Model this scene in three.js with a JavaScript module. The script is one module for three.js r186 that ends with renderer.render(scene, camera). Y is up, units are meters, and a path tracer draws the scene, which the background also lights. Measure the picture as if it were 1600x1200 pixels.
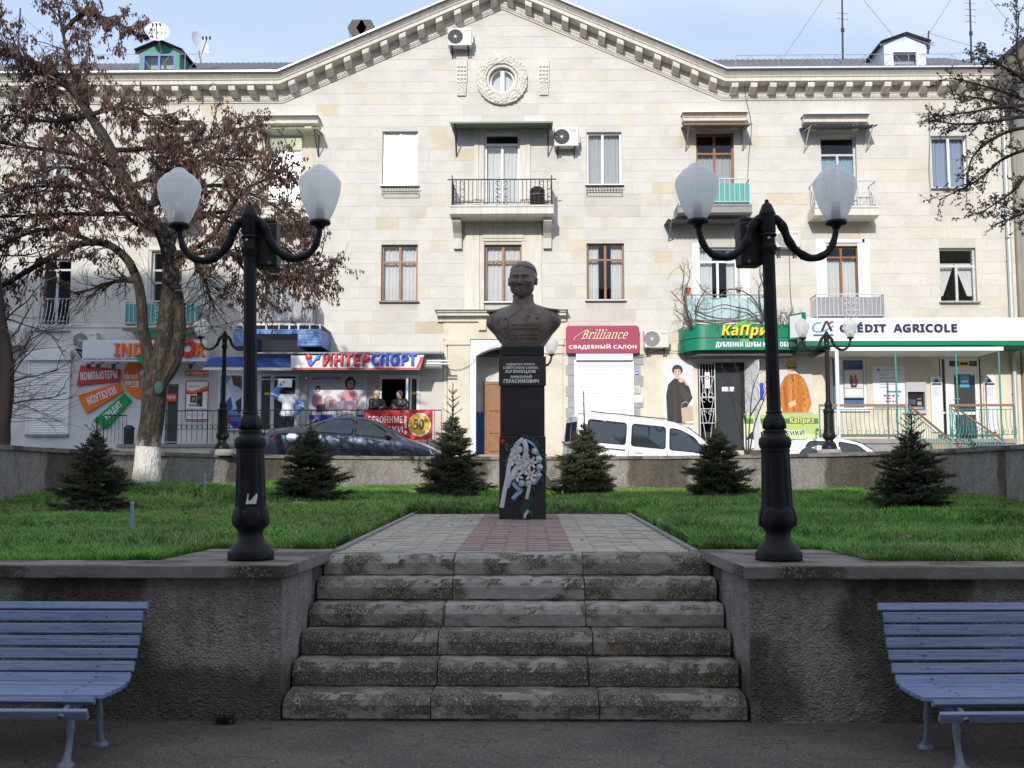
import * as THREE from 'three';
import { mergeGeometries, toCreasedNormals } from 'three/addons/utils/BufferGeometryUtils.js';
import { FontLoader } from 'three/addons/loaders/FontLoader.js';
import { TextGeometry } from 'three/addons/geometries/TextGeometry.js';
import { RoundedBoxGeometry } from 'three/addons/geometries/RoundedBoxGeometry.js';

// ---------------------------------------------------------------- camera, sky, sun, exposure
const scene = new THREE.Scene();
const FPX = 1650, PITCH = Math.atan(150 / FPX), YAW = Math.atan(27 / FPX), EYE = 1.6;
const camera = new THREE.PerspectiveCamera(2 * Math.atan(600 / FPX) * 180 / Math.PI, 4 / 3, 0.1, 600);
camera.position.set(0, EYE, 0);
camera.rotation.set(PITCH, YAW, 0, 'YXZ');
scene.add(camera);
const SUN_EL = 23 * Math.PI / 180, SUN_AZ = 11 * Math.PI / 180;
const sunDir = new THREE.Vector3(-Math.sin(SUN_AZ) * Math.cos(SUN_EL), Math.sin(SUN_EL), Math.cos(SUN_AZ) * Math.cos(SUN_EL));
const sun = new THREE.DirectionalLight(new THREE.Color(1.0, 0.955, 0.89), 2.95);
sun.position.copy(sunDir).multiplyScalar(90); sun.target.position.set(0, 2, -26);
sun.position.add(sun.target.position);
sun.castShadow = true; sun.shadow.mapSize.set(4096, 4096);
Object.assign(sun.shadow.camera, { left: -45, right: 45, top: 40, bottom: -30, near: 1, far: 220 });
scene.add(sun, sun.target);
const renderer = new THREE.WebGLRenderer({ antialias: true });
renderer.shadowMap.enabled = true;
renderer.toneMapping = THREE.LinearToneMapping;
renderer.toneMappingExposure = 1.22;

// ---------------------------------------------------------------- random numbers and noise
function rng(seed) { let s = seed >>> 0; return () => { s = (s + 0x6d2b79f5) | 0; let t = Math.imul(s ^ (s >>> 15), 1 | s); t = (t + Math.imul(t ^ (t >>> 7), 61 | t)) ^ t; return ((t ^ (t >>> 14)) >>> 0) / 4294967296; }; }
const hash = (x, y, s = 0) => { let h = Math.imul(x | 0, 374761393) ^ Math.imul(y | 0, 668265263) ^ Math.imul(s | 0, 1274126177); h = Math.imul(h ^ (h >>> 13), 1274126177); return ((h ^ (h >>> 16)) >>> 0) / 4294967296; };
const sm = (t) => t * t * (3 - 2 * t), lerp = (a, b, t) => a + (b - a) * t, clamp = (x, a = 0, b = 1) => Math.min(b, Math.max(a, x)), step = (a, b, x) => sm(clamp((x - a) / (b - a)));
function vnoise(x, y, per, s) {
  const xi = Math.floor(x), yi = Math.floor(y), fx = sm(x - xi), fy = sm(y - yi), [p, q] = per || [0, 0], w = (v, m) => (m ? ((v % m) + m) % m : v);
  const a = hash(w(xi, p), w(yi, q), s), b = hash(w(xi + 1, p), w(yi, q), s), c = hash(w(xi, p), w(yi + 1, q), s), d = hash(w(xi + 1, p), w(yi + 1, q), s);
  return lerp(lerp(a, b, fx), lerp(c, d, fx), fy);
}
function fbm(x, y, oct = 4, per = 0, s = 0) { per = per && !Array.isArray(per) ? [per, per] : per; let v = 0, a = 0.5, n = 0; for (let i = 0; i < oct; i++) { v += a * vnoise(x, y, per, s + i); n += a; a *= 0.5; x *= 2; y *= 2; per = per && [per[0] * 2, per[1] * 2]; } return v / n; }
const enc = (l) => { l = clamp(l); return l <= 0.0031308 ? l * 12.92 : 1.055 * Math.pow(l, 1 / 2.4) - 0.055; };

// the sky: pale winter blue, thin streaks of cloud, brighter round the sun and near the horizon
{
  const W = 1024, H = 512, d = new Float32Array(W * H * 4);
  for (let j = 0; j < H; j++) for (let i = 0; i < W; i++) {
    const el = ((j + 0.5) / H - 0.5) * Math.PI, az = ((i + 0.5) / W - 0.5) * 2 * Math.PI, y = Math.sin(el), x = Math.cos(az) * Math.cos(el), z = Math.sin(az) * Math.cos(el);
    const c = x * sunDir.x + y * sunDir.y + z * sunDir.z, h = Math.pow(1 - clamp(y), 2), k = (j * W + i) * 4;
    let r = lerp(0.48, 0.45, h), g = lerp(0.545, 0.68, h), b = lerp(0.665, 1.18, h);
    const glow = Math.pow(clamp(c), 8) * 0.55 + Math.pow(clamp(c), 60) * 1.2;
    r += glow; g += glow * 0.95; b += glow * 0.85;
    if (y > 0) {
      const u = x / (y + 0.25), v = z / (y + 0.25);
      const cl = step(0.44, 0.82, fbm(u * 1.1 + 7, v * 3.4 + u * 0.9 + 3, 5, 0, 5)) * 0.42 * step(0, 0.12, y);
      r = lerp(r, 0.86 + glow, cl); g = lerp(g, 0.88 + glow, cl); b = lerp(b, 0.98 + glow, cl);
    } else { const q = step(0, -0.15, y); r = lerp(r, 0.16, q); g = lerp(g, 0.15, q); b = lerp(b, 0.14, q); }
    d[k] = r; d[k + 1] = g; d[k + 2] = b; d[k + 3] = 1;
  }
  const t = new THREE.DataTexture(d, W, H, THREE.RGBAFormat, THREE.FloatType);
  t.mapping = THREE.EquirectangularReflectionMapping; t.magFilter = t.minFilter = THREE.LinearFilter; t.wrapS = THREE.RepeatWrapping; t.needsUpdate = true;
  scene.background = t; scene.environment = t;
}

// ---------------------------------------------------------------- helpers
const V = (x, y, z) => new THREE.Vector3(x, y, z);
// a point of the place, given where the photograph shows it and how many metres in front of the camera plane it stands
function at(px, py, D) {
  const x = px - 800, y = 600 - py, z = -FPX, y2 = y * Math.cos(PITCH) - z * Math.sin(PITCH), z2 = y * Math.sin(PITCH) + z * Math.cos(PITCH);
  const x3 = x * Math.cos(YAW) + z2 * Math.sin(YAW), z3 = -x * Math.sin(YAW) + z2 * Math.cos(YAW), t = D / -z3;
  return V(x3 * t, EYE + y2 * t, -D);
}
const rect = (x0, y0, x1, y1, D) => { const a = at(x0, y1, D), b = at(x1, y0, D); return { x: (a.x + b.x) / 2, y: (a.y + b.y) / 2, w: b.x - a.x, h: b.y - a.y, l: a.x, r: b.x, b: a.y, t: b.y, z: -D }; };
function clean(g) { for (const n of Object.keys(g.attributes)) if (!['position', 'normal', 'uv', 'color'].includes(n)) g.deleteAttribute(n); return g; }
// texture coordinates in metres, taken on the plane that each triangle faces
function planar(g, s = 1, rot = 0) {
  g = clean(g.index ? g.toNonIndexed() : g);
  const p = g.attributes.position, uv = new Float32Array(p.count * 2), a = V(), b = V(), c = V(), n = V();
  for (let i = 0; i < p.count; i += 3) {
    a.fromBufferAttribute(p, i); b.fromBufferAttribute(p, i + 1); c.fromBufferAttribute(p, i + 2);
    n.copy(b).sub(a).cross(c.clone().sub(a)); const ax = Math.abs(n.x), ay = Math.abs(n.y), az = Math.abs(n.z);
    [a, b, c].forEach((q, k) => { let u, v; if (ay >= ax && ay >= az) { u = q.x; v = q.z; } else if (ax > az) { u = q.z; v = q.y; } else { u = q.x; v = q.y; } if (rot) [u, v] = [v, u]; uv[(i + k) * 2] = u * s; uv[(i + k) * 2 + 1] = v * s; });
  }
  g.setAttribute('uv', new THREE.BufferAttribute(uv, 2));
  return g;
}
function paint(g, c) { const n = g.attributes.position.count, a = new Float32Array(n * 3); for (let i = 0; i < n; i++) { a[i * 3] = c[0]; a[i * 3 + 1] = c[1]; a[i * 3 + 2] = c[2]; } g.setAttribute('color', new THREE.BufferAttribute(a, 3)); return g; }
function merge(list) {
  list = list.map((g) => clean(g.index ? g.toNonIndexed() : g));
  if (list.length === 1) return list[0];
  for (const g of list) { if (!g.attributes.uv) g.setAttribute('uv', new THREE.BufferAttribute(new Float32Array(g.attributes.position.count * 2), 2)); }
  const col = list.every((g) => g.attributes.color); if (!col) list.forEach((g) => g.deleteAttribute('color'));
  return mergeGeometries(list);
}
const box = (w, h, d, x = 0, y = 0, z = 0) => planar(new THREE.BoxGeometry(w, h, d).translate(x, y, z));
const rbox = (w, h, d, r, x = 0, y = 0, z = 0, seg = 2) => planar(new RoundedBoxGeometry(w, h, d, seg, Math.min(r, w / 2.05, h / 2.05, d / 2.05)).translate(x, y, z));
const span = (x0, y0, z0, x1, y1, z1) => box(Math.abs(x1 - x0), Math.abs(y1 - y0), Math.abs(z1 - z0), (x0 + x1) / 2, (y0 + y1) / 2, (z0 + z1) / 2);
const cyl = (r0, r1, h, x = 0, y = 0, z = 0, n = 16) => new THREE.CylinderGeometry(r1, r0, h, n).translate(x, y, z);
const lathe = (pts, n = 24) => new THREE.LatheGeometry(pts.map(([r, y]) => new THREE.Vector2(Math.max(r, 0.0001), y)), n);
const tube = (pts, r, n = 6, seg) => new THREE.TubeGeometry(new THREE.CatmullRomCurve3(pts.map((p) => (p.isVector3 ? p : V(...p)))), seg ?? pts.length * 4, r, n, false);
const _q = new THREE.Quaternion(), _up = V(0, 1, 0);
function bar(a, b, r, n = 6, r2 = r) { const d = b.clone().sub(a), L = d.length(); return new THREE.CylinderGeometry(r2, r, L, n).applyQuaternion(_q.setFromUnitVectors(_up, d.normalize())).translate((a.x + b.x) / 2, (a.y + b.y) / 2, (a.z + b.z) / 2); }
function flatBar(a, b, w, t) { const d = b.clone().sub(a), L = d.length(); return planar(new THREE.BoxGeometry(w, L, t).applyQuaternion(_q.setFromUnitVectors(_up, d.normalize())).translate((a.x + b.x) / 2, (a.y + b.y) / 2, (a.z + b.z) / 2)); }
const poly = (pts) => { const s = new THREE.Shape(); pts.forEach(([x, y], i) => (i ? s.lineTo(x, y) : s.moveTo(x, y))); s.closePath(); return s; };
const extr = (shape, depth, bevel = 0, curve = 8) => new THREE.ExtrudeGeometry(shape, { depth, bevelEnabled: bevel > 0, bevelSize: bevel, bevelThickness: bevel, bevelSegments: 2, curveSegments: curve });
function rrect(w, h, r) { const s = new THREE.Shape(), x = -w / 2, y = -h / 2; s.moveTo(x + r, y); s.lineTo(x + w - r, y); s.quadraticCurveTo(x + w, y, x + w, y + r); s.lineTo(x + w, y + h - r); s.quadraticCurveTo(x + w, y + h, x + w - r, y + h); s.lineTo(x + r, y + h); s.quadraticCurveTo(x, y + h, x, y + h - r); s.lineTo(x, y + r); s.quadraticCurveTo(x, y, x + r, y); return s; }
const used = new Map();
function numbered(n) { const k = used.get(n) ?? 0; used.set(n, k + 1); return k ? n + '_' + String(k).padStart(3, '0') : n; }
const shade = (o) => { o.castShadow = o.receiveShadow = true; return o; };
function tag(o, label, category, group, kind) { if (label) o.userData.label = label; if (category) o.userData.category = category; if (group) o.userData.group = group; if (kind) o.userData.kind = kind; return o; }
function thing(name, label, category, pos = [0, 0, 0], group) { const o = new THREE.Group(); o.name = numbered(name); o.position.set(...pos); scene.add(o); return tag(o, label, category, group); }
// a part: geometry given in the frame of its parent
function part(name, g, m, parent) { const o = shade(new THREE.Mesh(Array.isArray(g) ? merge(g) : g, m)); o.name = name; parent.add(o); return o; }
// a part whose geometry is given in world coordinates (parents are moved but not turned)
function wpart(name, g, m, parent) { g = Array.isArray(g) ? merge(g) : g; let x = 0, y = 0, z = 0; for (let p = parent; p && p !== scene; p = p.parent) { x += p.position.x; y += p.position.y; z += p.position.z; } return part(name, x || y || z ? g.clone().translate(-x, -y, -z) : g, m, parent); }
function single(name, g, m, label, category, group, kind) { const o = shade(new THREE.Mesh(Array.isArray(g) ? merge(g) : g, m)); o.name = numbered(name); scene.add(o); return tag(o, label, category, group, kind); }
const struct = (name, g, m) => single(name, g, m, null, null, null, 'structure');
function copy(o, label, pos, rot) { const c = o.clone(); c.name = numbered(o.name.replace(/_\d{3}$/, '')); scene.add(c); if (label) c.userData.label = label; if (pos) c.position.set(...pos); if (rot) c.rotation.set(...rot); return c; }
// a smooth closed surface round a signed distance field (surface nets)
function sdfMesh(f, lo, hi, h) {
  const n = [0, 1, 2].map((c) => Math.ceil((hi[c] - lo[c]) / h) + 1), [nx, ny, nz] = n, v = new Float32Array(nx * ny * nz), id = new Int32Array(nx * ny * nz).fill(-1), I = (i, j, k) => i + nx * (j + ny * k);
  for (let k = 0; k < nz; k++) for (let j = 0; j < ny; j++) for (let i = 0; i < nx; i++) v[I(i, j, k)] = f(lo[0] + i * h, lo[1] + j * h, lo[2] + k * h);
  const pos = [], ind = [], E = [[0, 1], [2, 3], [4, 5], [6, 7], [0, 2], [1, 3], [4, 6], [5, 7], [0, 4], [1, 5], [2, 6], [3, 7]];
  for (let k = 0; k < nz - 1; k++) for (let j = 0; j < ny - 1; j++) for (let i = 0; i < nx - 1; i++) {
    const c = []; let neg = 0; for (let q = 0; q < 8; q++) { const w = v[I(i + (q & 1), j + ((q >> 1) & 1), k + (q >> 2))]; c.push(w); if (w < 0) neg++; }
    if (neg === 0 || neg === 8) continue;
    let x = 0, y = 0, z = 0, m = 0;
    for (const [a, b] of E) if ((c[a] < 0) !== (c[b] < 0)) { const t = c[a] / (c[a] - c[b]); x += lerp(a & 1, b & 1, t); y += lerp((a >> 1) & 1, (b >> 1) & 1, t); z += lerp(a >> 2, b >> 2, t); m++; }
    id[I(i, j, k)] = pos.length / 3; pos.push(lo[0] + (i + x / m) * h, lo[1] + (j + y / m) * h, lo[2] + (k + z / m) * h);
  }
  const quad = (a, b, c, d, flip) => { if (a < 0 || b < 0 || c < 0 || d < 0) return; flip ? ind.push(a, c, b, a, d, c) : ind.push(a, b, c, a, c, d); };
  for (let k = 1; k < nz - 1; k++) for (let j = 1; j < ny - 1; j++) for (let i = 1; i < nx - 1; i++) {
    const s = v[I(i, j, k)] < 0;
    if (s !== v[I(i + 1, j, k)] < 0) quad(id[I(i, j - 1, k - 1)], id[I(i, j, k - 1)], id[I(i, j, k)], id[I(i, j - 1, k)], !s);
    if (s !== v[I(i, j + 1, k)] < 0) quad(id[I(i - 1, j, k - 1)], id[I(i - 1, j, k)], id[I(i, j, k)], id[I(i, j, k - 1)], !s);
    if (s !== v[I(i, j, k + 1)] < 0) quad(id[I(i - 1, j - 1, k)], id[I(i, j - 1, k)], id[I(i, j, k)], id[I(i - 1, j, k)], !s);
  }
  const g = new THREE.BufferGeometry(); g.setAttribute('position', new THREE.Float32BufferAttribute(pos, 3)); g.setIndex(ind); g.computeVertexNormals();
  g.setAttribute('uv', new THREE.Float32BufferAttribute(new Float32Array(pos.length / 3 * 2), 2));
  return g;
}
const smin = (a, b, k) => { const h = Math.max(k - Math.abs(a - b), 0) / k; return Math.min(a, b) - h * h * k / 4; };
const smax = (a, b, k) => -smin(-a, -b, k);
const ell = (x, y, z, a, b, c) => { const k = Math.hypot(x / a, y / b, z / c); return (k - 1) * Math.min(a, b, c) * (k > 1 ? 1 : 1); };
function caps(x, y, z, a, b, ra, rb) { const dx = b[0] - a[0], dy = b[1] - a[1], dz = b[2] - a[2], t = clamp(((x - a[0]) * dx + (y - a[1]) * dy + (z - a[2]) * dz) / (dx * dx + dy * dy + dz * dz)); return Math.hypot(x - a[0] - t * dx, y - a[1] - t * dy, z - a[2] - t * dz) - lerp(ra, rb, t); }

// ---------------------------------------------------------------- materials
function tex(n, fn, colour, rep = 1) {
  const d = new Uint8Array(n * n * 4);
  for (let j = 0; j < n; j++) for (let i = 0; i < n; i++) { const c = fn(i / n, j / n, i, j), k = (j * n + i) * 4; for (let q = 0; q < 3; q++) { const w = Array.isArray(c) ? c[q] : c; d[k + q] = 255 * (colour ? enc(w) : clamp(w)); } d[k + 3] = 255; }
  const t = new THREE.DataTexture(d, n, n); t.wrapS = t.wrapT = THREE.RepeatWrapping; t.magFilter = THREE.LinearFilter; t.minFilter = THREE.LinearMipmapLinearFilter; t.generateMipmaps = true;
  if (colour) t.colorSpace = THREE.SRGBColorSpace; t.repeat.set(rep, rep); t.needsUpdate = true; return t;
}
const again = (t, rx, ry = rx) => { const c = t.clone(); c.repeat.set(rx, ry); c.needsUpdate = true; return c; };
const std = (c, roughness = 0.8, o = {}) => { const m = new THREE.MeshStandardMaterial({ roughness, side: THREE.DoubleSide, ...o }); m.color.setRGB(...(Array.isArray(c) ? c : [c, c, c])); return m; };
const phys = (c, roughness = 0.5, o = {}) => { const m = new THREE.MeshPhysicalMaterial({ roughness, side: THREE.DoubleSide, ...o }); m.color.setRGB(...(Array.isArray(c) ? c : [c, c, c])); return m; };
const T = {};
T.fine = tex(512, (u, v) => 0.3 * fbm(u * 64, v * 64, 3, 64, 1) + 0.7 * fbm(u * 16, v * 16, 4, 16, 2));
T.weather = tex(512, (u, v) => { const a = fbm(u * 6, v * 6, 5, 6, 11), b = fbm(u * 40, v * 40, 3, 40, 12); const k = 0.74 + 0.3 * a + 0.1 * (b - 0.5); return [k, k * 0.99, k * 0.965]; }, true);
T.stoneCol = tex(512, (u, v) => { const a = fbm(u * 6, v * 6, 5, 6, 11), b = fbm(u * 40, v * 40, 3, 40, 12); const k = 0.86 + 0.16 * a + 0.08 * (b - 0.5); return [k, k * 0.995, k * 0.98]; }, true);
T.streak = tex(512, (u, v) => { const a = fbm(u * 26, v * 3, 4, [26, 3], 17), b = fbm(u * 6, v * 6, 4, 6, 18); const k = 0.74 + 0.28 * a + 0.16 * (b - 0.5); return [k, k, k * 0.98]; }, true);
// rough-cast render of the low walls: dark damp patches with hard edges on paler plaster
T.castCol = tex(1024, (u, v) => { const a = fbm(u * 3 + 0.4 * fbm(u * 8, v * 8, 3, 8, 31), v * 3 + 0.4 * fbm(u * 8, v * 8, 3, 8, 32), 5, 3, 21), w = step(0.4, 0.57, a), f = fbm(u * 90, v * 90, 2, 90, 23), m = fbm(u * 12, v * 12, 4, 12, 26); const k = lerp(0.36, 1.0, w) * (0.8 + 0.4 * fbm(u * 40, v * 4, 3, [40, 4], 29)) * (0.66 + 0.5 * f) * (0.72 + 0.55 * m); return [k * 1.0, k * lerp(0.95, 0.985, w), k * lerp(0.82, 1.0, w)]; }, true);
T.castBump = tex(512, (u, v) => { const a = fbm(u * 46, v * 46, 3, 46, 41), b = fbm(u * 110, v * 110, 2, 110, 42); return 0.65 * Math.abs(a - 0.5) * 2.2 + 0.4 * b; });
// washed aggregate of the concrete steps: pale specks where the paste has worn away, brown and black growth in the worn places
T.stepCol = tex(1024, (u, v, i, j) => { const w = step(0.44, 0.6, fbm(u * 5, v * 9, 6, [5, 9], 51)), c = Math.floor(u * 170), d = Math.floor(v * 170), sp = hash(c, d, 3) > 0.83 ? 1 : 0, m = fbm(u * 20, v * 20, 4, 20, 53), base = 0.66 + 0.4 * m; const worn = lerp(0.2, 0.4, m) + sp * (0.2 + 0.75 * hash(c, d, 5)); const k = lerp(base, worn, w); return [k, k * lerp(0.98, 0.88, w), k * lerp(0.96, 0.74, w)]; }, true);
T.wornCol = tex(1024, (u, v) => { const w = step(0.36, 0.53, fbm(u * 6 + 3, v * 8, 6, [6, 8], 151)), c = Math.floor(u * 170), d = Math.floor(v * 170), sp = hash(c, d, 13) > 0.8 ? 1 : 0, m = fbm(u * 20, v * 20, 4, 20, 153), base = 0.6 + 0.35 * m, worn = lerp(0.15, 0.42, m) + sp * (0.12 + 0.75 * hash(c, d, 15)), k = lerp(base, worn, w); return [k, k * lerp(0.97, 0.9, w), k * lerp(0.94, 0.78, w)]; }, true);
T.asphalt = tex(1024, (u, v) => { const c = Math.floor(u * 200), d = Math.floor(v * 200), h = hash(c, d, 7), sp = h > 0.92 ? 0.6 + 1.5 * hash(c, d, 8) : h < 0.3 ? -0.3 : 0, a = fbm(u * 5, v * 5, 5, 5, 61), cr = Math.abs(fbm(u * 3, v * 3, 5, 3, 64) - 0.5) < 0.006 ? 0.45 : 1; const k = (0.28 + 0.3 * a + 0.32 * sp) * cr; return [k * 1.06, k * 0.97, k * 0.94]; }, true);
T.soil = tex(512, (u, v) => { const a = fbm(u * 10, v * 10, 5, 10, 71); return [0.5 + 0.5 * a, 0.45 + 0.55 * a, 0.4 + 0.5 * a]; }, true);
T.bark = tex(512, (u, v) => { const w = fbm(u * 8, v * 8, 3, [8, 8], 84), a = fbm(u * 18 + w * 2.4, v * 6, 4, [18, 6], 81), r = Math.abs(a - 0.5) * 2; return 0.25 + 0.75 * Math.pow(r, 0.6); });
T.barkCol = tex(512, (u, v) => { const w = fbm(u * 8, v * 8, 3, [8, 8], 84), a = fbm(u * 18 + w * 2.4, v * 6, 4, [18, 6], 81), k = 0.2 + 1.5 * Math.pow(Math.abs(a - 0.5) * 2, 0.7) * (0.5 + 0.6 * fbm(u * 5, v * 5, 3, 5, 9)); return [k, k * 0.93, k * 0.85]; }, true);
T.wood = tex(512, (u, v) => { const a = fbm(u * 3, v * 60, 4, [3, 60], 91), b = fbm(u * 4, v * 4, 4, 4, 92), chip = step(0.6, 0.66, fbm(u * 14, v * 40, 4, [14, 40], 93)); const k = 0.72 + 0.34 * a + 0.14 * (b - 0.5); return [lerp(k, k * 0.72, chip), lerp(k, k * 0.8, chip), lerp(k, k * 1.02, chip)]; }, true);
T.woodBump = tex(512, (u, v) => fbm(u * 3, v * 80, 4, [3, 80], 94));
T.metal = tex(256, (u, v) => 0.35 + 0.4 * fbm(u * 9, v * 9, 4, 9, 97));
const M = {
  stone: std([0.64, 0.62, 0.585], 0.9, { map: again(T.stoneCol, 0.42), bumpMap: again(T.fine, 0.9), bumpScale: 0.006, vertexColors: true }),
  mortar: std([0.59, 0.565, 0.52], 0.95, { map: again(T.weather, 0.3) }),
  trim: std([0.74, 0.69, 0.62], 0.85, { map: again(T.streak, 0.5), bumpMap: again(T.fine, 0.8), bumpScale: 0.006 }),
  cream: std([0.74, 0.68, 0.56], 0.85, { map: again(T.weather, 0.35), bumpMap: again(T.fine, 0.9), bumpScale: 0.004 }),
  whiteWall: std([0.72, 0.72, 0.72], 0.85, { map: again(T.weather, 0.4), bumpMap: again(T.fine, 0.9), bumpScale: 0.004 }),
  greyStone: std([0.36, 0.38, 0.41], 0.7, { map: again(T.weather, 1.3), bumpMap: again(T.fine, 2), bumpScale: 0.003 }),
  pvc: phys([0.8, 0.81, 0.82], 0.35), brownWood: phys([0.3, 0.125, 0.035], 0.45, { map: again(T.wood, 1.2), bumpMap: again(T.woodBump, 1), bumpScale: 0.003 }),
  oldWhite: std([0.66, 0.65, 0.62], 0.7, { map: again(T.wood, 1.2) }),
  glass: phys([0.93, 0.96, 0.97], 0.03, { transmission: 1, ior: 1.5 }),
  smoked: phys([0.1, 0.11, 0.12], 0.03, { transmission: 0.5, ior: 1.5 }),
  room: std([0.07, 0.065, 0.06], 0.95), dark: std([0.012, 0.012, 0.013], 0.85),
  curtain: phys([0.78, 0.77, 0.75], 0.95, { transmission: 0.25 }), curtainGrey: phys([0.5, 0.51, 0.52], 0.95, { transmission: 0.25 }), curtainBlue: phys([0.34, 0.5, 0.6], 0.95, { transmission: 0.25 }),
  iron: std([0.028, 0.027, 0.028], 0.55, { metalness: 0.2 }), ironWhite: std([0.62, 0.63, 0.64], 0.5), ironTeal: std([0.05, 0.27, 0.24], 0.5), ironGrey: std([0.3, 0.31, 0.33], 0.5),
  teal: std([0.1, 0.38, 0.35], 0.6, { map: again(T.streak, 0.8) }), pale: phys([0.5, 0.68, 0.69], 0.4, { transmission: 0.2 }), greySheet: std([0.3, 0.31, 0.34], 0.5, { map: again(T.streak, 0.8) }),
  blueClad: std([0.13, 0.27, 0.6], 0.5, { map: again(T.streak, 0.9) }), deepBlue: std([0.05, 0.11, 0.4], 0.6),
  zinc: std([0.62, 0.66, 0.66], 0.42, { metalness: 0.35, map: again(T.streak, 0.7) }), greenMetal: std([0.13, 0.2, 0.15], 0.5, { map: again(T.streak, 0.8) }),
  slate: std([0.16, 0.165, 0.19], 0.85, { map: again(T.weather, 1) }), gutterDark: std([0.03, 0.035, 0.035], 0.6),
  white: phys([0.8, 0.8, 0.8], 0.45), whiteGloss: phys([0.8, 0.8, 0.81], 0.22, { clearcoat: 0.5 }),
  acWhite: std([0.62, 0.6, 0.56], 0.5), grille: std([0.02, 0.02, 0.022], 0.6),
  crimson: phys([0.36, 0.03, 0.09], 0.35), signGreen: phys([0.0, 0.2, 0.11], 0.35), yellow: phys([0.85, 0.6, 0.02], 0.4), leafGreen: phys([0.09, 0.42, 0.06], 0.4),
  orange: phys([0.82, 0.17, 0.02], 0.4), signRed: phys([0.55, 0.03, 0.03], 0.4), signBlue: phys([0.03, 0.08, 0.5], 0.35), kelly: phys([0.0, 0.28, 0.07], 0.4), navy: phys([0.01, 0.02, 0.085], 0.4), gold: phys([0.75, 0.55, 0.28], 0.35),
  concrete: std([0.34, 0.335, 0.325], 0.92, { map: again(T.weather, 0.8), bumpMap: again(T.fine, 1.5), bumpScale: 0.008 }),
  cap: std([0.26, 0.24, 0.22], 0.92, { map: again(T.stepCol, 0.55), bumpMap: again(T.fine, 2), bumpScale: 0.006 }),
  roughcast: std([0.37, 0.34, 0.295], 0.95, { map: again(T.castCol, 0.36), bumpMap: again(T.castBump, 1.1), bumpScale: 0.028 }),
  backWall: std([0.33, 0.305, 0.27], 0.95, { map: again(T.castCol, 0.2), bumpMap: again(T.castBump, 0.7), bumpScale: 0.025 }),
  step: std([0.43, 0.405, 0.37], 0.9, { map: again(T.stepCol, 0.8), bumpMap: again(T.fine, 2), bumpScale: 0.01 }),
  stepWorn: std([0.43, 0.395, 0.35], 0.92, { map: again(T.wornCol, 0.8), bumpMap: again(T.fine, 2), bumpScale: 0.016 }),
  asphalt: std([0.26, 0.222, 0.198], 0.93, { map: again(T.asphalt, 0.55), bumpMap: again(T.fine, 3), bumpScale: 0.006 }),
  road: std([0.12, 0.12, 0.125], 0.9, { map: again(T.asphalt, 0.4) }),
  soil: std([0.075, 0.055, 0.04], 1, { map: again(T.soil, 0.8), bumpMap: again(T.fine, 1), bumpScale: 0.03 }),
  bark: std([0.078, 0.064, 0.053], 0.95, { map: T.barkCol, bumpMap: T.bark, bumpScale: 0.04, vertexColors: true }),
  whitewash: std([0.78, 0.75, 0.7], 0.95, { map: again(T.weather, 0.6), bumpMap: T.bark, bumpScale: 0.04 }),
  twig: std([0.055, 0.042, 0.036], 0.95),
  castIron: phys([0.008, 0.008, 0.0088], 0.5, { specularIntensity: 0.55, clearcoat: 0.05, clearcoatRoughness: 0.4, bumpMap: again(T.fine, 2), bumpScale: 0.002 }),
  bronze: phys([0.24, 0.192, 0.165], 0.38, { metalness: 0.2, map: again(T.soil, 1.3), bumpMap: again(T.fine, 2.5), bumpScale: 0.006 }),
  granite: phys([0.03, 0.03, 0.032], 0.12, { map: again(T.weather, 2.5), roughnessMap: null }),
  benchBlue: phys([0.26, 0.32, 0.48], 0.55, { map: again(T.wood, 0.9, 2.2), bumpMap: again(T.woodBump, 0.8, 2), bumpScale: 0.004 }),
  legGrey: std([0.22, 0.25, 0.3], 0.5, { metalness: 0.2 }),
};

// ---------------------------------------------------------------- ground, street, walls, stairs, paving
const streetY = (x) => 1.55 - 0.053 * x;
const lawnY = (x, z) => 1.0 + 0.024 * clamp(-z - 8.8, 0, 20) + 0.18 * step(-3, -7, x) * step(-15, -20, z) + 0.05 * (fbm(x * 0.7 + 20, z * 0.7 + 40, 3, 0, 3) - 0.5) * step(1.7, 2.6, Math.abs(x + 0.12));
struct('ground', planar(new THREE.PlaneGeometry(700, 700).rotateX(-Math.PI / 2).translate(0, -0.7, 0)), M.road);
struct('lower_pavement', planar(new THREE.PlaneGeometry(90, 70).rotateX(-Math.PI / 2).translate(0, 0, 27.6)), M.asphalt);
const ARC = { x: -0.35, z: -17.6, r: 8.35 };
{
  const s = new THREE.Shape(); s.moveTo(-30, 7.3); s.lineTo(-30, 33.4); s.lineTo(30, 33.4); s.lineTo(30, 7.3); s.lineTo(ARC.x + ARC.r, 7.3); s.lineTo(ARC.x + ARC.r, -ARC.z);
  for (let i = 1; i < 40; i++) { const a = i / 40 * Math.PI; s.lineTo(ARC.x + Math.cos(a) * ARC.r, -ARC.z + Math.sin(a) * ARC.r); }
  s.lineTo(ARC.x - ARC.r, -ARC.z); s.lineTo(ARC.x - ARC.r, 7.3); s.closePath();
  const g = new THREE.ShapeGeometry(s).rotateX(-Math.PI / 2), p = g.attributes.position;
  for (let i = 0; i < p.count; i++) p.setY(i, streetY(p.getX(i)));
  g.computeVertexNormals(); struct('street', planar(g), M.road);
  const kerb = new THREE.BoxGeometry(58, 0.5, 2.3).translate(0, 0, -32.1), q = kerb.attributes.position;
  for (let i = 0; i < q.count; i++) q.setY(i, q.getY(i) + streetY(q.getX(i)) - 0.12);
  kerb.computeVertexNormals(); struct('pavement', planar(kerb), M.concrete);
}
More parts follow.
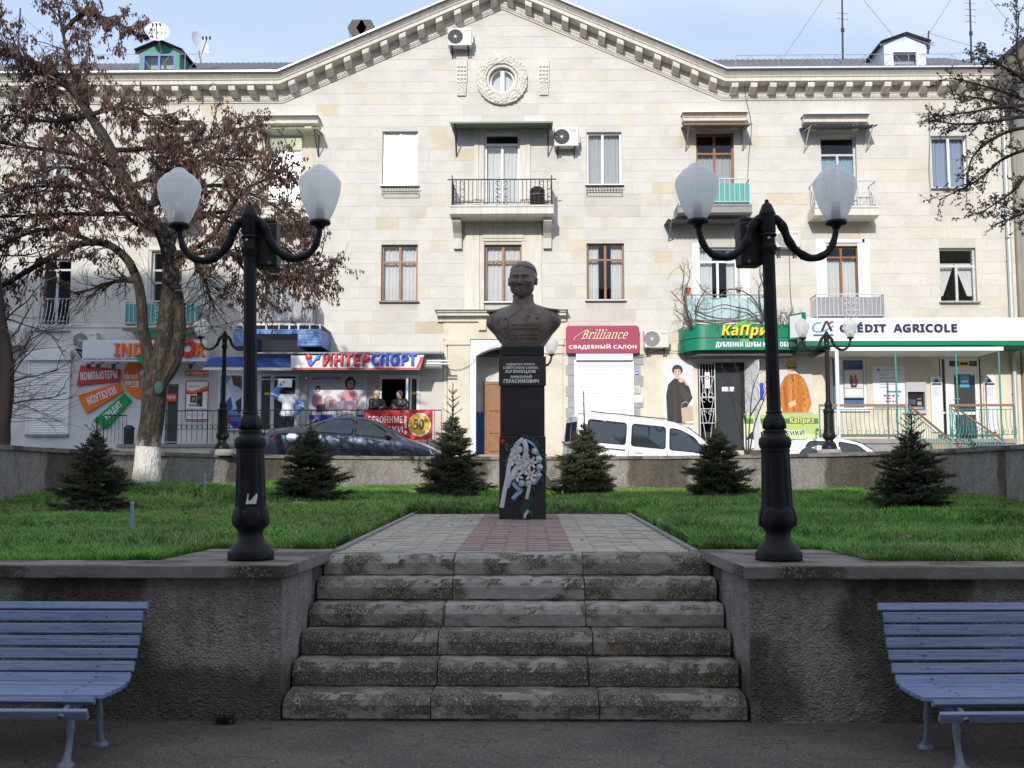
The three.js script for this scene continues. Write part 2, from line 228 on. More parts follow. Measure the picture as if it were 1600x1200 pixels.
{
  const sheet = (x0, x1, z0, z1) => { const g = new THREE.PlaneGeometry(x1 - x0, z1 - z0, Math.round((x1 - x0) / 0.2), Math.round((z1 - z0) / 0.2)).rotateX(-Math.PI / 2).translate((x0 + x1) / 2, 0, (z0 + z1) / 2), p = g.attributes.position; for (let i = 0; i < p.count; i++) { const x = p.getX(i), z = p.getZ(i); p.setY(i, lawnY(x, z) - 0.02 - 0.06 * step(1.85, 1.6, Math.abs(x + 0.12)) * step(-15.0, -14.6, z)); } g.computeVertexNormals(); return g; };
  struct('lawn_soil', planar(merge([sheet(-11, 11, -26.5, -8.87), sheet(-11, -1.75, -8.87, -7.3), sheet(1.55, 11, -8.87, -7.3)])), M.soil);
}
// the low curved wall between the lawn and the street
const backWall = thing('curved_garden_wall', 'low curved rough plastered wall with stone coping closing the lawn off from the street', 'wall', [ARC.x, 1.2, ARC.z - ARC.r]);
{
  const R0 = ARC.r - 0.14, R1 = ARC.r + 0.14, cr = rng(5);
  const run = (f) => { const out = [[R0, 0, 1], [R1, 0, 1]]; return out; };
  const ring = (ra, rb, y0, y1, a0, a1, n) => { const s = new THREE.Shape(); for (let i = 0; i <= n; i++) { const a = lerp(a0, a1, i / n); i ? s.lineTo(Math.cos(a) * rb, Math.sin(a) * rb) : s.moveTo(Math.cos(a) * rb, Math.sin(a) * rb); } for (let i = n; i >= 0; i--) { const a = lerp(a0, a1, i / n); s.lineTo(Math.cos(a) * ra, Math.sin(a) * ra); } s.closePath(); return extr(s, y1 - y0).rotateX(-Math.PI / 2).translate(ARC.x, y0, ARC.z); };
  const body = ring(R0, R1, 0.6, 2.09, 0.0004, Math.PI - 0.0004, 72);
  const p = body.attributes.position, uv = new Float32Array(p.count * 2);
  for (let i = 0; i < p.count; i++) { const x = p.getX(i) - ARC.x, z = p.getZ(i) - ARC.z; uv[i * 2] = Math.atan2(-z, x) * ARC.r; uv[i * 2 + 1] = p.getY(i) + (Math.hypot(x, z) > ARC.r ? 0.3 : 0); }
  body.setAttribute('uv', new THREE.BufferAttribute(uv, 2));
  const sides = [-1, 1].map((s) => planar(span(ARC.x + s * R0, 0.6, ARC.z, ARC.x + s * R1, 2.09, -7.6)));
  wpart('wall_body', [body, ...sides], M.backWall, backWall);
  for (let i = 0; i < 22; i++) { const a0 = i / 22 * Math.PI, a1 = (i + 1) / 22 * Math.PI - 0.0012; wpart('coping_stone', planar(ring(R0 - 0.05, R1 + 0.05, 2.09, 2.165 + 0.006 * cr(), a0, a1, 4)), M.cap, backWall); }
  for (const s of [-1, 1]) for (let k = 0; k < 7; k++) wpart('coping_stone', span(ARC.x + s * (R0 - 0.05), 2.09, ARC.z + 0.005 + k * 1.42, ARC.x + s * (R1 + 0.05), 2.165 + 0.006 * cr(), ARC.z + k * 1.42 + 1.41), M.cap, backWall);
}
// the front retaining walls left and right of the stairs, each with a pier that carries a lamp
function frontWall(s, label) {
  const x0 = s < 0 ? -1.665 : 1.465, w = thing('retaining_wall', label, 'wall', [x0, 0, -7.2]);
  const X = (d) => x0 + s * d;
  const body = new THREE.Shape(); [[0, 7.18], [0, 8.78], [0.92, 8.78], [0.92, 7.5], [13, 7.55], [13, 7.2]].forEach(([a, b], i) => (i ? body.lineTo(X(a), b) : body.moveTo(X(a), b))); body.closePath();
  wpart('wall_body', planar(extr(body, 0.945).rotateX(-Math.PI / 2)), M.roughcast, w);
  const cap = new THREE.Shape(); [[-0.04, 7.1], [-0.05, 8.82], [0.97, 8.82], [0.97, 7.56], [13, 7.62], [13, 7.13]].forEach(([a, b], i) => (i ? cap.lineTo(X(a), b) : cap.moveTo(X(a), b))); cap.closePath();
  wpart('coping', planar(extr(cap, 0.07, 0.008).rotateX(-Math.PI / 2).translate(0, 0.953, 0)), M.cap, w);
  return w;
}
frontWall(-1, 'stained rough plastered wall left of the stairs with flat concrete coping');
frontWall(1, 'patchy rough plastered wall right of the stairs with flat concrete coping');
{
  const st = thing('stairs', null, null, [-0.1, 0, -7.2]); st.userData.kind = 'structure';
  const xs = [-1.652, -0.625, 0.43, 1.452], r = rng(11);
  for (let i = 0; i < 6; i++) for (let j = 0; j < 3; j++) {
    const y0 = i * 0.1667, h = 0.1667, dz = (r() - 0.5) * 0.008, dy = (r() - 0.5) * 0.006, zf = -7.2 - i * 0.272 + dz, depth = i === 5 ? 0.34 : 0.33;
    const prof = poly([[0.018, 0.003], [0.0, 0.02], [-0.004, h * 0.62], [0.01, h * 0.8], [0.038, h * 0.97], [0.06, h], [depth, h], [depth, 0.003]]);
    const jo = (k) => (k === 0 || k === 3 ? 0 : (hash(i, k, 77) - 0.5) * 0.07), xa = xs[j] + jo(j), L = xs[j + 1] + jo(j + 1) - xa - 0.004 - r() * 0.003, g = new THREE.ExtrudeGeometry(prof, { depth: L - 0.012, steps: 44, bevelEnabled: true, bevelSize: 0.006, bevelThickness: 0.006, bevelSegments: 2 }).rotateY(Math.PI / 2);
    // the profile's first axis runs backwards (away from the viewer)
    const p = g.attributes.position; for (let q = 0; q < p.count; q++) { const X = p.getX(q), Yq = p.getY(q), Zq = p.getZ(q); if (Zq < -0.2) continue; const f = (fbm(X * 5 + i * 7 + 3, Yq * 9 + j * 5 + 2, 3, 0, 4) - 0.5) * 0.016, c = Yq > h * 0.7 && Zq > -0.075 ? step(0.52, 0.72, fbm(X * 13 + i * 3.7 + j, i * 1.3 + Yq * 4, 3, 0, 6)) * 0.02 : 0; p.setZ(q, Zq + f - c); p.setY(q, Yq + f * 0.25 - c * 0.7 * (Yq > h * 0.95 ? 1 : 0.3)); }
    g.computeVertexNormals();
    const m = new THREE.Matrix4().makeTranslation(xa + 0.006, y0 + dy, zf); g.applyMatrix4(m);
    const uvg = planar(g), uv = uvg.attributes.uv; for (let q = 0; q < uv.count; q++) { uv.setX(q, uv.getX(q) + i * 0.37 + j * 0.11); uv.setY(q, uv.getY(q) + i * 0.53); }
    wpart('step_slab', uvg, ['w.w', 'www', 'www', 'w..', 'w.w', '..w'][i][j] === 'w' || (i < 1 && j === 1) ? M.stepWorn : M.step, st);
  }
  wpart('stair_core', planar(extr(poly([[7.24, -0.1], [7.24, 0.02], [8.6, 0.85], [8.88, 0.85], [8.88, -0.1]]), 3.09).rotateY(Math.PI / 2).translate(-1.645, 0, 0)), M.dark, st);
}
{
  const pv = thing('paved_path', null, null, [-0.12, 1.0, -8.9]); pv.userData.kind = 'structure';
  const r = rng(21), W = 0.197, H = 0.223, C = 15, x0 = -0.12 - C * W / 2, rows = 27, rest = { g: [], r: [] };
  const grey = [0.25, 0.265, 0.225].map((_, i) => std([[0.5, 0.462, 0.395], [0.45, 0.415, 0.355], [0.54, 0.5, 0.43]][i], 0.9, { map: again(T.weather, 1.4), bumpMap: again(T.fine, 3), bumpScale: 0.006 }));
  const red = [0, 1].map((i) => std([[0.38, 0.275, 0.25], [0.35, 0.26, 0.235]][i], 0.9, { map: again(T.weather, 1.4), bumpMap: again(T.fine, 3), bumpScale: 0.006 }));
  const shape = poly([[-W / 2 + 0.007, 0.003], [-W / 2 + 0.022, H * 0.25], [-W / 2 - 0.006, H * 0.72], [-W / 2 + 0.007, H - 0.003], [W / 2 - 0.008, H - 0.003], [W / 2 - 0.021, H * 0.72], [W / 2 + 0.007, H * 0.25], [W / 2 - 0.008, 0.003]]);
  const proto = planar(extr(shape, 0.045, 0.003).rotateX(-Math.PI / 2));
  const order = [];
  for (let j = 0; j < rows; j++) for (let i = 0; i < C; i++) order.push([i, j]);
  order.forEach(([i, j], n) => {
    const x = x0 + (i + 0.5) * W, z = -8.9 - j * H, isRed = i >= 5 && i < 10, y = 1.0 + 0.021 * (-z - 8.8) - 0.05 + (r() - 0.5) * 0.005, mats = isRed ? red : grey, m = mats[Math.floor(r() * mats.length)];
    const g = proto.clone().rotateX((r() - 0.5) * 0.008).rotateZ((r() - 0.5) * 0.014).translate(x, y, z);
    const uv = g.attributes.uv, du = r() * 3, dv = r() * 3; for (let q = 0; q < uv.count; q++) uv.setXY(q, uv.getX(q) + du, uv.getY(q) + dv);
    if (n < 298) wpart('paver', g, m, pv); else (isRed ? rest.r : rest.g).push(g);
  });
  for (const [k, m] of [['g', grey[0]], ['r', red[0]]]) wpart('far_pavers', rest[k], m, pv).userData.kind = 'stuff';
  for (const s of [-1, 1]) for (let k = 0; k < 6; k++) { const z = -8.9 - k * 1.003, g = box(0.05, 0.12, 0.995, -0.12 + s * (C * W / 2 + 0.03), 0, 0).rotateX(0.021).translate(0, 0.955 + 0.021 * (-z + 0.5 - 8.8), z - 0.5); wpart('edging_kerb', g, M.concrete, pv); }
  wpart('path_bed', planar(new THREE.BoxGeometry(3.0, 0.02, 6.05).rotateX(0.021).translate(-0.12, 1.018, -11.92)), M.soil, pv);
}

// ---------------------------------------------------------------- the apartment building
const FZ = -33, house = thing('apartment_building', 'long three-storey pale limestone apartment building with central gable, balconies and ground-floor shops', 'building', [-0.9, 1.5, FZ]);
const holes = [];
function corrugated(w, h, period, amp, n = 2) { const seg = Math.round(w / period * 6), g = new THREE.PlaneGeometry(w, h, seg, n), p = g.attributes.position; for (let i = 0; i < p.count; i++) p.setZ(i, Math.sin(p.getX(i) / period * 2 * Math.PI) * amp); g.computeVertexNormals(); return g; }
function curtainGeo(w, h, fold, amp, seed) { const n = Math.max(8, Math.round(w / fold * 8)), g = new THREE.PlaneGeometry(w, h, n, 6), p = g.attributes.position; for (let i = 0; i < p.count; i++) { const x = p.getX(i), y = p.getY(i); p.setZ(i, amp * (Math.sin(x / fold * 6.283 + seed + Math.sin(x * 9 + seed)) + 0.4 * Math.sin(x / fold * 2.9 + seed * 2 + y * 0.8))); } g.computeVertexNormals(); return g; }
let winSeed = 0;
// a window or glazed door in the wall: frame, one pane in every light, curtain, sill
function win(x0, y0, x1, y1, o = {}) {
  const r = rect(x0, y0, x1, y1, 33), m = o.mat ?? M.pvc, bw = o.bar ?? 0.06, name = o.name ?? 'window', zc = FZ - (o.inset ?? 0.16), seed = ++winSeed * 1.7;
  if (!o.nohole) holes.push(r);
  const fr = [], cols = [0, ...(o.v ?? [0.5]), 1], rows = [0, ...(o.h ?? []), 1];
  const X = (f) => lerp(r.l, r.r, f), Y = (f) => lerp(r.t, r.b, f);
  fr.push(span(r.l, r.b, zc - 0.035, r.l + bw, r.t, zc + 0.035), span(r.r - bw, r.b, zc - 0.035, r.r, r.t, zc + 0.035), span(r.l + bw, r.t - bw, zc - 0.033, r.r - bw, r.t, zc + 0.033), span(r.l + bw, r.b, zc - 0.033, r.r - bw, r.b + bw, zc + 0.033));
  for (const h of rows.slice(1, -1)) fr.push(span(r.l + bw, Y(h) - bw * 0.5, zc - 0.036, r.r - bw, Y(h) + bw * 0.5, zc + 0.036));
  const top = o.vfull ? 0 : (o.h ? o.h[0] : 0);
  for (const v of cols.slice(1, -1)) { const yy = o.vlow ? Y(top) - bw * 0.5 : r.t - bw; if (o.h && !o.vlow) { let a = r.t - bw; for (const h of [...rows.slice(1)]) { const b = h === 1 ? r.b + bw : Y(h) + bw * 0.5; fr.push(span(X(v) - bw * 0.6, b, zc - 0.031, X(v) + bw * 0.6, a, zc + 0.031)); a = Y(h) - bw * 0.5; } } else fr.push(span(X(v) - bw * 0.6, r.b + bw, zc - 0.031, X(v) + bw * 0.6, yy, zc + 0.031)); }
  const w = wpart(name, fr, m, house);
  const gm = o.glass ?? M.glass;
  for (let j = 0; j < rows.length - 1; j++) { const cc = o.vlow && j === 0 ? [0, 1] : cols; for (let i = 0; i < cc.length - 1; i++) { const a = X(cc[i]) + bw * 0.5, b = X(cc[i + 1]) - bw * 0.5, t = Y(rows[j]) - bw * 0.3, u = Y(rows[j + 1]) + bw * 0.3, g = planar(new THREE.PlaneGeometry(b - a, t - u)); if (o.tilt) { g.rotateX(o.tilt[0] + 0.006 * i); g.rotateY(o.tilt[1]); } wpart('pane', g.translate((a + b) / 2, (t + u) / 2, zc + 0.004 + (o.tilt ? 0.03 : 0)), gm, w); } }
  const cu = o.curtain ?? 'full', cm = o.cmat ?? M.curtain, cy = (r.b + r.t) / 2, ch = r.h - 0.04, zc2 = zc - 0.16;
  if (cu === 'full') wpart('curtain', curtainGeo(r.w, ch, 0.13, 0.02, seed).translate(r.x, cy, zc2), cm, w);
  else if (cu === 'sides') for (const s of [-1, 1]) wpart('curtain', curtainGeo(r.w * 0.33, ch, 0.1, 0.02, seed + s).translate(r.x + s * r.w * 0.33, cy, zc2), cm, w);
  else if (cu === 'right') wpart('curtain', curtainGeo(r.w * 0.5, ch, 0.11, 0.02, seed).translate(r.x + r.w * 0.25, cy, zc2), cm, w);
  else if (cu === 'low') wpart('curtain', curtainGeo(r.w, ch * (1 - rows[1]), 0.12, 0.02, seed).translate(r.x, r.b + ch * (1 - rows[1]) / 2, zc2), cm, w);
  else if (cu === 'tied') for (const s of [-1, 1]) { const g = curtainGeo(r.w * 0.5, ch * 0.62, 0.09, 0.02, seed + s), p = g.attributes.position; for (let i = 0; i < p.count; i++) { const t = clamp(0.5 - p.getY(i) / (ch * 0.62)); p.setX(i, p.getX(i) * lerp(1, 0.35, t) + s * r.w * 0.17 * t); } wpart('curtain', g.translate(r.x + s * r.w * 0.25, cy - 0.1, zc2), cm, w); }
  if (o.sill !== false) wpart('sill', rbox(r.w + 0.12, 0.04, 0.2, 0.01, r.x, r.b - 0.02, FZ + 0.03), o.sillMat ?? M.zinc, w);
  return { r, w };
}
// a low flower rail across the foot of a window
function flowerRail(x0, x1, y0, y1) {
  const r = rect(x0, y0, x1, y1, 32.8), g = part('flower_rail', [bar(V(r.l - 0.06, r.t, -32.8), V(r.r + 0.06, r.t, -32.8), 0.014), bar(V(r.l, r.b, -32.8), V(r.r, r.b, -32.8), 0.012)].map((q) => q.translate(0.9, -1.5, -FZ)), M.iron, house);
  for (let i = 0; i <= 12; i++) { const x = lerp(r.l, r.r, i / 12); wpart('rail_bar', bar(V(x, r.b, -32.8), V(x, r.t, -32.8), 0.007, 5), M.iron, g); }
  for (const x of [r.l, r.r]) wpart('bracket', bar(V(x, r.b, -32.8), V(x, r.b, FZ), 0.01, 5), M.iron, g);
}
const redWood = M.brownWood;
win(597, 205, 653, 290, { bar: 0.05, glass: phys([0.95, 0.97, 1], 0.16, { transmission: 0.55, ior: 1.6 }), tilt: [-0.052, 0.03] }); flowerRail(597, 653, 292, 303);
win(917, 206, 971, 289, { v: [0.46], curtain: 'full', cmat: M.curtainGrey }); flowerRail(917, 972, 290, 301);
win(1457, 212, 1510, 294, { v: [0.52], cmat: std([0.27, 0.31, 0.42], 0.9) });
win(57, 214, 110, 296, { v: [0.5], cmat: M.curtainGrey });
win(595, 382, 653, 471, { mat: redWood, h: [0.3], sillMat: M.concrete });
win(757, 382, 815, 472, { mat: redWood, h: [0.28] });
win(917, 380, 975, 469, { mat: redWood, h: [0.28], curtain: 'sides' });
win(1470, 387, 1524, 472, { mat: M.oldWhite, h: [0.33], vlow: true, curtain: 'tied', cmat: M.curtain, sillMat: M.concrete });
const grilleWin = win(60, 404, 112, 516, { mat: M.oldWhite, h: [0.15], curtain: 'none', sillMat: M.concrete });
{ // bowed white window grille on the far left window
  const r = rect(54, 466, 108, 516, 32.72), g = wpart('window_grille', [bar(V(r.l, r.t, -32.8), V(r.r, r.t, -32.8), 0.016), bar(V(r.l, r.b, -32.8), V(r.r, r.b, -32.8), 0.016), bar(V(r.l, r.b + 0.28, -32.68), V(r.r, r.b + 0.28, -32.68), 0.012)], M.ironWhite, house);
  for (let i = 0; i <= 9; i++) { const x = lerp(r.l, r.r, i / 9); wpart('grille_bar', tube([[x, r.t, -32.8], [x, lerp(r.t, r.b, 0.45), -32.72], [x, lerp(r.t, r.b, 0.8), -32.6], [x, r.b, -32.78]], 0.011, 5), M.ironWhite, g); }
}
// balcony doors
const doorC = win(757, 207, 812, 320, { name: 'balcony_door', h: [0.15], vlow: true, curtain: 'low', sill: false });
win(417, 211, 472, 322, { name: 'balcony_door', h: [0.2], vlow: true, glass: phys([0.95, 0.97, 1], 0.2, { transmission: 0.55, ior: 1.6 }), tilt: [-0.06, -0.01], sill: false });
win(1089, 207, 1146, 320, { name: 'balcony_door', mat: redWood, h: [0.28], curtain: 'low', cmat: M.curtainGrey, sill: false });
win(1284, 212, 1337, 322, { name: 'balcony_door', mat: M.oldWhite, h: [0.26], vlow: true, curtain: 'low', cmat: M.curtainBlue, sill: false });
win(235, 214, 288, 322, { name: 'balcony_door', mat: M.oldWhite, h: [0.24], vlow: true, curtain: 'low', cmat: M.curtainGrey, sill: false });
win(1093, 386, 1160, 486, { name: 'balcony_door', h: [0.22], v: [0.44, 0.86], vlow: true, curtain: 'sides', sill: false });
const archDoor = win(1291, 384, 1342, 484, { name: 'balcony_door', mat: redWood, h: [0.17], curtain: 'low', cmat: M.curtain, sill: false });
win(408, 412, 456, 488, { name: 'balcony_door', v: [0.62], h: [0.2], curtain: 'low', cmat: M.curtainGrey, sill: false });
win(234, 392, 286, 490, { name: 'balcony_door', mat: M.oldWhite, h: [0.3, 0.5], curtain: 'none', sill: false });
// round attic window
const RW = at(784.5, 126, 33), rwR = 0.43;
// ground-floor openings: shop doorways, bank window and door, the arched gateway
const OP = { shopDoor: rect(592, 586, 655, 700, 33), entrance: rect(402, 584, 468, 700, 33), kapriz: rect(1092, 566, 1164, 704, 33), bankWin: rect(1300, 560, 1353, 640, 33), bankDoor: rect(1471, 561, 1531, 686, 33), indic: rect(257, 600, 280, 694, 33) };
Object.values(OP).forEach((r) => holes.push(r));
const GATE = rect(743, 556, 838, 720, 33); GATE.b = 0.6;
const gateRise = 0.28;
const PATH = [[-26, 13.71], [-7.93, 13.71], [-0.86, 16.79], [6.2, 13.71], [15.35, 13.71]];
const lineY = (x) => { for (let i = 1; i < PATH.length; i++) if (x <= PATH[i][0]) return lerp(PATH[i - 1][1], PATH[i][1], (x - PATH[i - 1][0]) / (PATH[i][0] - PATH[i - 1][0])); return 13.71; };
{ // backing wall with openings
  const s = new THREE.Shape(); s.moveTo(-26, 0); s.lineTo(15.3, 0); for (const [x, y] of [...PATH].reverse()) s.lineTo(Math.min(x, 15.3), y + 0.5); s.closePath();
  for (const h of holes) { const p = new THREE.Path(); p.moveTo(h.l, h.b); p.lineTo(h.l, h.t); p.lineTo(h.r, h.t); p.lineTo(h.r, h.b); p.closePath(); s.holes.push(p); }
  const p = new THREE.Path(); p.absarc(RW.x, RW.y, rwR, 0, Math.PI * 2, true); s.holes.push(p);
  const q = new THREE.Path(); q.moveTo(GATE.l, GATE.b); q.lineTo(GATE.l, GATE.t); q.quadraticCurveTo(GATE.x, GATE.t + gateRise * 2, GATE.r, GATE.t); q.lineTo(GATE.r, GATE.b); q.closePath(); s.holes.push(q);
  wpart('wall', planar(extr(s, 0.45, 0, 24).translate(0, 0, FZ - 0.45)), M.mortar, house);
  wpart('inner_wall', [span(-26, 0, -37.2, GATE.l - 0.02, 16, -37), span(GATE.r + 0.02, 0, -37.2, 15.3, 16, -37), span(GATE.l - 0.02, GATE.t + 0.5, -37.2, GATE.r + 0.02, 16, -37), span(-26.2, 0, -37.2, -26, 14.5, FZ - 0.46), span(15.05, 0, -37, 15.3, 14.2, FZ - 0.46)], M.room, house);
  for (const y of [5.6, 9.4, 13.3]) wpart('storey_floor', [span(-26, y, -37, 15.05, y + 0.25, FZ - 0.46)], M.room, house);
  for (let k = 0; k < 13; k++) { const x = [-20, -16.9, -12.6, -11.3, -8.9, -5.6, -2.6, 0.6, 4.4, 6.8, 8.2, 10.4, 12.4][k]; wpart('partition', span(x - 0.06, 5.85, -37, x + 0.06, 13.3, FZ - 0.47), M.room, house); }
}
{ // facing blocks, course by course
  const r = rng(77), H = 0.372, all = [], gateTrim = { l: at(693, 600, 33).x, r: at(887, 600, 33).x };
  const cut = [...holes.map((h) => ({ l: h.l, r: h.r, b: h.b, t: h.t })), { l: RW.x - 0.6, r: RW.x + 0.6, b: RW.y - 0.6, t: RW.y + 0.6 }, { l: gateTrim.l, r: gateTrim.r, b: 0, t: 6.55 }];
  const leftWhite = at(331, 560, 33).x, creamL = gateTrim.r;
  const tint = (k) => { const q = hash(k, 5, 9), w = 0.955 + 0.06 * hash(k, 1, 2); return q > 0.985 ? [0.97 * w, 0.89 * w, 0.72 * w] : q > 0.9 ? [0.99 * w, 0.955 * w, 0.87 * w] : q < 0.12 ? [0.965 * w, 0.96 * w, 0.955 * w] : [w, w * 0.99, w * 0.975]; };
  for (let j = 0; j < 46; j++) {
    const b = 1.0 + j * H, t = b + H;
    let x = -26 + r() * 0.4, xe = 15.3;
    if (b > 13.71) { const k = (b - 13.71) / (16.79 - 13.71); if (k >= 1) break; x = lerp(-7.93, -0.86, k) - 0.1; xe = lerp(6.2, -0.86, k) + 0.1; }
    while (x < xe - 0.1) {
      const L = Math.min(0.48 + r() * 0.5, xe - x); let seg = [[x, x + L]]; const tt = Math.min(t, b > 13.0 ? 99 : t);
      for (const h of cut) if (h.b < t - 0.02 && h.t > b + 0.02) seg = seg.flatMap(([a, c]) => (h.r <= a || h.l >= c ? [[a, c]] : [[a, Math.min(c, h.l)], [Math.max(a, h.r), c]].filter(([p, q]) => q - p > 0.05)));
      // blocks beside an opening whose course is only partly open are trimmed in height too
      for (const [a, c] of seg) if (!(t < 5.9 && (c < leftWhite || a > creamL))) all.push([a, b, c, Math.min(tt, 17)]);
      x += L;
    }
  }
  // whole strips above and below openings that end inside a course
  const eye = V(0, EYE, 0);
  all.sort((p, q) => Math.hypot((p[0] + p[2]) / 2, (p[1] + p[3]) / 2 - 4) - Math.hypot((q[0] + q[2]) / 2, (q[1] + q[3]) / 2 - 4));
  const rest = [];
  all.forEach(([a, b, c, t], i) => {
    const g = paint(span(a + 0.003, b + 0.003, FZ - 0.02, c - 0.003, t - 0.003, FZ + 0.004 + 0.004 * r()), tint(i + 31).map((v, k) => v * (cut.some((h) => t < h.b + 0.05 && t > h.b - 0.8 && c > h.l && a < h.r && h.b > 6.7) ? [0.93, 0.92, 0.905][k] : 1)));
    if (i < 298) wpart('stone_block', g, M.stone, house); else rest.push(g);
  });
  wpart('upper_stone_blocks', rest, M.stone, house).userData.kind = 'stuff';
}
function slabWithHoles(l, b, rr, t, z0, z1, hs) { const s = poly([[l, b], [rr, b], [rr, t], [l, t]]); for (const h of hs) if (h.l > l && h.r < rr && h.t < t) { const p = new THREE.Path(), bb = Math.max(h.b, b + 0.01); p.moveTo(h.l, bb); p.lineTo(h.l, h.t); p.lineTo(h.r, h.t); p.lineTo(h.r, bb); p.closePath(); s.holes.push(p); } return planar(extr(s, z1 - z0).translate(0, 0, z0)); }
const gfTop = at(100, 512, 33).y;
wpart('white_render', slabWithHoles(-26, 1.2, at(331, 560, 33).x, gfTop, FZ - 0.01, FZ + 0.022, [OP.indic]), M.whiteWall, house);
wpart('string_course', span(-26, gfTop, FZ - 0.02, at(331, 560, 33).x, gfTop + 0.1, FZ + 0.06), M.whiteWall, house);
wpart('cream_render', slabWithHoles(at(887, 600, 33).x, 0.8, 15.3, 5.9, FZ - 0.01, FZ + 0.024, [OP.kapriz, OP.bankWin, OP.bankDoor]), M.cream, house);
wpart('plinth', [span(at(853, 700, 33).x, 0.5, FZ, at(1080, 700, 33).x, at(870, 692, 33).y, FZ + 0.09)], M.concrete, house);
// cornice and gable
function pathExtrude(path, prof) {
  const pos = [], n = prof.length; const P = (i, k) => [path[i][0], path[i][1] + prof[k][0], FZ + prof[k][1]];
  for (let i = 0; i < path.length - 1; i++) for (let k = 0; k < n - 1; k++) { const a = P(i, k), b = P(i + 1, k), c = P(i + 1, k + 1), d = P(i, k + 1); pos.push(...a, ...b, ...c, ...a, ...c, ...d); }
  const g = new THREE.BufferGeometry(); g.setAttribute('position', new THREE.Float32BufferAttribute(pos, 3)); g.computeVertexNormals(); return planar(g);
}
wpart('cornice', pathExtrude(PATH, [[0, 0], [0.0, 0.05], [0.045, 0.06], [0.05, 0.085], [0.07, 0.095], [0.16, 0.1], [0.18, 0.125], [0.21, 0.14], [0.40, 0.15], [0.405, 0.6], [0.41, 0.62], [0.53, 0.625], [0.535, 0.66], [0.57, 0.67], [0.62, 0.73], [0.655, 0.785], [0.66, 0.8], [0.69, 0.8], [0.69, -0.4]]), M.trim, house);
wpart('gutter', pathExtrude(PATH, [[0.675, 0.78], [0.675, 0.83], [0.73, 0.84], [0.735, 0.6]]), M.gutterDark, house);
wpart('roof_edge_flashing', pathExtrude(PATH, [[0.73, 0.85], [0.78, 0.85], [0.84, 0.55], [0.82, -0.3]]), M.zinc, house);
{
  const prof = poly([[0.1, 0.14], [0.1, 0.405], [0.545, 0.405], [0.56, 0.33], [0.54, 0.25], [0.44, 0.215], [0.33, 0.2], [0.22, 0.15]]);
  const add = (x, slope) => { const g = extr(prof, 0.2, 0.006).rotateY(-Math.PI / 2), p = g.attributes.position; for (let i = 0; i < p.count; i++) p.setY(i, p.getY(i) + slope * (p.getX(i) + 0.11)); g.computeVertexNormals(); wpart('modillion', planar(g.translate(x + 0.11, lineY(x), FZ)), M.trim, house); };
  for (let k = 0; k < 29; k++) add(-8.25 - k * 0.605, 0);
  for (let k = 0; k < 15; k++) add(6.5 + k * 0.6, 0);
  const sl = 3.08 / 7.07;
  for (let k = 0; k < 12; k++) { add(-7.55 + k * 0.585, sl); add(5.83 - k * 0.585, -sl); }
  // egg-and-dart moulding: a bead every few centimetres
  const beads = []; for (let x = -17.5; x < 15.2; x += 0.085) beads.push(new THREE.SphereGeometry(0.04, 6, 4).scale(0.72, 1.1, 0.8).translate(x, lineY(x) + 0.115, FZ + 0.1));
  wpart('egg_moulding', beads, M.trim, house).userData.kind = 'stuff';
}
{ // roofs
  const a = (x0, x1) => { const w = x1 - x0, A = V(0, 14.47, FZ + 0.5), B = V(0, 17.04, -38), L = A.distanceTo(B); return corrugated(w, L, 0.2, 0.03).rotateX(-Math.PI / 2 + Math.atan2(B.y - A.y, A.z - B.z)).translate((x0 + x1) / 2, (A.y + B.y) / 2 + 0.06, (A.z + B.z) / 2); };
  wpart('roof', [a(-26, -7.75), a(6.0, 15.3)], M.slate, house);
  const R = (x0, y0, x1, y1) => { const g = new THREE.BufferGeometry(); g.setAttribute('position', new THREE.Float32BufferAttribute([x0, y0, FZ + 0.5, x1, y1, FZ + 0.5, x1, y1, -42, x0, y0, FZ + 0.5, x1, y1, -42, x0, y0, -42], 3)); g.computeVertexNormals(); return planar(g); };
  wpart('gable_roof', [R(-8.1, 14.45, -0.86, 17.55), R(-0.86, 17.55, 6.4, 14.45)], M.slate, house);
}
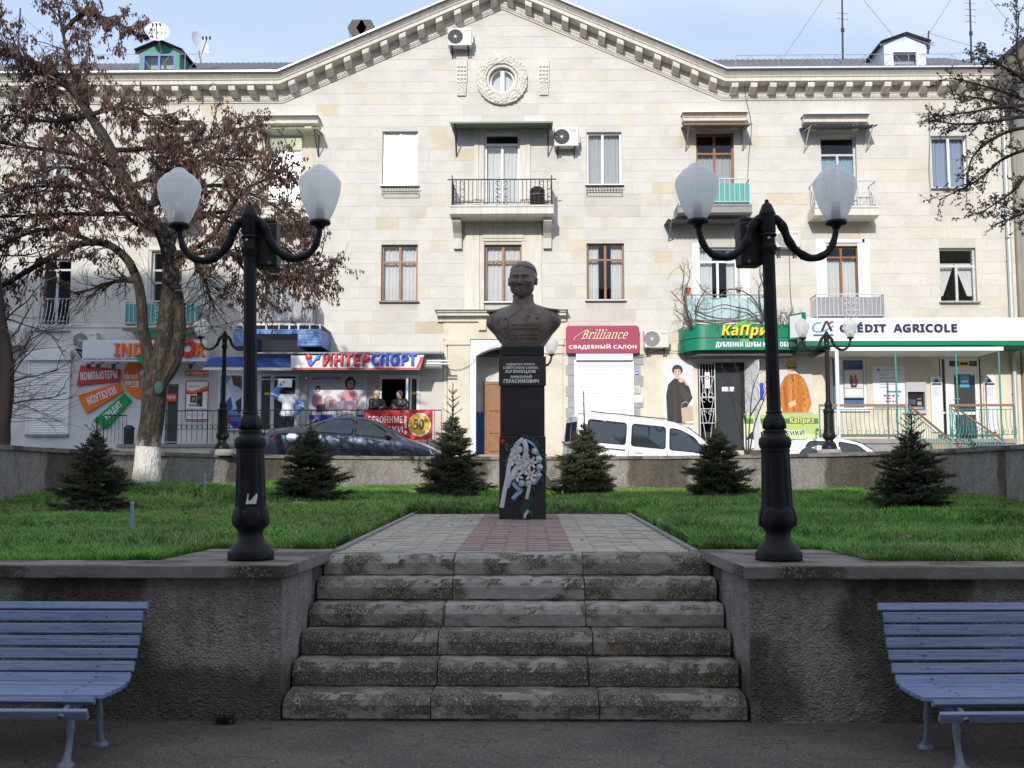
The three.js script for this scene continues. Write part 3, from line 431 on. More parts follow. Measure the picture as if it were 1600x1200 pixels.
{ // laurel wreath round the attic window, and the two relief panels beside it
  const wr = wpart('relief_wreath', [new THREE.TorusGeometry(0.66, 0.16, 10, 48).scale(1, 1, 0.55).translate(RW.x, RW.y, FZ + 0.06), new THREE.TorusGeometry(0.46, 0.05, 8, 48).translate(RW.x, RW.y, FZ + 0.05), new THREE.TorusGeometry(0.54, 0.025, 8, 48).translate(RW.x, RW.y, FZ + 0.07)], M.trim, house), r = rng(9), leaf = new THREE.SphereGeometry(0.07, 8, 6).scale(1.5, 0.6, 0.45);
  const L = []; for (let i = 0; i < 150; i++) { const a = i / 150 * Math.PI * 2, rad = 0.55 + (i % 4) * 0.075 + 0.02 * r(), dir = Math.cos(a) > 0 ? 1 : -1; L.push(leaf.clone().rotateY(0.4 - 0.8 * r()).rotateZ(a + Math.PI / 2 * dir + (r() - 0.5) * 0.9).translate(RW.x + Math.cos(a) * rad, RW.y + Math.sin(a) * rad, FZ + 0.135 + 0.02 * r() - Math.abs(rad - 0.66) * 0.25)); }
  wpart('laurel_leaves', L, M.trim, wr).userData.kind = 'stuff';
  for (const a of [1.57, 3.6, 5.82, 0.2]) wpart('ribbon', planar(new THREE.BoxGeometry(0.1, 0.34, 0.05).rotateZ(0.5).rotateZ(a).translate(RW.x + Math.cos(a) * 0.67, RW.y + Math.sin(a) * 0.67, FZ + 0.14)), M.trim, wr);
  const f = wpart('round_window', [new THREE.TorusGeometry(0.38, 0.045, 8, 40).translate(RW.x, RW.y, FZ - 0.12), span(RW.x - 0.05, RW.y - 0.36, FZ - 0.16, RW.x + 0.07, RW.y + 0.36, FZ - 0.09)], M.pvc, house);
  wpart('pane', new THREE.CircleGeometry(0.37, 32).translate(RW.x, RW.y, FZ - 0.13), M.glass, f);
  wpart('blind', new THREE.CircleGeometry(0.5, 32).translate(RW.x, RW.y, FZ - 0.3), M.curtain, f);
  for (const s of [-1, 1]) {
    const q = s < 0 ? rect(713, 95, 730, 150, 33) : rect(841, 95, 858, 149, 33), p = wpart('relief_panel', [planar(extr(poly([[-q.w / 2, q.h / 2], [q.w / 2, q.h / 2], [q.w * 0.48, -q.h * 0.05], [q.w * 0.36, -q.h / 2], [-q.w * 0.36, -q.h / 2], [-q.w * 0.48, -q.h * 0.05]]), 0.07, 0.01).translate(q.x, q.y, FZ))], M.trim, house);
    const k = []; for (let j = 0; j < 5; j++) for (let i = 0; i < 3; i++) k.push(new THREE.SphereGeometry(0.045, 7, 5).translate(q.x + (i - 1) * 0.1, q.y + 0.36 - j * 0.13, FZ + 0.085));
    for (let j = 0; j < 4; j++) k.push(new THREE.BoxGeometry(0.3, 0.03, 0.03).rotateZ(s * 0.5).translate(q.x, q.y - 0.1 - j * 0.1, FZ + 0.09)), k.push(new THREE.BoxGeometry(0.03, 0.34, 0.03).translate(q.x - 0.1 + j * 0.065, q.y - 0.36, FZ + 0.088));
    wpart('carving', k, M.trim, p);
  }
}
// hoods over the third-floor balcony doors
function hood(x0, x1, yt, yb) {
  const r = rect(x0, yt, x1, yb, 32.55), z = FZ, h = wpart('door_hood', [planar(extr(poly([[0, r.b], [0.3, r.b], [0.3, r.b + 0.1], [0.34, r.b + 0.11], [0.34, r.t - 0.09], [0.4, r.t - 0.07], [0.42, r.t - 0.03], [0, r.t - 0.03]]), r.w).rotateY(-Math.PI / 2).translate(r.r, 0, z))], M.trim, house);
  wpart('hood_flashing', planar(new THREE.BoxGeometry(r.w + 0.06, 0.03, 0.52).rotateX(0.06).translate(r.x, r.t, z + 0.25)), M.zinc, h);
  for (const s of [-1, 1]) wpart('console', box(0.22, 0.2, 0.16, r.x + s * (r.w / 2 - 0.34), r.b - 0.1, z + 0.07), M.trim, h);
  wpart('panel', box(r.w - 0.9, 0.16, 0.05, r.x, r.b - 0.12, z + 0.02), M.trim, h);
}
hood(397, 495, 179, 190); hood(1068, 1168, 174, 186); hood(1258, 1358, 177, 188); hood(220, 312, 187, 197);
// an awning: a sloping sheet on two struts
function awning(x0, x1, yf, yb, depth, m, o = {}) {
  const f = rect(x0, yf, x1, yf + 4, 33 - depth), zf = FZ + depth, by = at(0, yb, 33).y, dy = by - f.t, L = Math.hypot(depth, dy), a = Math.atan2(dy, depth);
  const sheet = o.corr ? corrugated(f.w, L, 0.13, 0.018) : new THREE.BoxGeometry(f.w, L, 0.025);
  const g = wpart('awning', planar(sheet.rotateX(-Math.PI / 2 + a).translate(f.x, (f.t + by) / 2, (zf + FZ) / 2)), m, house);
  for (const s of [-1, 1]) { const x = f.x + s * (f.w / 2 - 0.14), t = V(x, f.t - 0.03, zf - 0.05), b = V(x, by - (o.drop ?? 0.75), FZ + 0.04), w = V(x, by - 0.08, FZ + 0.04); wpart('strut', [bar(t, b, 0.018), bar(w, b, 0.016), bar(t, w, 0.016)], o.strut ?? M.iron, g); }
  if (o.front) wpart('front_edge', box(f.w + 0.02, o.front, 0.03, f.x, f.t - o.front / 2, zf + 0.018), o.frontMat ?? M.greenMetal, g);
  if (o.ribs) for (let k = 0; k <= 3; k++) { const x = lerp(f.l + 0.05, f.r - 0.05, k / 3); wpart('rib', bar(V(x, f.t - 0.03, zf), V(x, by - 0.03, FZ), 0.014), M.iron, g); }
  return g;
}
awning(703, 864, 190, 206, 0.95, M.greenMetal, { front: 0.05, drop: 0.9 });
awning(398, 497, 200, 212, 0.85, phys([0.72, 0.74, 0.62], 0.2, { transmission: 0.6 }), { ribs: true });
awning(1070, 1175, 193, 206, 0.85, std([0.33, 0.17, 0.08], 0.7, { map: again(T.wood, 1) }), { strut: M.ironGrey, front: 0.04 });
awning(1259, 1372, 195, 209, 0.85, M.slate, { corr: true, strut: M.ironWhite });
awning(1043, 1176, 342, 356, 0.95, M.slate, { corr: true, strut: M.ironGrey, drop: 0.5 });
// balconies
function balcony(x0, x1, yr, yt, yb, depth, o = {}) {
  const D = 33 - depth, r = rect(x0, yr, x1, yt, D), s = rect(x0 - (o.lip ?? 3), yt, x1 + (o.lip ?? 3), yb, D), zf = FZ + depth, m = o.bars ?? M.iron;
  const g = new THREE.Group(); g.name = 'balcony'; house.add(g); g.position.set(r.x + 0.9, s.b - 1.5, 0);
  wpart('slab', [planar(extr(poly([[0, s.b + 0.05], [depth - 0.1, s.b], [depth, s.b + 0.06], [depth, s.t - 0.07], [depth + 0.03, s.t - 0.05], [depth + 0.03, s.t], [0, s.t]]), s.w).rotateY(-Math.PI / 2).translate(s.r, 0, FZ))], o.slab ?? M.trim, g);
  const zr = zf - 0.07, corner = [V(r.l, 0, FZ), V(r.l, 0, zr), V(r.r, 0, zr), V(r.r, 0, FZ)], Y = (v, y) => V(v.x, y, v.z);
  const rails = []; for (let i = 0; i < 3; i++) for (const y of [r.t, r.b + 0.09]) rails.push(bar(Y(corner[i], y), Y(corner[i + 1], y), y === r.t ? 0.02 : 0.014));
  for (const c of corner.slice(1, 3)) rails.push(bar(Y(c, r.b), Y(c, r.t + (o.post ?? 0)), 0.02));
  if (o.over) rails.push(bar(V(r.l - 0.15, r.t, zr), V(r.l, r.t, zr), 0.018), bar(V(r.r, r.t, zr), V(r.r + 0.15, r.t, zr), 0.018));
  wpart('hand_rail', rails, m, g);
  const n = Math.round(r.w / (o.gap ?? 0.13)), k = Math.round(depth / (o.gap ?? 0.13));
  const B = (x, z) => (o.bow ? tube([[x, r.t, z], [x, lerp(r.t, r.b, 0.5), z + 0.02], [x, lerp(r.t, r.b, 0.8), z + 0.12], [x, r.b + 0.09, z]], 0.011, 5, 8) : bar(V(x, r.b + 0.09, z), V(x, r.t, z), o.rad ?? 0.011, 5));
  for (let i = 1; i < n; i++) { const x = lerp(r.l, r.r, i / n); wpart('baluster', B(x, zr), m, g); }
  for (const x of [r.l, r.r]) for (let i = 1; i < k; i++) wpart('baluster', B(x, lerp(zr, FZ, i / k)), m, g);
  if (o.panel) { const t = r.t - (o.top ?? 0.08), z = zr - 0.03; for (let i = 0; i < (o.sheets ?? 1); i++) { const a = lerp(r.l, r.r, i / (o.sheets ?? 1)) + 0.01, b = lerp(r.l, r.r, (i + 1) / (o.sheets ?? 1)) - 0.01; wpart('panel_sheet', span(a, r.b + 0.05, z - 0.012, b, t, z), o.panel, g); } for (const [x, q] of [[r.l, 0.02], [r.r, -0.02]]) wpart('side_sheet', span(x + q - 0.006, r.b + 0.05, FZ + 0.02, x + q + 0.006, t, z - 0.015), o.panel, g); }
  const scroll = (cx, cy, q) => new THREE.TorusGeometry(0.065, 0.009, 5, 16, 4.6).rotateZ(q).translate(cx, cy, zr + 0.012);
  if (o.scrolls) { const L = []; for (const f of o.scrolls) for (let j = 0; j < 3; j++) for (const q of [-1, 1]) L.push(scroll(lerp(r.l, r.r, f) + q * 0.12, lerp(r.b + 0.2, r.t - 0.12, j / 2), q > 0 ? -1.2 : 0.2), scroll(lerp(r.l, r.r, f) + q * 0.12, lerp(r.b + 0.2, r.t - 0.12, j / 2) - 0.13, q > 0 ? 2 : 3.3)); wpart('scrollwork', L, m, g); }
  if (o.consoles) for (const q of [-1, 1]) { const x = q < 0 ? s.l + 0.18 : s.r - 0.18; wpart('console', planar(extr(poly([[0, s.b - 0.8], [0.14, s.b - 0.82], [0.16, s.b - 0.5], [0.3, s.b - 0.36], [0.6, s.b - 0.2], [0.75, s.b - 0.1], [0.78, s.b], [0, s.b]]), 0.24, 0.012).rotateY(-Math.PI / 2).translate(x + 0.12, 0, FZ)), M.trim, g); }
  return { g, r, s, zf, zr };
}
const bC = balcony(706, 862, 279, 320, 337, 1.05, { scrolls: [0.06, 0.5, 0.94], post: 0.13, over: true, consoles: true, slab: M.trim });
balcony(395, 482, 282, 325, 343, 0.95, { bars: M.ironGrey });
balcony(1062, 1172, 278, 319, 335, 0.9, { panel: M.teal, bars: M.ironWhite, sheets: 1, top: 0.14, gap: 0.16, slab: M.concrete });
balcony(1276, 1370, 281, 322, 339, 0.85, { bars: M.ironWhite, bow: true, gap: 0.2, slab: M.trim });
balcony(205, 292, 284, 325, 343, 0.9, { bars: M.ironGrey });
balcony(1074, 1196, 460, 504, 514, 0.9, { panel: M.pale, bars: M.ironGrey, sheets: 3, gap: 0.28 });
balcony(1278, 1383, 459, 497, 508, 0.85, { panel: M.greySheet, bars: M.ironWhite, gap: 0.13, scrolls: [0.5] });
balcony(376, 487, 465, 505, 512, 1.0, { panel: M.greySheet, bars: M.ironGrey, sheets: 8, gap: 0.3, scrolls: [0.42] });
balcony(193, 304, 470, 509, 516, 0.95, { panel: M.teal, bars: M.ironWhite, gap: 0.14, scrolls: [0.5] });
// surrounds and pilasters of the middle bay
{
  const S = (x0, y0, x1, y1, d, m = M.trim, n = 'surround') => { const r = rect(x0, y0, x1, y1, 33); return wpart(n, span(r.l, r.b, FZ - 0.01, r.r, r.t, FZ + d), m, house); };
  S(741, 200, 748, 320, 0.07); S(748.3, 200, 756, 320, 0.045); S(813, 200, 821, 320, 0.045); S(821.3, 200, 828, 320, 0.07);
  S(726, 341, 749, 489, 0.06); S(749.4, 378, 756.5, 489, 0.09); S(815.5, 378, 822, 489, 0.09); S(822.4, 341, 846, 489, 0.06); S(749.4, 341, 822, 377, 0.05); S(754, 362, 818, 373, 0.08);
  S(1277, 374, 1283, 496, 0.05, M.pvc); S(1283.3, 380, 1290.5, 496, 0.03, M.pvc); S(1342.8, 380, 1350, 496, 0.03, M.pvc); S(1350.3, 374, 1357, 496, 0.05, M.pvc); S(1283.3, 374, 1350, 379.6, 0.05, M.pvc);
  S(1083, 380, 1092, 500, 0.05, M.pvc); S(1161, 380, 1170, 500, 0.05, M.pvc); S(396, 212, 415.5, 322, 0.02, M.cream); S(473, 212, 490, 322, 0.02, M.cream);
  S(222, 385, 233, 510, 0.04); S(287, 385, 298, 510, 0.04); S(233.3, 385, 286.7, 391, 0.04);
}
{ // gateway: pilasters, entablature, arch
  const S = (x0, y0, x1, y1, d, m = M.cream, n = 'pilaster', d0 = -0.01) => { const r = rect(x0, y0, x1, y1, 33); return wpart(n, span(r.l, r.b, FZ + d0, r.r, r.t, FZ + d), m, house); };
  const bot = 722;
  S(693, 512, 699, bot, 0.05); S(699.3, 540, 734, bot, 0.1); S(852, 540, 879, bot, 0.1); S(879.3, 512, 887, bot, 0.05);
  S(697, 531, 735, 539.6, 0.15, M.cream, 'capital'); S(851, 531, 881, 539.6, 0.15, M.cream, 'capital');
  S(693, 505, 887, 530.6, 0.09, M.cream, 'architrave'); S(748, 503, 760, 517, 0.2, M.cream, 'console'); S(826, 503, 838, 517, 0.2, M.cream, 'console');
  const l = at(684, 490, 33).x, r = at(884, 490, 33).x, y = at(0, 505, 33).y, t = at(0, 489, 33).y;
  wpart('entablature', planar(extr(poly([[0, y], [0.12, y], [0.12, y + 0.09], [0.2, y + 0.1], [0.2, y + 0.15], [0.34, y + 0.16], [0.34, t - 0.1], [0.42, t - 0.07], [0.42, t - 0.03], [0, t - 0.03]]), r - l).rotateY(-Math.PI / 2).translate(r, 0, FZ)), M.trim, house);
  wpart('entablature_flashing', span(l - 0.06, t - 0.028, FZ, r + 0.06, t, FZ + 0.46), M.greenMetal, house);
  // white arched surround
  const o = rect(734, 532, 851, bot, 33), s = poly([[o.l, GATE.b], [o.l, o.t], [o.r, o.t], [o.r, GATE.b], [GATE.r, GATE.b]]); const sh = new THREE.Shape(); sh.moveTo(o.l, GATE.b); sh.lineTo(o.l, o.t); sh.lineTo(o.r, o.t); sh.lineTo(o.r, GATE.b); sh.lineTo(GATE.r, GATE.b); sh.lineTo(GATE.r, GATE.t); sh.quadraticCurveTo(GATE.x, GATE.t + gateRise * 2, GATE.l, GATE.t); sh.lineTo(GATE.l, GATE.b); sh.closePath();
  wpart('arch_surround', planar(extr(sh, 0.06, 0.01, 20).translate(0, 0, FZ)), M.white, house);
  // inside: side walls with a blue dado, back wall and the brown panelled door
  const zb = -34.25, dy = at(0, 644, 34.1).y;
  wpart('porch_wall', [span(GATE.l - 0.14, dy, zb, GATE.l - 0.005, GATE.t + 0.6, FZ - 0.46), span(GATE.r + 0.005, dy, zb, GATE.r + 0.14, GATE.t + 0.6, FZ - 0.46), span(GATE.l - 0.1, dy, zb - 0.1, GATE.r + 0.1, GATE.t + 0.6, zb - 0.002), span(GATE.l - 0.1, GATE.t + 0.4, zb, GATE.r + 0.1, GATE.t + 0.55, FZ - 0.46)], M.whiteWall, house);
  wpart('blue_dado', [span(GATE.l - 0.14, 0.5, zb, GATE.l - 0.002, dy - 0.004, FZ - 0.005), span(GATE.r + 0.002, 0.5, zb, GATE.r + 0.14, dy - 0.004, FZ - 0.46), span(GATE.l - 0.1, 0.5, zb - 0.1, GATE.r + 0.1, dy - 0.004, zb - 0.004)], std([0.04, 0.14, 0.42], 0.7, { map: again(T.weather, 1) }), house);
  wpart('porch_floor', span(GATE.l - 0.1, 0.9, zb, GATE.r + 0.1, at(0, 711, 33).y, FZ + 0.5), M.concrete, house);
  const d = rect(760, 601, 812, 710, 34.15), door = wpart('entrance_door', [span(d.l, d.b, -34.22, d.r, d.t, -34.16)], M.brownWood, house);
  wpart('door_frame', [span(d.l - 0.1, d.b, -34.24, d.l - 0.004, d.t + 0.1, -34.13), span(d.r + 0.004, d.b, -34.24, d.r + 0.1, d.t + 0.1, -34.13), span(d.l - 0.004, d.t + 0.004, -34.24, d.r + 0.004, d.t + 0.1, -34.13)], M.brownWood, door);
  for (let i = 0; i < 2; i++) for (const [f, g] of [[0.05, 0.38], [0.43, 0.7], [0.75, 0.96]]) wpart('door_panel', rbox(d.w * 0.38, d.h * (g - f), 0.04, 0.012, lerp(d.l, d.r, 0.27 + i * 0.46), lerp(d.t, d.b, (f + g) / 2), -34.15), M.brownWood, door);
  for (const [f, w] of [[0.2, 0.16], [0.26, 0.14], [0.35, 0.24]]) wpart('paper_notice', box(w, 0.1, 0.004, lerp(d.l, d.r, 0.7), lerp(d.t, d.b, f), -34.122), M.white, door);
}
{ // dormers on the roof
  function dormer(x0, yt, x1, yb, D, peak, m, fm, glassMat, roofM, wx0, wx1, wy, label) {
    const r = rect(x0, yt, x1, yb, D), pk = at((x0 + x1) / 2, peak, D).y, z = -D, g = new THREE.Group(); g.name = 'dormer'; house.add(g); g.position.set(r.x + 0.9, r.b - 1.5, z - FZ);
    const f = rect(wx0, wy, wx1, yb + 2, D), sh = poly([[r.l, r.b - 0.3], [r.r, r.b - 0.3], [r.r, r.t], [r.x, pk], [r.l, r.t]]); const hp = new THREE.Path(); hp.moveTo(f.l, f.b); hp.lineTo(f.l, f.t); hp.lineTo(f.r, f.t); hp.lineTo(f.r, f.b); hp.closePath(); sh.holes.push(hp);
    wpart('front', planar(extr(sh, 0.08).translate(0, 0, z - 0.08)), m, g);
    wpart('cheeks', [span(r.l, r.b - 0.3, z - 3, r.l + 0.06, r.t, z - 0.081), span(r.r - 0.06, r.b - 0.3, z - 3, r.r, r.t, z - 0.081)], m, g);
    for (const s of [-1, 1]) { const xo = r.x + s * (r.w / 2 + 0.14), yo = r.t - 0.14 * (pk - r.t) / (r.w / 2), A = Math.atan2(pk - yo, r.w / 2 + 0.14), L = Math.hypot(pk - yo, r.w / 2 + 0.14); wpart('dormer_roof', planar(corrugated(3.2, L, 0.16, 0.02).rotateY(Math.PI / 2).rotateX(0).applyMatrix4(new THREE.Matrix4().makeRotationX(0)).rotateZ(s > 0 ? Math.PI / 2 - A : -Math.PI / 2 + A).translate((r.x + xo) / 2, (pk + yo) / 2 + 0.04, z - 1.4)), roofM, g); }
    const zz = z - 0.05, bw = 0.07; wpart('dormer_window', [span(f.l, f.b, zz - 0.03, f.l + bw, f.t, zz + 0.06), span(f.r - bw, f.b, zz - 0.03, f.r, f.t, zz + 0.06), span(f.l + bw, f.t - bw, zz - 0.03, f.r - bw, f.t, zz + 0.059), ...(f.w > 1 ? [span(f.x - bw / 2, f.b, zz - 0.03, f.x + bw / 2, f.t - bw, zz + 0.058)] : [])], fm, g);
    wpart('pane', planar(new THREE.PlaneGeometry(f.w - 0.1, f.h - 0.1).translate(f.x, f.y, zz)), M.glass, g);
    wpart('blind', box(f.w, f.h, 0.02, f.x, f.y, zz - 0.35), glassMat, g);
    wpart('eaves_board', [flatBar(V(r.l - 0.14, r.t - 0.1, z + 0.02), V(r.x, pk + 0.02, z + 0.02), 0.08, 0.05), flatBar(V(r.x, pk + 0.02, z + 0.024), V(r.r + 0.14, r.t - 0.1, z + 0.024), 0.08, 0.05)], roofM, g);
  }
  dormer(217, 79, 281, 116, 34, 66, std([0.06, 0.3, 0.22], 0.6, { map: again(T.streak, 0.8) }), std([0.06, 0.16, 0.45], 0.5), M.curtainGrey, std([0.05, 0.05, 0.055], 0.7), 222, 275, 84);
  dormer(1382, 66, 1446, 107, 34, 55, M.zinc, M.pvc, M.curtainGrey, M.slate, 1393, 1435, 78);
}
{ // snow guard along the eaves: posts, two wires, zigzag braces
  for (const [a, b] of [[1150, 1556], [150, 312]]) {
    const p = at(a, 106, 32.9), q = at(b, 108, 32.9), n = Math.round((q.x - p.x) / 0.46), y0 = 14.62, y1 = at((a + b) / 2, 85, 32.9).y, z = -32.9, g = wpart('snow_guard', [bar(V(p.x, y1, z), V(q.x, y1, z), 0.011, 5), bar(V(p.x, y0 + 0.05, z), V(q.x, y0 + 0.05, z), 0.009, 5)], M.ironGrey, house);
    for (let i = 0; i < n; i++) { const x = lerp(p.x, q.x, i / n), x2 = lerp(p.x, q.x, (i + 1) / n); wpart('brace', bar(V(x, i % 2 ? y1 : y0, z), V(x2, i % 2 ? y0 : y1, z), 0.008, 4), M.ironGrey, g); if (i % 3 === 0) wpart('post', bar(V(x, y0 - 0.15, z), V(x, y1, z), 0.012, 5), M.ironGrey, g); }
  }
}
{ // chimney with two cowls, behind the gable
  const r = rect(545, 46, 575, 62, 38), c = wpart('chimney', span(r.l, r.b - 1.6, -38.6, r.r, r.t, -38), M.concrete, house);
  for (const x of [558, 572]) { const p = at(x, 44, 38); wpart('cowl', new THREE.CylinderGeometry(0.36, 0.36, 0.5, 6).rotateX(Math.PI / 2).rotateZ(0.52).translate(p.x, p.y, -38.2), M.iron, c); }
}
// drainpipe at the inner corner
{
  const x = at(1574, 300, 32.8).x, dp = wpart('drainpipe', [bar(V(x, 1.0, -32.85), V(x, 13.3, -32.85), 0.07, 12), bar(V(x, 13.3, -32.85), V(x + 0.1, 14.2, -32.4), 0.07, 12)], M.zinc, house);
  for (let k = 0; k < 6; k++) wpart('pipe_collar', cyl(0.082, 0.082, 0.06, x, 2.2 + k * 2.1, -32.85, 12), M.zinc, dp);
}
// the neighbouring wing that comes forward at the right
{
  const wing = thing('neighbouring_wing', 'pale wing of the next house coming forward beside the bank', 'building', [15.4, 0, -31]);
  wpart('wall', span(15.36, 0, -36, 26, 14.2, -24), M.trim, wing);
  wpart('eaves', [planar(new THREE.BoxGeometry(1.2, 0.16, 14).translate(15.2, 14.45, -29)), span(15.0, 14.1, -36, 15.36, 14.36, -23.4)], M.trim, wing);
  wpart('roof', planar(new THREE.BoxGeometry(9, 0.12, 14.4).rotateZ(0.42).translate(18.6, 16.3, -29)), M.slate, wing);
  for (let k = 0; k < 3; k++) { const f = wpart('window', [span(15.33, 6.9 + k * 3.7 - 3.7, -27.4, 15.4, 8.9 + k * 3.7 - 3.7, -26.2)], M.pvc, wing); wpart('pane', span(15.3, 7.0 + k * 3.7 - 3.7, -27.3, 15.325, 8.8 + k * 3.7 - 3.7, -26.3), M.smoked, f); }
}

// ---------------------------------------------------------------- shops: signs, posters, doors, terraces
const fontBold = await new FontLoader().loadAsync('fonts/droid/droid_sans_bold.typeface.json');
const fontSerif = await new FontLoader().loadAsync('fonts/droid/droid_serif_bold.typeface.json');
function canvasMat(w, h, draw, ppm = 160, o = {}) {
  const c = document.createElement('canvas'); c.width = Math.min(1024, Math.round(w * ppm)); c.height = Math.min(1024, Math.round(h * ppm)); const x = c.getContext('2d'); x.scale(c.width, c.height); draw(x);
  const t = new THREE.CanvasTexture(c); t.colorSpace = THREE.SRGBColorSpace; t.anisotropy = 8; return phys(0.9, o.rough ?? 0.45, { map: t, ...o });
}
// all drawing uses the unit square; text is stretched to fill its box
const F = (x, col, a, b, c, d) => { x.fillStyle = col; x.fillRect(a, b, c - a, d - b); };
function txt(x, s, l, t, r, b, col, font = 'bold', o = {}) {
  x.save(); x.font = font + ' 100px ' + (o.face ?? 'sans-serif'); x.textBaseline = 'alphabetic'; const m = x.measureText(s), w = m.actualBoundingBoxLeft + m.actualBoundingBoxRight, h = m.actualBoundingBoxAscent + m.actualBoundingBoxDescent;
  x.translate(l, b); if (o.rot) x.rotate(o.rot); x.scale((r - l) / w, (b - t) / h); x.translate(m.actualBoundingBoxLeft, -m.actualBoundingBoxDescent); if (o.skew) x.transform(1, 0, -o.skew, 1, 0, 0);
  if (o.stroke) { x.strokeStyle = o.stroke; x.lineWidth = o.lw ?? 14; x.strokeText(s, 0, 0); } x.fillStyle = col; x.fillText(s, 0, 0); x.restore();
}
const P = (x, col, pts) => { x.fillStyle = col; x.beginPath(); pts.forEach(([a, b], i) => (i ? x.lineTo(a, b) : x.moveTo(a, b))); x.closePath(); x.fill(); };
const O = (x, col, cx, cy, rx, ry, rot = 0) => { x.fillStyle = col; x.beginPath(); x.ellipse(cx, cy, rx, ry, rot, 0, 7); x.fill(); };
// a board with a printed face; label etc. make it a thing of its own
function board(name, label, cat, px, D, depth, draw, o = {}) {
  const r = rect(...px, D), t = thing(name, label, cat, [r.x, r.y, -D - depth / 2], o.group), m = o.body ?? M.white;
  part(o.bodyName ?? 'backing', o.round ? planar(extr(rrect(r.w, r.h, o.round), depth - 0.02, 0.01).translate(0, 0, -depth / 2 + 0.01)) : rbox(r.w, r.h, depth, 0.008), m, t);
  if (draw) { const i = o.inset ?? 0.012; const g = o.round ? new THREE.ShapeGeometry(rrect(r.w - i * 2, r.h - i * 2, o.round), 8) : new THREE.PlaneGeometry(r.w - 2 * i, r.h - 2 * i); if (o.round) { const p = g.attributes.position, uv = g.attributes.uv; for (let k = 0; k < p.count; k++) uv.setXY(k, p.getX(k) / (r.w - 2 * i) + 0.5, p.getY(k) / (r.h - 2 * i) + 0.5); } part(o.faceName ?? 'printed_face', g.translate(0, 0, depth / 2 + 0.004), canvasMat(r.w, r.h, draw, o.ppm), t); }
  if (o.frame) { const f = o.frame, w = r.w / 2, h = r.h / 2, z = depth / 2 + 0.012; part('frame', [span(-w, -h, z - 0.02, -w + f, h, z), span(w - f, -h, z - 0.02, w, h, z), span(-w + f, h - f, z - 0.02, w - f, h, z - 0.001), span(-w + f, -h, z - 0.02, w - f, -h + f, z - 0.001)], o.frameMat ?? M.white, t); }
  return { t, r, z: depth / 2 };
}
function letters(str, px, D, m, parent, o = {}) {
  const r = rect(...px, D), g = new TextGeometry(str, { font: o.font ?? fontBold, size: 1, depth: 0.2, curveSegments: 5, bevelEnabled: true, bevelSize: 0.012, bevelThickness: 0.03, bevelSegments: 1 }); g.computeBoundingBox(); const b = g.boundingBox;
  g.translate(-b.min.x, -b.min.y, 0); if (o.slant) g.applyMatrix4(new THREE.Matrix4().set(1, o.slant, 0, 0, 0, 1, 0, 0, 0, 0, 1, 0, 0, 0, 0, 1)); g.computeBoundingBox(); const e = g.boundingBox;
  g.scale(r.w / e.max.x, r.h / e.max.y, (o.depth ?? 0.05) / 0.23).translate(r.l, r.b, -D); return wpart(o.name ?? 'lettering', g, m, parent);
}
const pxPoly = (pts, D, depth, m, parent, name, bevel = 0) => { const w = pts.map(([a, b]) => at(a, b, D)); return wpart(name, planar(extr(poly(w.map((p) => [p.x, p.y])), depth, bevel).translate(0, 0, -D)), m, parent); };

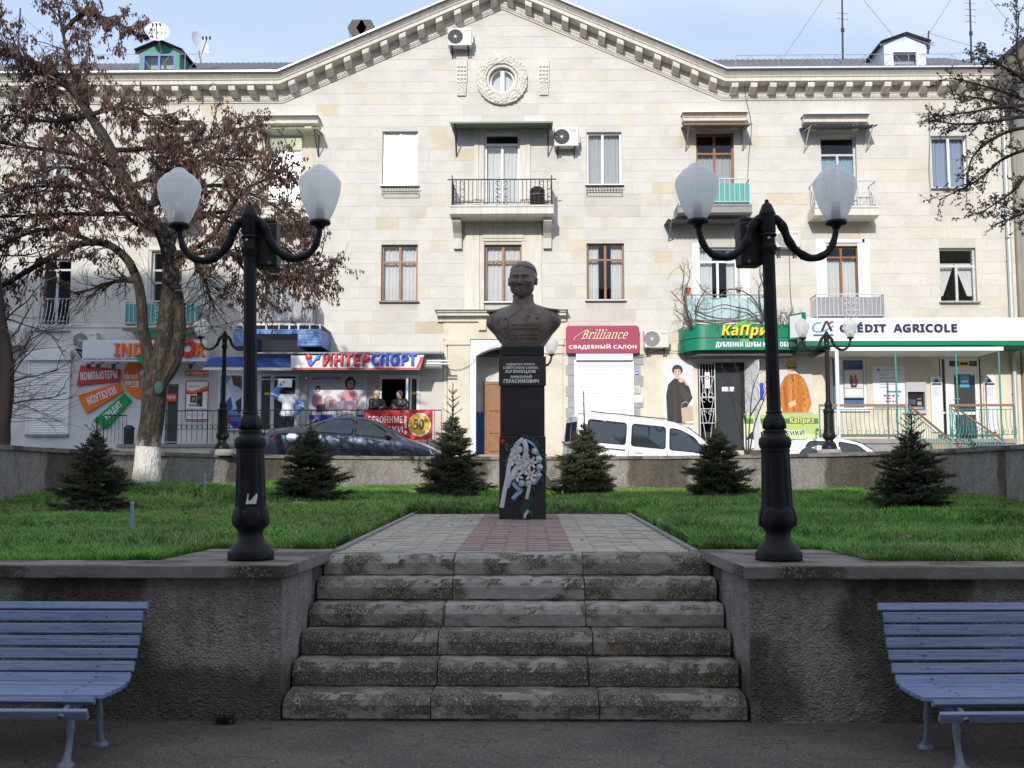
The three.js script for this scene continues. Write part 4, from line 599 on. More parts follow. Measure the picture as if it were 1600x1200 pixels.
// -- the computer shop at the left
{
  const D = 32.2, b = board('shop_fascia', 'white shop fascia board with orange capitals behind the forked tree trunk', 'sign', [128, 531, 323, 565], D, 0.25, (x) => { F(x, '#e9e9ee', 0, 0, 1, 1); txt(x, 'КОМПЬЮТЕРНЫЙ САЛОН', 0.01, 0.82, 0.445, 0.95, '#262a63'); });
  letters('INDICAT', [179, 536, 280, 557], D + 0.0, M.orange, b.t, { depth: 0.08 }); letters('R', [306, 536, 322, 557], D, M.orange, b.t, { depth: 0.08 });
  const c = at(293, 544, D - 0.06); for (let i = 0; i < 14; i++) { const a = i / 14 * Math.PI * 2; wpart('sunray', planar(new THREE.BoxGeometry(0.17, 0.085, 0.05).translate(0.21, 0, 0).rotateZ(a).translate(c.x, c.y, c.z)), M.signRed, b.t); }
  for (const q of [[[231, 513], [250, 513], [250, 528], [241, 529]], [[283, 529], [291, 516], [297, 528], [292, 533], [280, 532]], [[215, 560], [227, 552], [228, 572], [221, 568]], [[246, 566], [262, 561], [262, 570], [248, 574]], [[252, 516], [270, 519], [268, 531], [258, 530]]]) pxPoly(q, D + 0.02, 0.06, M.kelly, b.t, 'green_shape');
  for (const x of [141, 156, 180, 300]) { const p = at(x, 567, D - 0.2); wpart('spot_lamp', [bar(V(p.x, p.y + 0.06, -32.3), V(p.x, p.y - 0.08, -31.9), 0.02), cyl(0.05, 0.07, 0.14, p.x, p.y - 0.12, -31.88, 10)], M.iron, b.t); }
  const fan = (pts, m, s, label, tx, rot) => { const w = pts.map(([a, q]) => at(a, q, 32.9)), cx = w.reduce((a, p) => a + p.x, 0) / 4, cy = w.reduce((a, p) => a + p.y, 0) / 4, t = thing('wedge_sign', label, 'sign', [cx, cy, -32.95], 'fan of wedge signs by the computer shop'); wpart('backing', planar(extr(poly(w.map((p) => [p.x, p.y])), 0.06, 0.006).translate(0, 0, -32.96)), m, t);
    const g = new TextGeometry(s, { font: fontBold, size: 0.3, depth: 0.02, curveSegments: 4 }); g.computeBoundingBox(); const e = g.boundingBox; g.translate(-(e.max.x + e.min.x) / 2, -(e.max.y + e.min.y) / 2, 0).scale(tx[0] / (e.max.x - e.min.x), tx[1] / (e.max.y - e.min.y), 1).rotateZ(rot).translate(cx + (tx[2] ?? 0), cy + (tx[3] ?? 0), -32.893); wpart('lettering', g, M.white, t); };
  fan([[126, 571], [187, 577], [187, 595], [120, 602]], M.signRed, 'КОМПЬЮТЕРЫ', 'red wedge sign lettered in white, topmost of the fan of three', [1.16, 0.26], 0.06);
  fan([[122, 618], [186, 597.5], [193, 611], [135, 646]], M.orange, 'НОУТБУКИ', 'orange wedge sign lettered in white, middle of the fan of three', [0.95, 0.26], 0.41);
  fan([[146, 657], [194, 615], [205, 626], [166, 670]], M.kelly, 'КРЕДИТ', 'green wedge sign lettered in white, lowest of the fan of three', [0.66, 0.26], 0.74);
  { const c = at(228, 588, 32.9), s = new THREE.Shape(); s.absarc(c.x, c.y, 0.72, 1.9, 4.5, false); s.closePath(); const t = thing('opening_hours_sign', 'orange rounded opening hours sign half hidden behind the tree trunk', 'sign', [c.x - 0.3, c.y, -32.95]); wpart('backing', planar(extr(s, 0.04, 0.006, 24).translate(0, 0, -32.95)), M.orange, t); letters('9:00-18:00', [194, 585, 216, 592], 32.9, M.white, t, { depth: 0.012 }); letters('10:00-17:00', [195, 595, 217, 602], 32.9, M.white, t, { depth: 0.012 }); wpart('rule_line', span(c.x - 0.5, c.y - 0.34, -32.9, c.x - 0.2, c.y - 0.31, -32.885), M.white, t); }
  board('address_sign', 'small orange address sign above the computer poster', 'sign', [289, 578, 327, 588], 32.92, 0.04, (x) => { F(x, '#e8641c', 0, 0, 1, 1); txt(x, 'ул. К.Маркса, 22', 0.05, 0.25, 0.95, 0.8, '#fff'); });
  board('poster', 'white poster with red rounded frame showing a computer', 'poster', [288, 594, 327, 657], 32.92, 0.05, (x) => { F(x, '#b3232b', 0, 0, 1, 1); F(x, '#f2efee', 0.05, 0.03, 0.95, 0.97); P(x, '#e0771e', [[0.05, 0.24], [0.3, 0.28], [0.95, 0.14], [0.95, 0.24], [0.35, 0.33], [0.05, 0.3]]); P(x, '#c8302a', [[0.05, 0.3], [0.35, 0.33], [0.95, 0.2], [0.95, 0.27], [0.3, 0.36], [0.05, 0.34]]); txt(x, 'INDICATOR', 0.14, 0.13, 0.6, 0.18, '#d8682a'); F(x, '#22252a', 0.22, 0.38, 0.48, 0.56); F(x, '#b7862c', 0.29, 0.42, 0.43, 0.52); F(x, '#2a2522', 0.5, 0.3, 0.74, 0.66); F(x, '#7a4a22', 0.53, 0.38, 0.7, 0.47); F(x, '#8c8c90', 0.16, 0.6, 0.62, 0.65); txt(x, 'КОМПЬЮТЕРЫ', 0.1, 0.71, 0.9, 0.755, '#33303c'); for (let i = 0; i < 3; i++) F(x, '#8c8a92', 0.12 + 0.05 * i, 0.83 + i * 0.04, 0.88 - 0.06 * i, 0.842 + i * 0.04); }, { round: 0.09, inset: 0.004 });
  { // glazed door
    const r = OP.indic, t = thing('shop_door', 'grey glazed shop door behind the tree trunk with small orange notice', 'door', [r.x, r.b, FZ - 0.1]);
    wpart('frame', [span(r.l, r.b, FZ - 0.14, r.l + 0.05, r.t, FZ - 0.05), span(r.r - 0.05, r.b, FZ - 0.14, r.r, r.t, FZ - 0.05), span(r.l + 0.05, r.t - 0.06, FZ - 0.14, r.r - 0.05, r.t, FZ - 0.05)], M.greySheet, t); wpart('pane', span(r.l + 0.05, r.b, FZ - 0.11, r.r - 0.05, r.t - 0.06, FZ - 0.1), M.smoked, t);
    const n = rect(254, 615, 275, 627, 32.98); wpart('notice', planar(new THREE.PlaneGeometry(n.w, n.h).translate(n.x, n.y, FZ - 0.04)), canvasMat(n.w, n.h, (x) => { F(x, '#e7622a', 0, 0, 1, 1); txt(x, 'открыто', 0.1, 0.25, 0.9, 0.75, '#fff'); }), t).geometry.setAttribute('uv', new THREE.PlaneGeometry(1, 1).toNonIndexed().attributes.uv);
  }
  { // roller shutter at the far left
    const r = rect(42, 562, 108, 678, 32.9), h = rect(38, 546, 111, 563, 32.82), t = thing('roller_shutter', 'closed pale grey roller shutter on the white wall left of the computer shop', 'shutter', [r.x, r.b, -32.95]);
    wpart('curtain', planar(corrugated(r.h, r.w, 0.075, 0.008).rotateZ(Math.PI / 2).translate(r.x, r.y, -32.93)), M.white, t); wpart('housing', rbox(h.w, h.h, 0.2, 0.02, h.x, h.y, -32.9), M.white, t);
    wpart('guide', [span(r.l - 0.05, r.b, -32.97, r.l, r.t, -32.88)], M.white, t); wpart('guide', [span(r.r, r.b, -32.97, r.r + 0.05, r.t, -32.88)], M.white, t); wpart('bottom_rail', span(r.l - 0.06, r.b - 0.07, -32.97, r.r + 0.06, r.b, -32.86), M.greySheet, t);
  }
}
// -- terrace in front of the two left shops
const TY = at(300, 694, 31.2).y;
{
  const l = at(184, 694, 31.2).x, r = at(692, 694, 31.2).x, t = thing('shop_terrace', 'raised tiled terrace in front of the computer and sports shops', 'terrace', [(l + r) / 2, TY - 0.6, -32]);
  wpart('terrace_slab', [span(l, TY - 0.1, FZ + 0.03, r, TY, -31.1), span(l + 0.05, 1.0, FZ + 0.03, r - 0.05, TY - 0.104, -31.16)], M.concrete, t);
  const n = Math.round((r - l) / 0.34); for (let i = 0; i < n; i++) { const a = lerp(l + 0.05, r - 0.05, i / n), b = lerp(l + 0.05, r - 0.05, (i + 1) / n); wpart('facing_tile', span(a + 0.006, TY - 0.62, -31.16, b - 0.006, TY - 0.11, -31.135), M.cream, t); }
  for (let k = 0; k < 3; k++) wpart('terrace_step', span(l - 0.3 * (k + 1), 1.2, -32.6, l - 0.3 * k, TY - 0.17 * (k + 1), -31.2), M.concrete, t);
}
function barRail(name, label, x0, x1, ytop, z, o = {}) {
  const a = at(x0, ytop, -z), b = at(x1, ytop, -z), yb = o.yb ?? TY + 0.06, t = thing(name, label, 'railing', [(a.x + b.x) / 2, TY, z], o.group), n = Math.round((b.x - a.x) / (o.gap ?? 0.15));
  wpart('hand_rail', bar(V(a.x, a.y, z), V(b.x, a.y, z), 0.018), M.iron, t); wpart('bottom_rail', bar(V(a.x, yb, z), V(b.x, yb, z), 0.012), o.foot ?? M.ironWhite, t);
  for (let i = 0; i <= n; i++) { const x = lerp(a.x, b.x, i / n); wpart('baluster', bar(V(x, i % 9 ? yb : TY, z), V(x, a.y, z), i % 9 ? 0.008 : 0.016, 5), M.iron, t); }
  if (o.rings) for (let i = 0; i < n; i++) wpart('ring', new THREE.TorusGeometry(0.07, 0.008, 4, 14).translate(lerp(a.x, b.x, (i + 0.5) / n), lerp(yb, a.y, 0.48), z), M.iron, t);
  return t;
}
barRail('terrace_railing', 'thin black terrace railing with a row of rings in front of the computer poster', 252, 341, 642, -31.2, { rings: true });
barRail('terrace_railing', 'thin black terrace railing in front of the sports shop entrance', 343, 566, 641, -31.2, { rings: true });
barRail('gate_grille', 'small black iron grille gate beside the wedge signs', 163, 198, 649, -31.6, { gap: 0.11 });
{ const p = at(201, 692, 31.7), t = thing('litter_bin', 'slim dark litter bin beside the small grille gate', 'bin', [p.x, TY - 0.1, -31.7]); part('body', lathe([[0.13, 0], [0.15, 0.02], [0.15, 0.52], [0.14, 0.55]], 16), M.iron, t); part('lid', lathe([[0.16, 0.55], [0.16, 0.6], [0.1, 0.68], [0.0, 0.7]], 16), M.iron, t); part('ash_tray', rbox(0.1, 0.06, 0.05, 0.01, 0.14, 0.58, 0.06), M.iron, t); }
// -- the sports shop
{
  const D = 31.7, w0 = at(457, 556, D), w1 = at(668, 577, D);
  const b = thing('shop_fascia', 'white sports shop fascia with raised red and blue letters', 'sign', [(w0.x + w1.x) / 2, (w0.y + w1.y) / 2, -D]);
  pxPoly([[457, 557], [663, 556], [656, 578], [457, 578]], D + 0.18, 0.18, M.whiteGloss, b, 'backing', 0.008);
  pxPoly([[457.5, 574.5], [656, 574.5], [655.3, 576.5], [457.5, 576.5]], D - 0.012, 0.008, M.signRed, b, 'red_line'); pxPoly([[657, 557.5], [662, 557.2], [655, 574], [650.5, 574]], D - 0.012, 0.01, M.signRed, b, 'red_slash');
  letters('ИНТЕР', [504, 553, 578, 571.5], D - 0.02, phys([0.6, 0.03, 0.07], 0.35), b, { depth: 0.09, slant: 0.06 }); letters('СПОРТ', [580, 552, 651, 571], D - 0.02, phys([0.03, 0.1, 0.62], 0.35), b, { depth: 0.09, slant: 0.04 });
  const c = at(482, 558, D - 0.05); wpart('logo_ball', new THREE.SphereGeometry(0.1, 16, 10).scale(1, 1, 0.4).translate(c.x, c.y, c.z), phys([0.65, 0.03, 0.05], 0.35), b); pxPoly([[480, 563], [487, 562], [490, 566], [494, 558], [501, 553], [499, 561], [493, 563], [489, 569], [486, 572], [482, 571]], D - 0.02, 0.06, phys([0.03, 0.1, 0.62], 0.35), b, 'logo_swoosh');
  const aw = thing('shop_awning', 'blue shop awning with white lower edge left of the sports shop fascia', 'awning', [at(388, 565, 31.9).x, at(388, 572, 31.9).y, -32.2]);
  pxPoly([[318, 573], [328, 561], [340, 558], [456, 558], [456, 574]], 31.95, 0.06, std([0.05, 0.12, 0.42], 0.75), aw, 'fabric'); pxPoly([[318, 574.5], [456, 574.5], [456, 579], [318, 578]], 31.93, 0.04, M.white, aw, 'lower_edge');
  const cp = rect(380, 548, 688, 553, 31.75); const can = thing('entrance_canopy', 'grey corrugated canopy over the sports shop fascia', 'canopy', [cp.x, cp.y, -32.3]);
  wpart('sheet', planar(corrugated(cp.w, 1.3, 0.14, 0.02).rotateX(-Math.PI / 2 + 0.12).translate(cp.x, cp.t + 0.02, -32.3)), M.slate, can); wpart('edge_strip', rbox(cp.w, 0.05, 0.03, 0.005, cp.x, cp.t - 0.07, -31.67), M.greySheet, can);
  const e2 = rect(664, 560, 690, 572, 32.0); wpart('side_box', rbox(e2.w, e2.h, 0.7, 0.02, e2.x - 0.05, e2.y, -32.4), M.white, can); for (const f of [0.3, 0.7]) wpart('conduit', bar(V(e2.l, lerp(e2.b, e2.t, f), -32.02), V(e2.r + 0.25, lerp(e2.b, e2.t, f), -32.02), 0.03), M.white, can);
  // poster wall
  const face = (x, cx, cy, s, hair, top) => { O(x, hair, cx, cy, s * 0.62, s * 0.86); O(x, '#d7bcae', cx, cy + s * 0.1, s * 0.4, s * 0.6); F(x, '#3b2a28', cx - s * 0.28, cy - s * 0.06, cx - s * 0.08, cy + s * 0.02); F(x, '#3b2a28', cx + s * 0.08, cy - s * 0.06, cx + s * 0.28, cy + s * 0.02); F(x, '#a1524f', cx - s * 0.12, cy + s * 0.4, cx + s * 0.12, cy + s * 0.45); P(x, hair, [[cx - s * 0.55, cy - s * 0.3], [cx, cy - s * 0.8], [cx + s * 0.55, cy - s * 0.3], [cx + s * 0.2, cy - s * 0.42], [cx - s * 0.3, cy - s * 0.2]]); };
  board('poster', 'large pale poster of a woman in a pink sweater and two seated figures', 'poster', [482, 583, 573, 664], 32.9, 0.05, (x) => {
    F(x, '#d3d0d8', 0, 0, 1, 1); O(x, '#e0dee4', 0.3, 0.4, 0.4, 0.3); txt(x, 'ИНТЕР', 0.11, 0.065, 0.33, 0.13, '#b23b55'); txt(x, 'СПОРТ', 0.34, 0.065, 0.56, 0.13, '#2e3566'); P(x, '#2e3566', [[0.04, 0.08], [0.06, 0.1], [0.1, 0.065], [0.08, 0.12], [0.06, 0.135]]); txt(x, 'одежда для победителей', 0.05, 0.16, 0.56, 0.19, '#9a96ac', '');
    P(x, '#d48b98', [[0.55, 0.55], [0.58, 0.36], [0.66, 0.3], [0.8, 0.32], [0.88, 0.42], [0.86, 0.6], [0.9, 0.75], [0.55, 0.7]]); face(x, 0.72, 0.19, 0.15, '#4a3128'); P(x, '#eae6ea', [[0.84, 0.4], [0.94, 0.42], [0.98, 0.7], [0.88, 0.7]]);
    P(x, '#c98392', [[0.04, 0.6], [0.06, 0.44], [0.14, 0.38], [0.22, 0.45], [0.24, 0.62], [0.08, 0.66]]); face(x, 0.15, 0.3, 0.075, '#3a3c48'); P(x, '#4b4350', [[0.12, 0.62], [0.3, 0.58], [0.36, 0.74], [0.14, 0.76]]); P(x, '#b9a9b4', [[0.25, 0.5], [0.32, 0.42], [0.42, 0.46], [0.44, 0.7], [0.3, 0.72]]); face(x, 0.34, 0.35, 0.07, '#c9bfc6'); P(x, '#8d6a72', [[0.34, 0.52], [0.46, 0.5], [0.5, 0.72], [0.36, 0.74]]);
    F(x, '#c98a9c', 0, 0.79, 1, 0.8); F(x, '#2c3f9c', 0, 0.81, 1, 1); P(x, '#e8e8f4', [[0.03, 0.94], [0.14, 0.85], [0.13, 0.9], [0.08, 0.95]]); P(x, '#e8e8f4', [[0.27, 0.97], [0.33, 0.86], [0.4, 0.97]]); O(x, '#e8e8f4', 0.85, 0.91, 0.04, 0.05); O(x, '#2c3f9c', 0.85, 0.91, 0.02, 0.025);
  });
  board('window_poster', 'blue window poster of a skier left of the sports shop entrance', 'poster', [340, 584, 381, 672], 32.9, 0.05, (x) => { F(x, '#6f93cf', 0, 0, 1, 1); P(x, '#cfdcf0', [[0.1, 0.3], [0.5, 0.05], [0.95, 0.3], [0.9, 0.6], [0.3, 0.7]]); P(x, '#6b4a3a', [[0.5, 0.02], [0.9, 0.05], [0.95, 0.25], [0.6, 0.2]]); P(x, '#e9eef8', [[0.1, 0.35], [0.4, 0.2], [0.6, 0.5], [0.2, 0.6]]); P(x, '#26304e', [[0.7, 0.5], [1, 0.4], [1, 0.68], [0.8, 0.7]]); P(x, '#3c5fae', [[0.3, 0.5], [0.5, 0.4], [0.6, 0.62], [0.35, 0.66]]); F(x, '#24439e', 0, 0.74, 1, 1); txt(x, 'INTER', 0.08, 0.77, 0.6, 0.85, '#d05a6a'); txt(x, 'SPORT', 0.62, 0.77, 1.0, 0.85, '#7d9be8'); P(x, '#dfe6f6', [[0.3, 0.96], [0.45, 0.88], [0.62, 0.96]]); }, { frame: 0.05 });
  { // glazed entrance
    const r = OP.entrance, t = thing('glazed_entrance', 'white framed glass entrance of the sports shop behind the mannequin', 'door', [r.x, r.b, FZ]);
    const z0 = FZ - 0.06, z1 = FZ + 0.03, X = (p) => at(p, 640, 33).x, v = [402, 408, 422, 428, 461, 467].map(X);
    wpart('frame', [span(v[0], r.b, z0, v[1], r.t, z1), span(v[2], r.b, z0, v[3], r.t, z1), span(v[4], r.b, z0, v[5], r.t, z1), span(v[1], r.t - 0.08, z0, v[2], r.t, z1 - 0.004), span(v[3], r.t - 0.08, z0, v[4], r.t, z1 - 0.004), span(v[1], at(0, 592, 33).y - 0.05, z0, v[2], at(0, 592, 33).y, z1 - 0.004), span(v[3], at(0, 592, 33).y - 0.05, z0, v[4], at(0, 592, 33).y, z1 - 0.004), span(v[1], at(0, 672, 33).y - 0.09, z0, v[2], at(0, 672, 33).y, z1 - 0.004), span(v[3], at(0, 672, 33).y - 0.09, z0, v[4], at(0, 672, 33).y, z1 - 0.004)], M.pvc, t);
    wpart('side_light', span(v[1], r.b, z0 + 0.03, v[2], r.t - 0.08, z0 + 0.04), M.smoked, t); wpart('door_leaf', span(v[3], r.b, z0 + 0.03, v[4], r.t - 0.08, z0 + 0.04), M.smoked, t); const s = rect(413, 613, 421, 617, 32.99); wpart('sticker', span(s.l, s.b, z0 + 0.041, s.r, s.t, z0 + 0.045), M.yellow, t);
  }
  { // open doorway, its white leaf folded out, the glazed side light
    const r = OP.shopDoor, X = (p) => at(p, 640, 33).x, t = thing('open_doorway', 'dark open doorway with a white door leaf swung out behind the two women', 'door', [r.x, r.b, FZ]), yt = at(0, 593, 33).y;
    wpart('frame', [span(X(592), r.b, FZ - 0.1, X(596), r.t, FZ + 0.03), span(X(640), r.b, FZ - 0.1, X(643), r.t, FZ + 0.03), span(X(651), r.b, FZ - 0.1, X(655), r.t, FZ + 0.03), span(X(596), yt, FZ - 0.1, X(640), r.t, FZ + 0.025), span(X(643), yt, FZ - 0.1, X(651), r.t, FZ + 0.025)], M.pvc, t);
    wpart('side_light', span(X(643), r.b, FZ - 0.05, X(651), yt, FZ - 0.04), M.smoked, t); wpart('door_leaf', planar(new THREE.BoxGeometry(0.06, yt - r.b, 0.75).rotateY(0.16).translate(X(637.5), (yt + r.b) / 2, FZ + 0.4)), M.pvc, t); const s = rect(643.5, 612, 650, 616, 33); wpart('sticker', span(s.l, s.b, FZ - 0.038, s.r, s.t, FZ - 0.034), M.yellow, t);
  }
  { // red sale banner tied to the railing
    const z = -31.0, r = rect(569, 641, 676, 687, 31), t = thing('sale_banner', 'red sale banner with white capitals and yellow disc tied to the terrace railing', 'banner', [r.x, r.b, z]);
    const g = new THREE.PlaneGeometry(r.w, r.h, 40, 16), p = g.attributes.position; for (let i = 0; i < p.count; i++) { const x = p.getX(i), y = p.getY(i); p.setZ(i, 0.02 * Math.sin(x * 4 + y * 3) + 0.012 * Math.sin(x * 11 - y * 5)); } g.computeVertexNormals();
    wpart('cloth', g.translate(r.x, r.y, z), canvasMat(r.w, r.h, (x) => { F(x, '#c8202b', 0, 0, 1, 1); txt(x, 'СЕЗОННЫЕ', 0.045, 0.2, 0.56, 0.43, '#f6eded'); txt(x, 'СКИДКИ', 0.045, 0.54, 0.57, 0.82, '#f6eded'); txt(x, '!', 0.585, 0.2, 0.625, 0.82, '#f6eded'); O(x, '#f0f0f0', 0.81, 0.49, 0.162, 0.4); O(x, '#e3bd3a', 0.805, 0.48, 0.155, 0.37); P(x, '#f4f4f4', [[0.8, 0.87], [0.93, 0.72], [0.95, 0.6], [0.9, 0.75]]); txt(x, '50', 0.725, 0.3, 0.875, 0.66, '#23243c'); txt(x, 'до', 0.665, 0.55, 0.7, 0.61, '#4a3a20'); txt(x, '%', 0.88, 0.3, 0.915, 0.42, '#4a3a20'); }, 200), t);
    barRail('terrace_railing', 'black terrace railing that carries the red sale banner', 569, 690, 641, -31.12, { gap: 0.2, foot: M.iron });
  }
  { // white display stand with pictures
    const r = rect(520, 626, 557, 690, 31.5), t = thing('display_stand', 'white folding display stand with pictures in front of the big poster', 'stand', [r.x, TY, -31.5]);
    const a = rect(521, 626, 556, 641, 31.5), b = rect(522, 643, 556, 662, 31.48), c2 = rect(522, 664, 556, 684, 31.46);
    for (const [q, f] of [[a, (x) => { F(x, '#e6bdc4', 0, 0, 1, 1); O(x, '#f6e8ea', 0.3, 0.6, 0.16, 0.4); O(x, '#f6dfe2', 0.7, 0.7, 0.14, 0.3); P(x, '#6a6ab0', [[0.15, 0.2], [0.2, 0.3], [0.3, 0.18], [0.22, 0.4]]); }], [b, (x) => { F(x, '#eeeef2', 0, 0, 1, 1); O(x, '#d8453a', 0.13, 0.2, 0.05, 0.08); P(x, '#3a55b8', [[0.13, 0.35], [0.2, 0.4], [0.4, 0.2], [0.36, 0.42], [0.2, 0.62]]); txt(x, 'ИНТЕР', 0.42, 0.16, 0.9, 0.38, '#c0404e'); txt(x, 'СПОРТ', 0.4, 0.5, 0.82, 0.72, '#3a55b8'); F(x, '#3a66c8', 0.5, 0.84, 1, 1); }], [c2, (x) => { F(x, '#2e5fae', 0, 0, 1, 1); txt(x, 'SALE', 0.1, 0.1, 0.9, 0.4, '#dfe8f6'); F(x, '#16304e', 0, 0.5, 1, 0.9); F(x, '#d8d8d0', 0.15, 0.6, 0.85, 0.75); }]]) { wpart('picture_panel', rbox(q.w, q.h, 0.03, 0.006, q.x, q.y, q.z - 0.02), M.white, t); wpart('printed_face', new THREE.PlaneGeometry(q.w - 0.03, q.h - 0.03).translate(q.x, q.y, q.z + 0.002), canvasMat(q.w, q.h, f), t); }
    for (const s of [r.l + 0.02, r.r - 0.02]) wpart('leg', bar(V(s, TY, -31.56), V(s, r.t, -31.56), 0.015), M.ironWhite, t);
  }
  { const r = rect(365, 508, 502, 522, 31.5), q = rect(465, 522, 502, 540, 31.5), z = -31.5, t = thing('cladding_box', 'blue boarded box hung under the grey sheeted balcony', 'box', [r.x, q.b, -32.2]);
    wpart('upper_frame', [span(r.l, r.t, FZ + 0.03, r.r, r.t + 0.02, z), ...[365, 380, 398, 416, 436, 452, 466, 484, 500].map((x) => { const p = at(x, 510, 31.5).x; return span(p - 0.02, r.t - 0.12, z - 0.04, p + 0.02, r.t, z); })], M.white, t);
    for (let k = 0; k < 3; k++) { const a = lerp(r.t - 0.12, r.b, k / 3), b = lerp(r.t - 0.12, r.b, (k + 1) / 3); wpart('board', span(r.l, b + 0.006, z - 0.03, r.r, a, z), M.blueClad, t); wpart('board', span(r.r - 0.03, b + 0.006, FZ + 0.03, r.r, a, z - 0.032), M.blueClad, t); }
    for (const [a, b] of [[q.l, q.r], [r.l, r.l + 0.5]]) { for (let k = 0; k < 4; k++) { const y1 = lerp(q.t, q.b, k / 4), y0 = lerp(q.t, q.b, (k + 1) / 4); wpart('board', span(a, y0 + 0.006, z - 0.03, b, y1 - 0.002, z), M.blueClad, t); wpart('board', span(b - 0.03, y0 + 0.006, FZ + 0.03, b, y1 - 0.002, z - 0.032), M.blueClad, t); } wpart('underside', span(a, q.b - 0.02, FZ + 0.03, b, q.b, z - 0.01), M.deepBlue, t); }
    wpart('inner_panel', span(r.l + 0.5, q.b + 0.05, FZ + 0.03, q.l, r.b, FZ + 0.06), M.white, t); }
}
// -- the bridal shop
{
  const b = board('shop_sign', 'crimson sign with white lettering over the closed white shutter', 'sign', [885, 509, 998, 552], 32.75, 0.2, null, { body: M.crimson, round: 0.1 });
  const r = b.r, g = new THREE.ShapeGeometry(rrect(r.w - 0.02, r.h - 0.02, 0.1)), p = g.attributes.position, uv = g.attributes.uv; for (let k = 0; k < p.count; k++) uv.setXY(k, p.getX(k) / (r.w - 0.02) + 0.5, p.getY(k) / (r.h - 0.02) + 0.5);
  part('printed_face', g.translate(0, 0, 0.106), canvasMat(r.w, r.h, (x) => { F(x, '#a02650', 0, 0, 1, 1); for (const [dx, dy, c] of [[0.008, 0.02, '#5c0f2a'], [0, 0, '#f3dcae']]) { x.save(); x.translate(dx, dy); txt(x, 'Brilliance', 0.2, 0.12, 0.84, 0.48, c, 'italic', { face: 'serif', skew: 0.28 }); x.strokeStyle = c; x.lineWidth = 0.008; x.beginPath(); x.ellipse(0.2, 0.33, 0.035, 0.2, 0.5, 1.2, 6.2); x.stroke(); x.restore(); } txt(x, 'СВАДЕБНЫЙ САЛОН', 0.03, 0.66, 0.97, 0.88, '#f7ecea', 'bold'); }, 300), b.t);
  const q = rect(901, 562, 987, 704, 32.9), h = rect(900, 552, 989, 563, 32.8), t = thing('roller_shutter', 'closed white roller shutter under the crimson sign', 'shutter', [q.x, q.b, -32.93]);
  wpart('curtain', planar(corrugated(q.h, q.w, 0.09, 0.01).rotateZ(Math.PI / 2).translate(q.x, q.y, -32.9)), M.white, t); wpart('housing', rbox(h.w, h.h, 0.22, 0.02, h.x, h.y, -32.88), M.white, t); for (const s of [q.l - 0.03, q.r + 0.03]) wpart('guide', span(s - 0.03, q.b, -32.95, s + 0.03, q.t, -32.86), M.white, t);
  const st = thing('stone_door_surround', 'grey stone surround with toothed edges round the white shutter', 'door surround', [q.x, q.b, -32.95]); for (const s of [-1, 1]) for (let k = 0; k < 9; k++) { const y0 = lerp(704, 553, k / 9), y1 = lerp(704, 553, (k + 1) / 9), o = k % 2 ? 4.5 : 0, a = s < 0 ? rect(884 + (k % 2 ? 0 : 4), y1, 899.5, y0, 32.96) : rect(988.5, y1, 1005 - o, y0, 32.96); wpart('quoin', span(a.l, a.b + 0.004, -32.99, a.r, a.t - 0.004, -32.945), M.greyStone, st); }
  board('notice', 'small blue notice on the grey stone beside the white shutter', 'notice', [991, 579, 999, 587], 32.93, 0.015, (x) => { F(x, '#2a55b8', 0, 0, 1, 1); F(x, '#dfe4f0', 0.15, 0.3, 0.85, 0.6); });
  board('notice', 'beige notice above the sheet of white paper', 'notice', [990, 603, 1000, 614], 32.93, 0.015, (x) => { F(x, '#d6cab4', 0, 0, 1, 1); for (let i = 0; i < 4; i++) F(x, '#8c8478', 0.15, 0.2 + i * 0.18, 0.85, 0.26 + i * 0.18); });
  board('notice', 'sheet of white paper on the stone beside the shutter', 'notice', [989, 617, 1004, 629], 32.93, 0.008, (x) => { F(x, '#f0f0f4', 0, 0, 1, 1); for (let i = 0; i < 5; i++) F(x, '#b9bac6', 0.1, 0.15 + i * 0.15, 0.9, 0.18 + i * 0.15); });
}
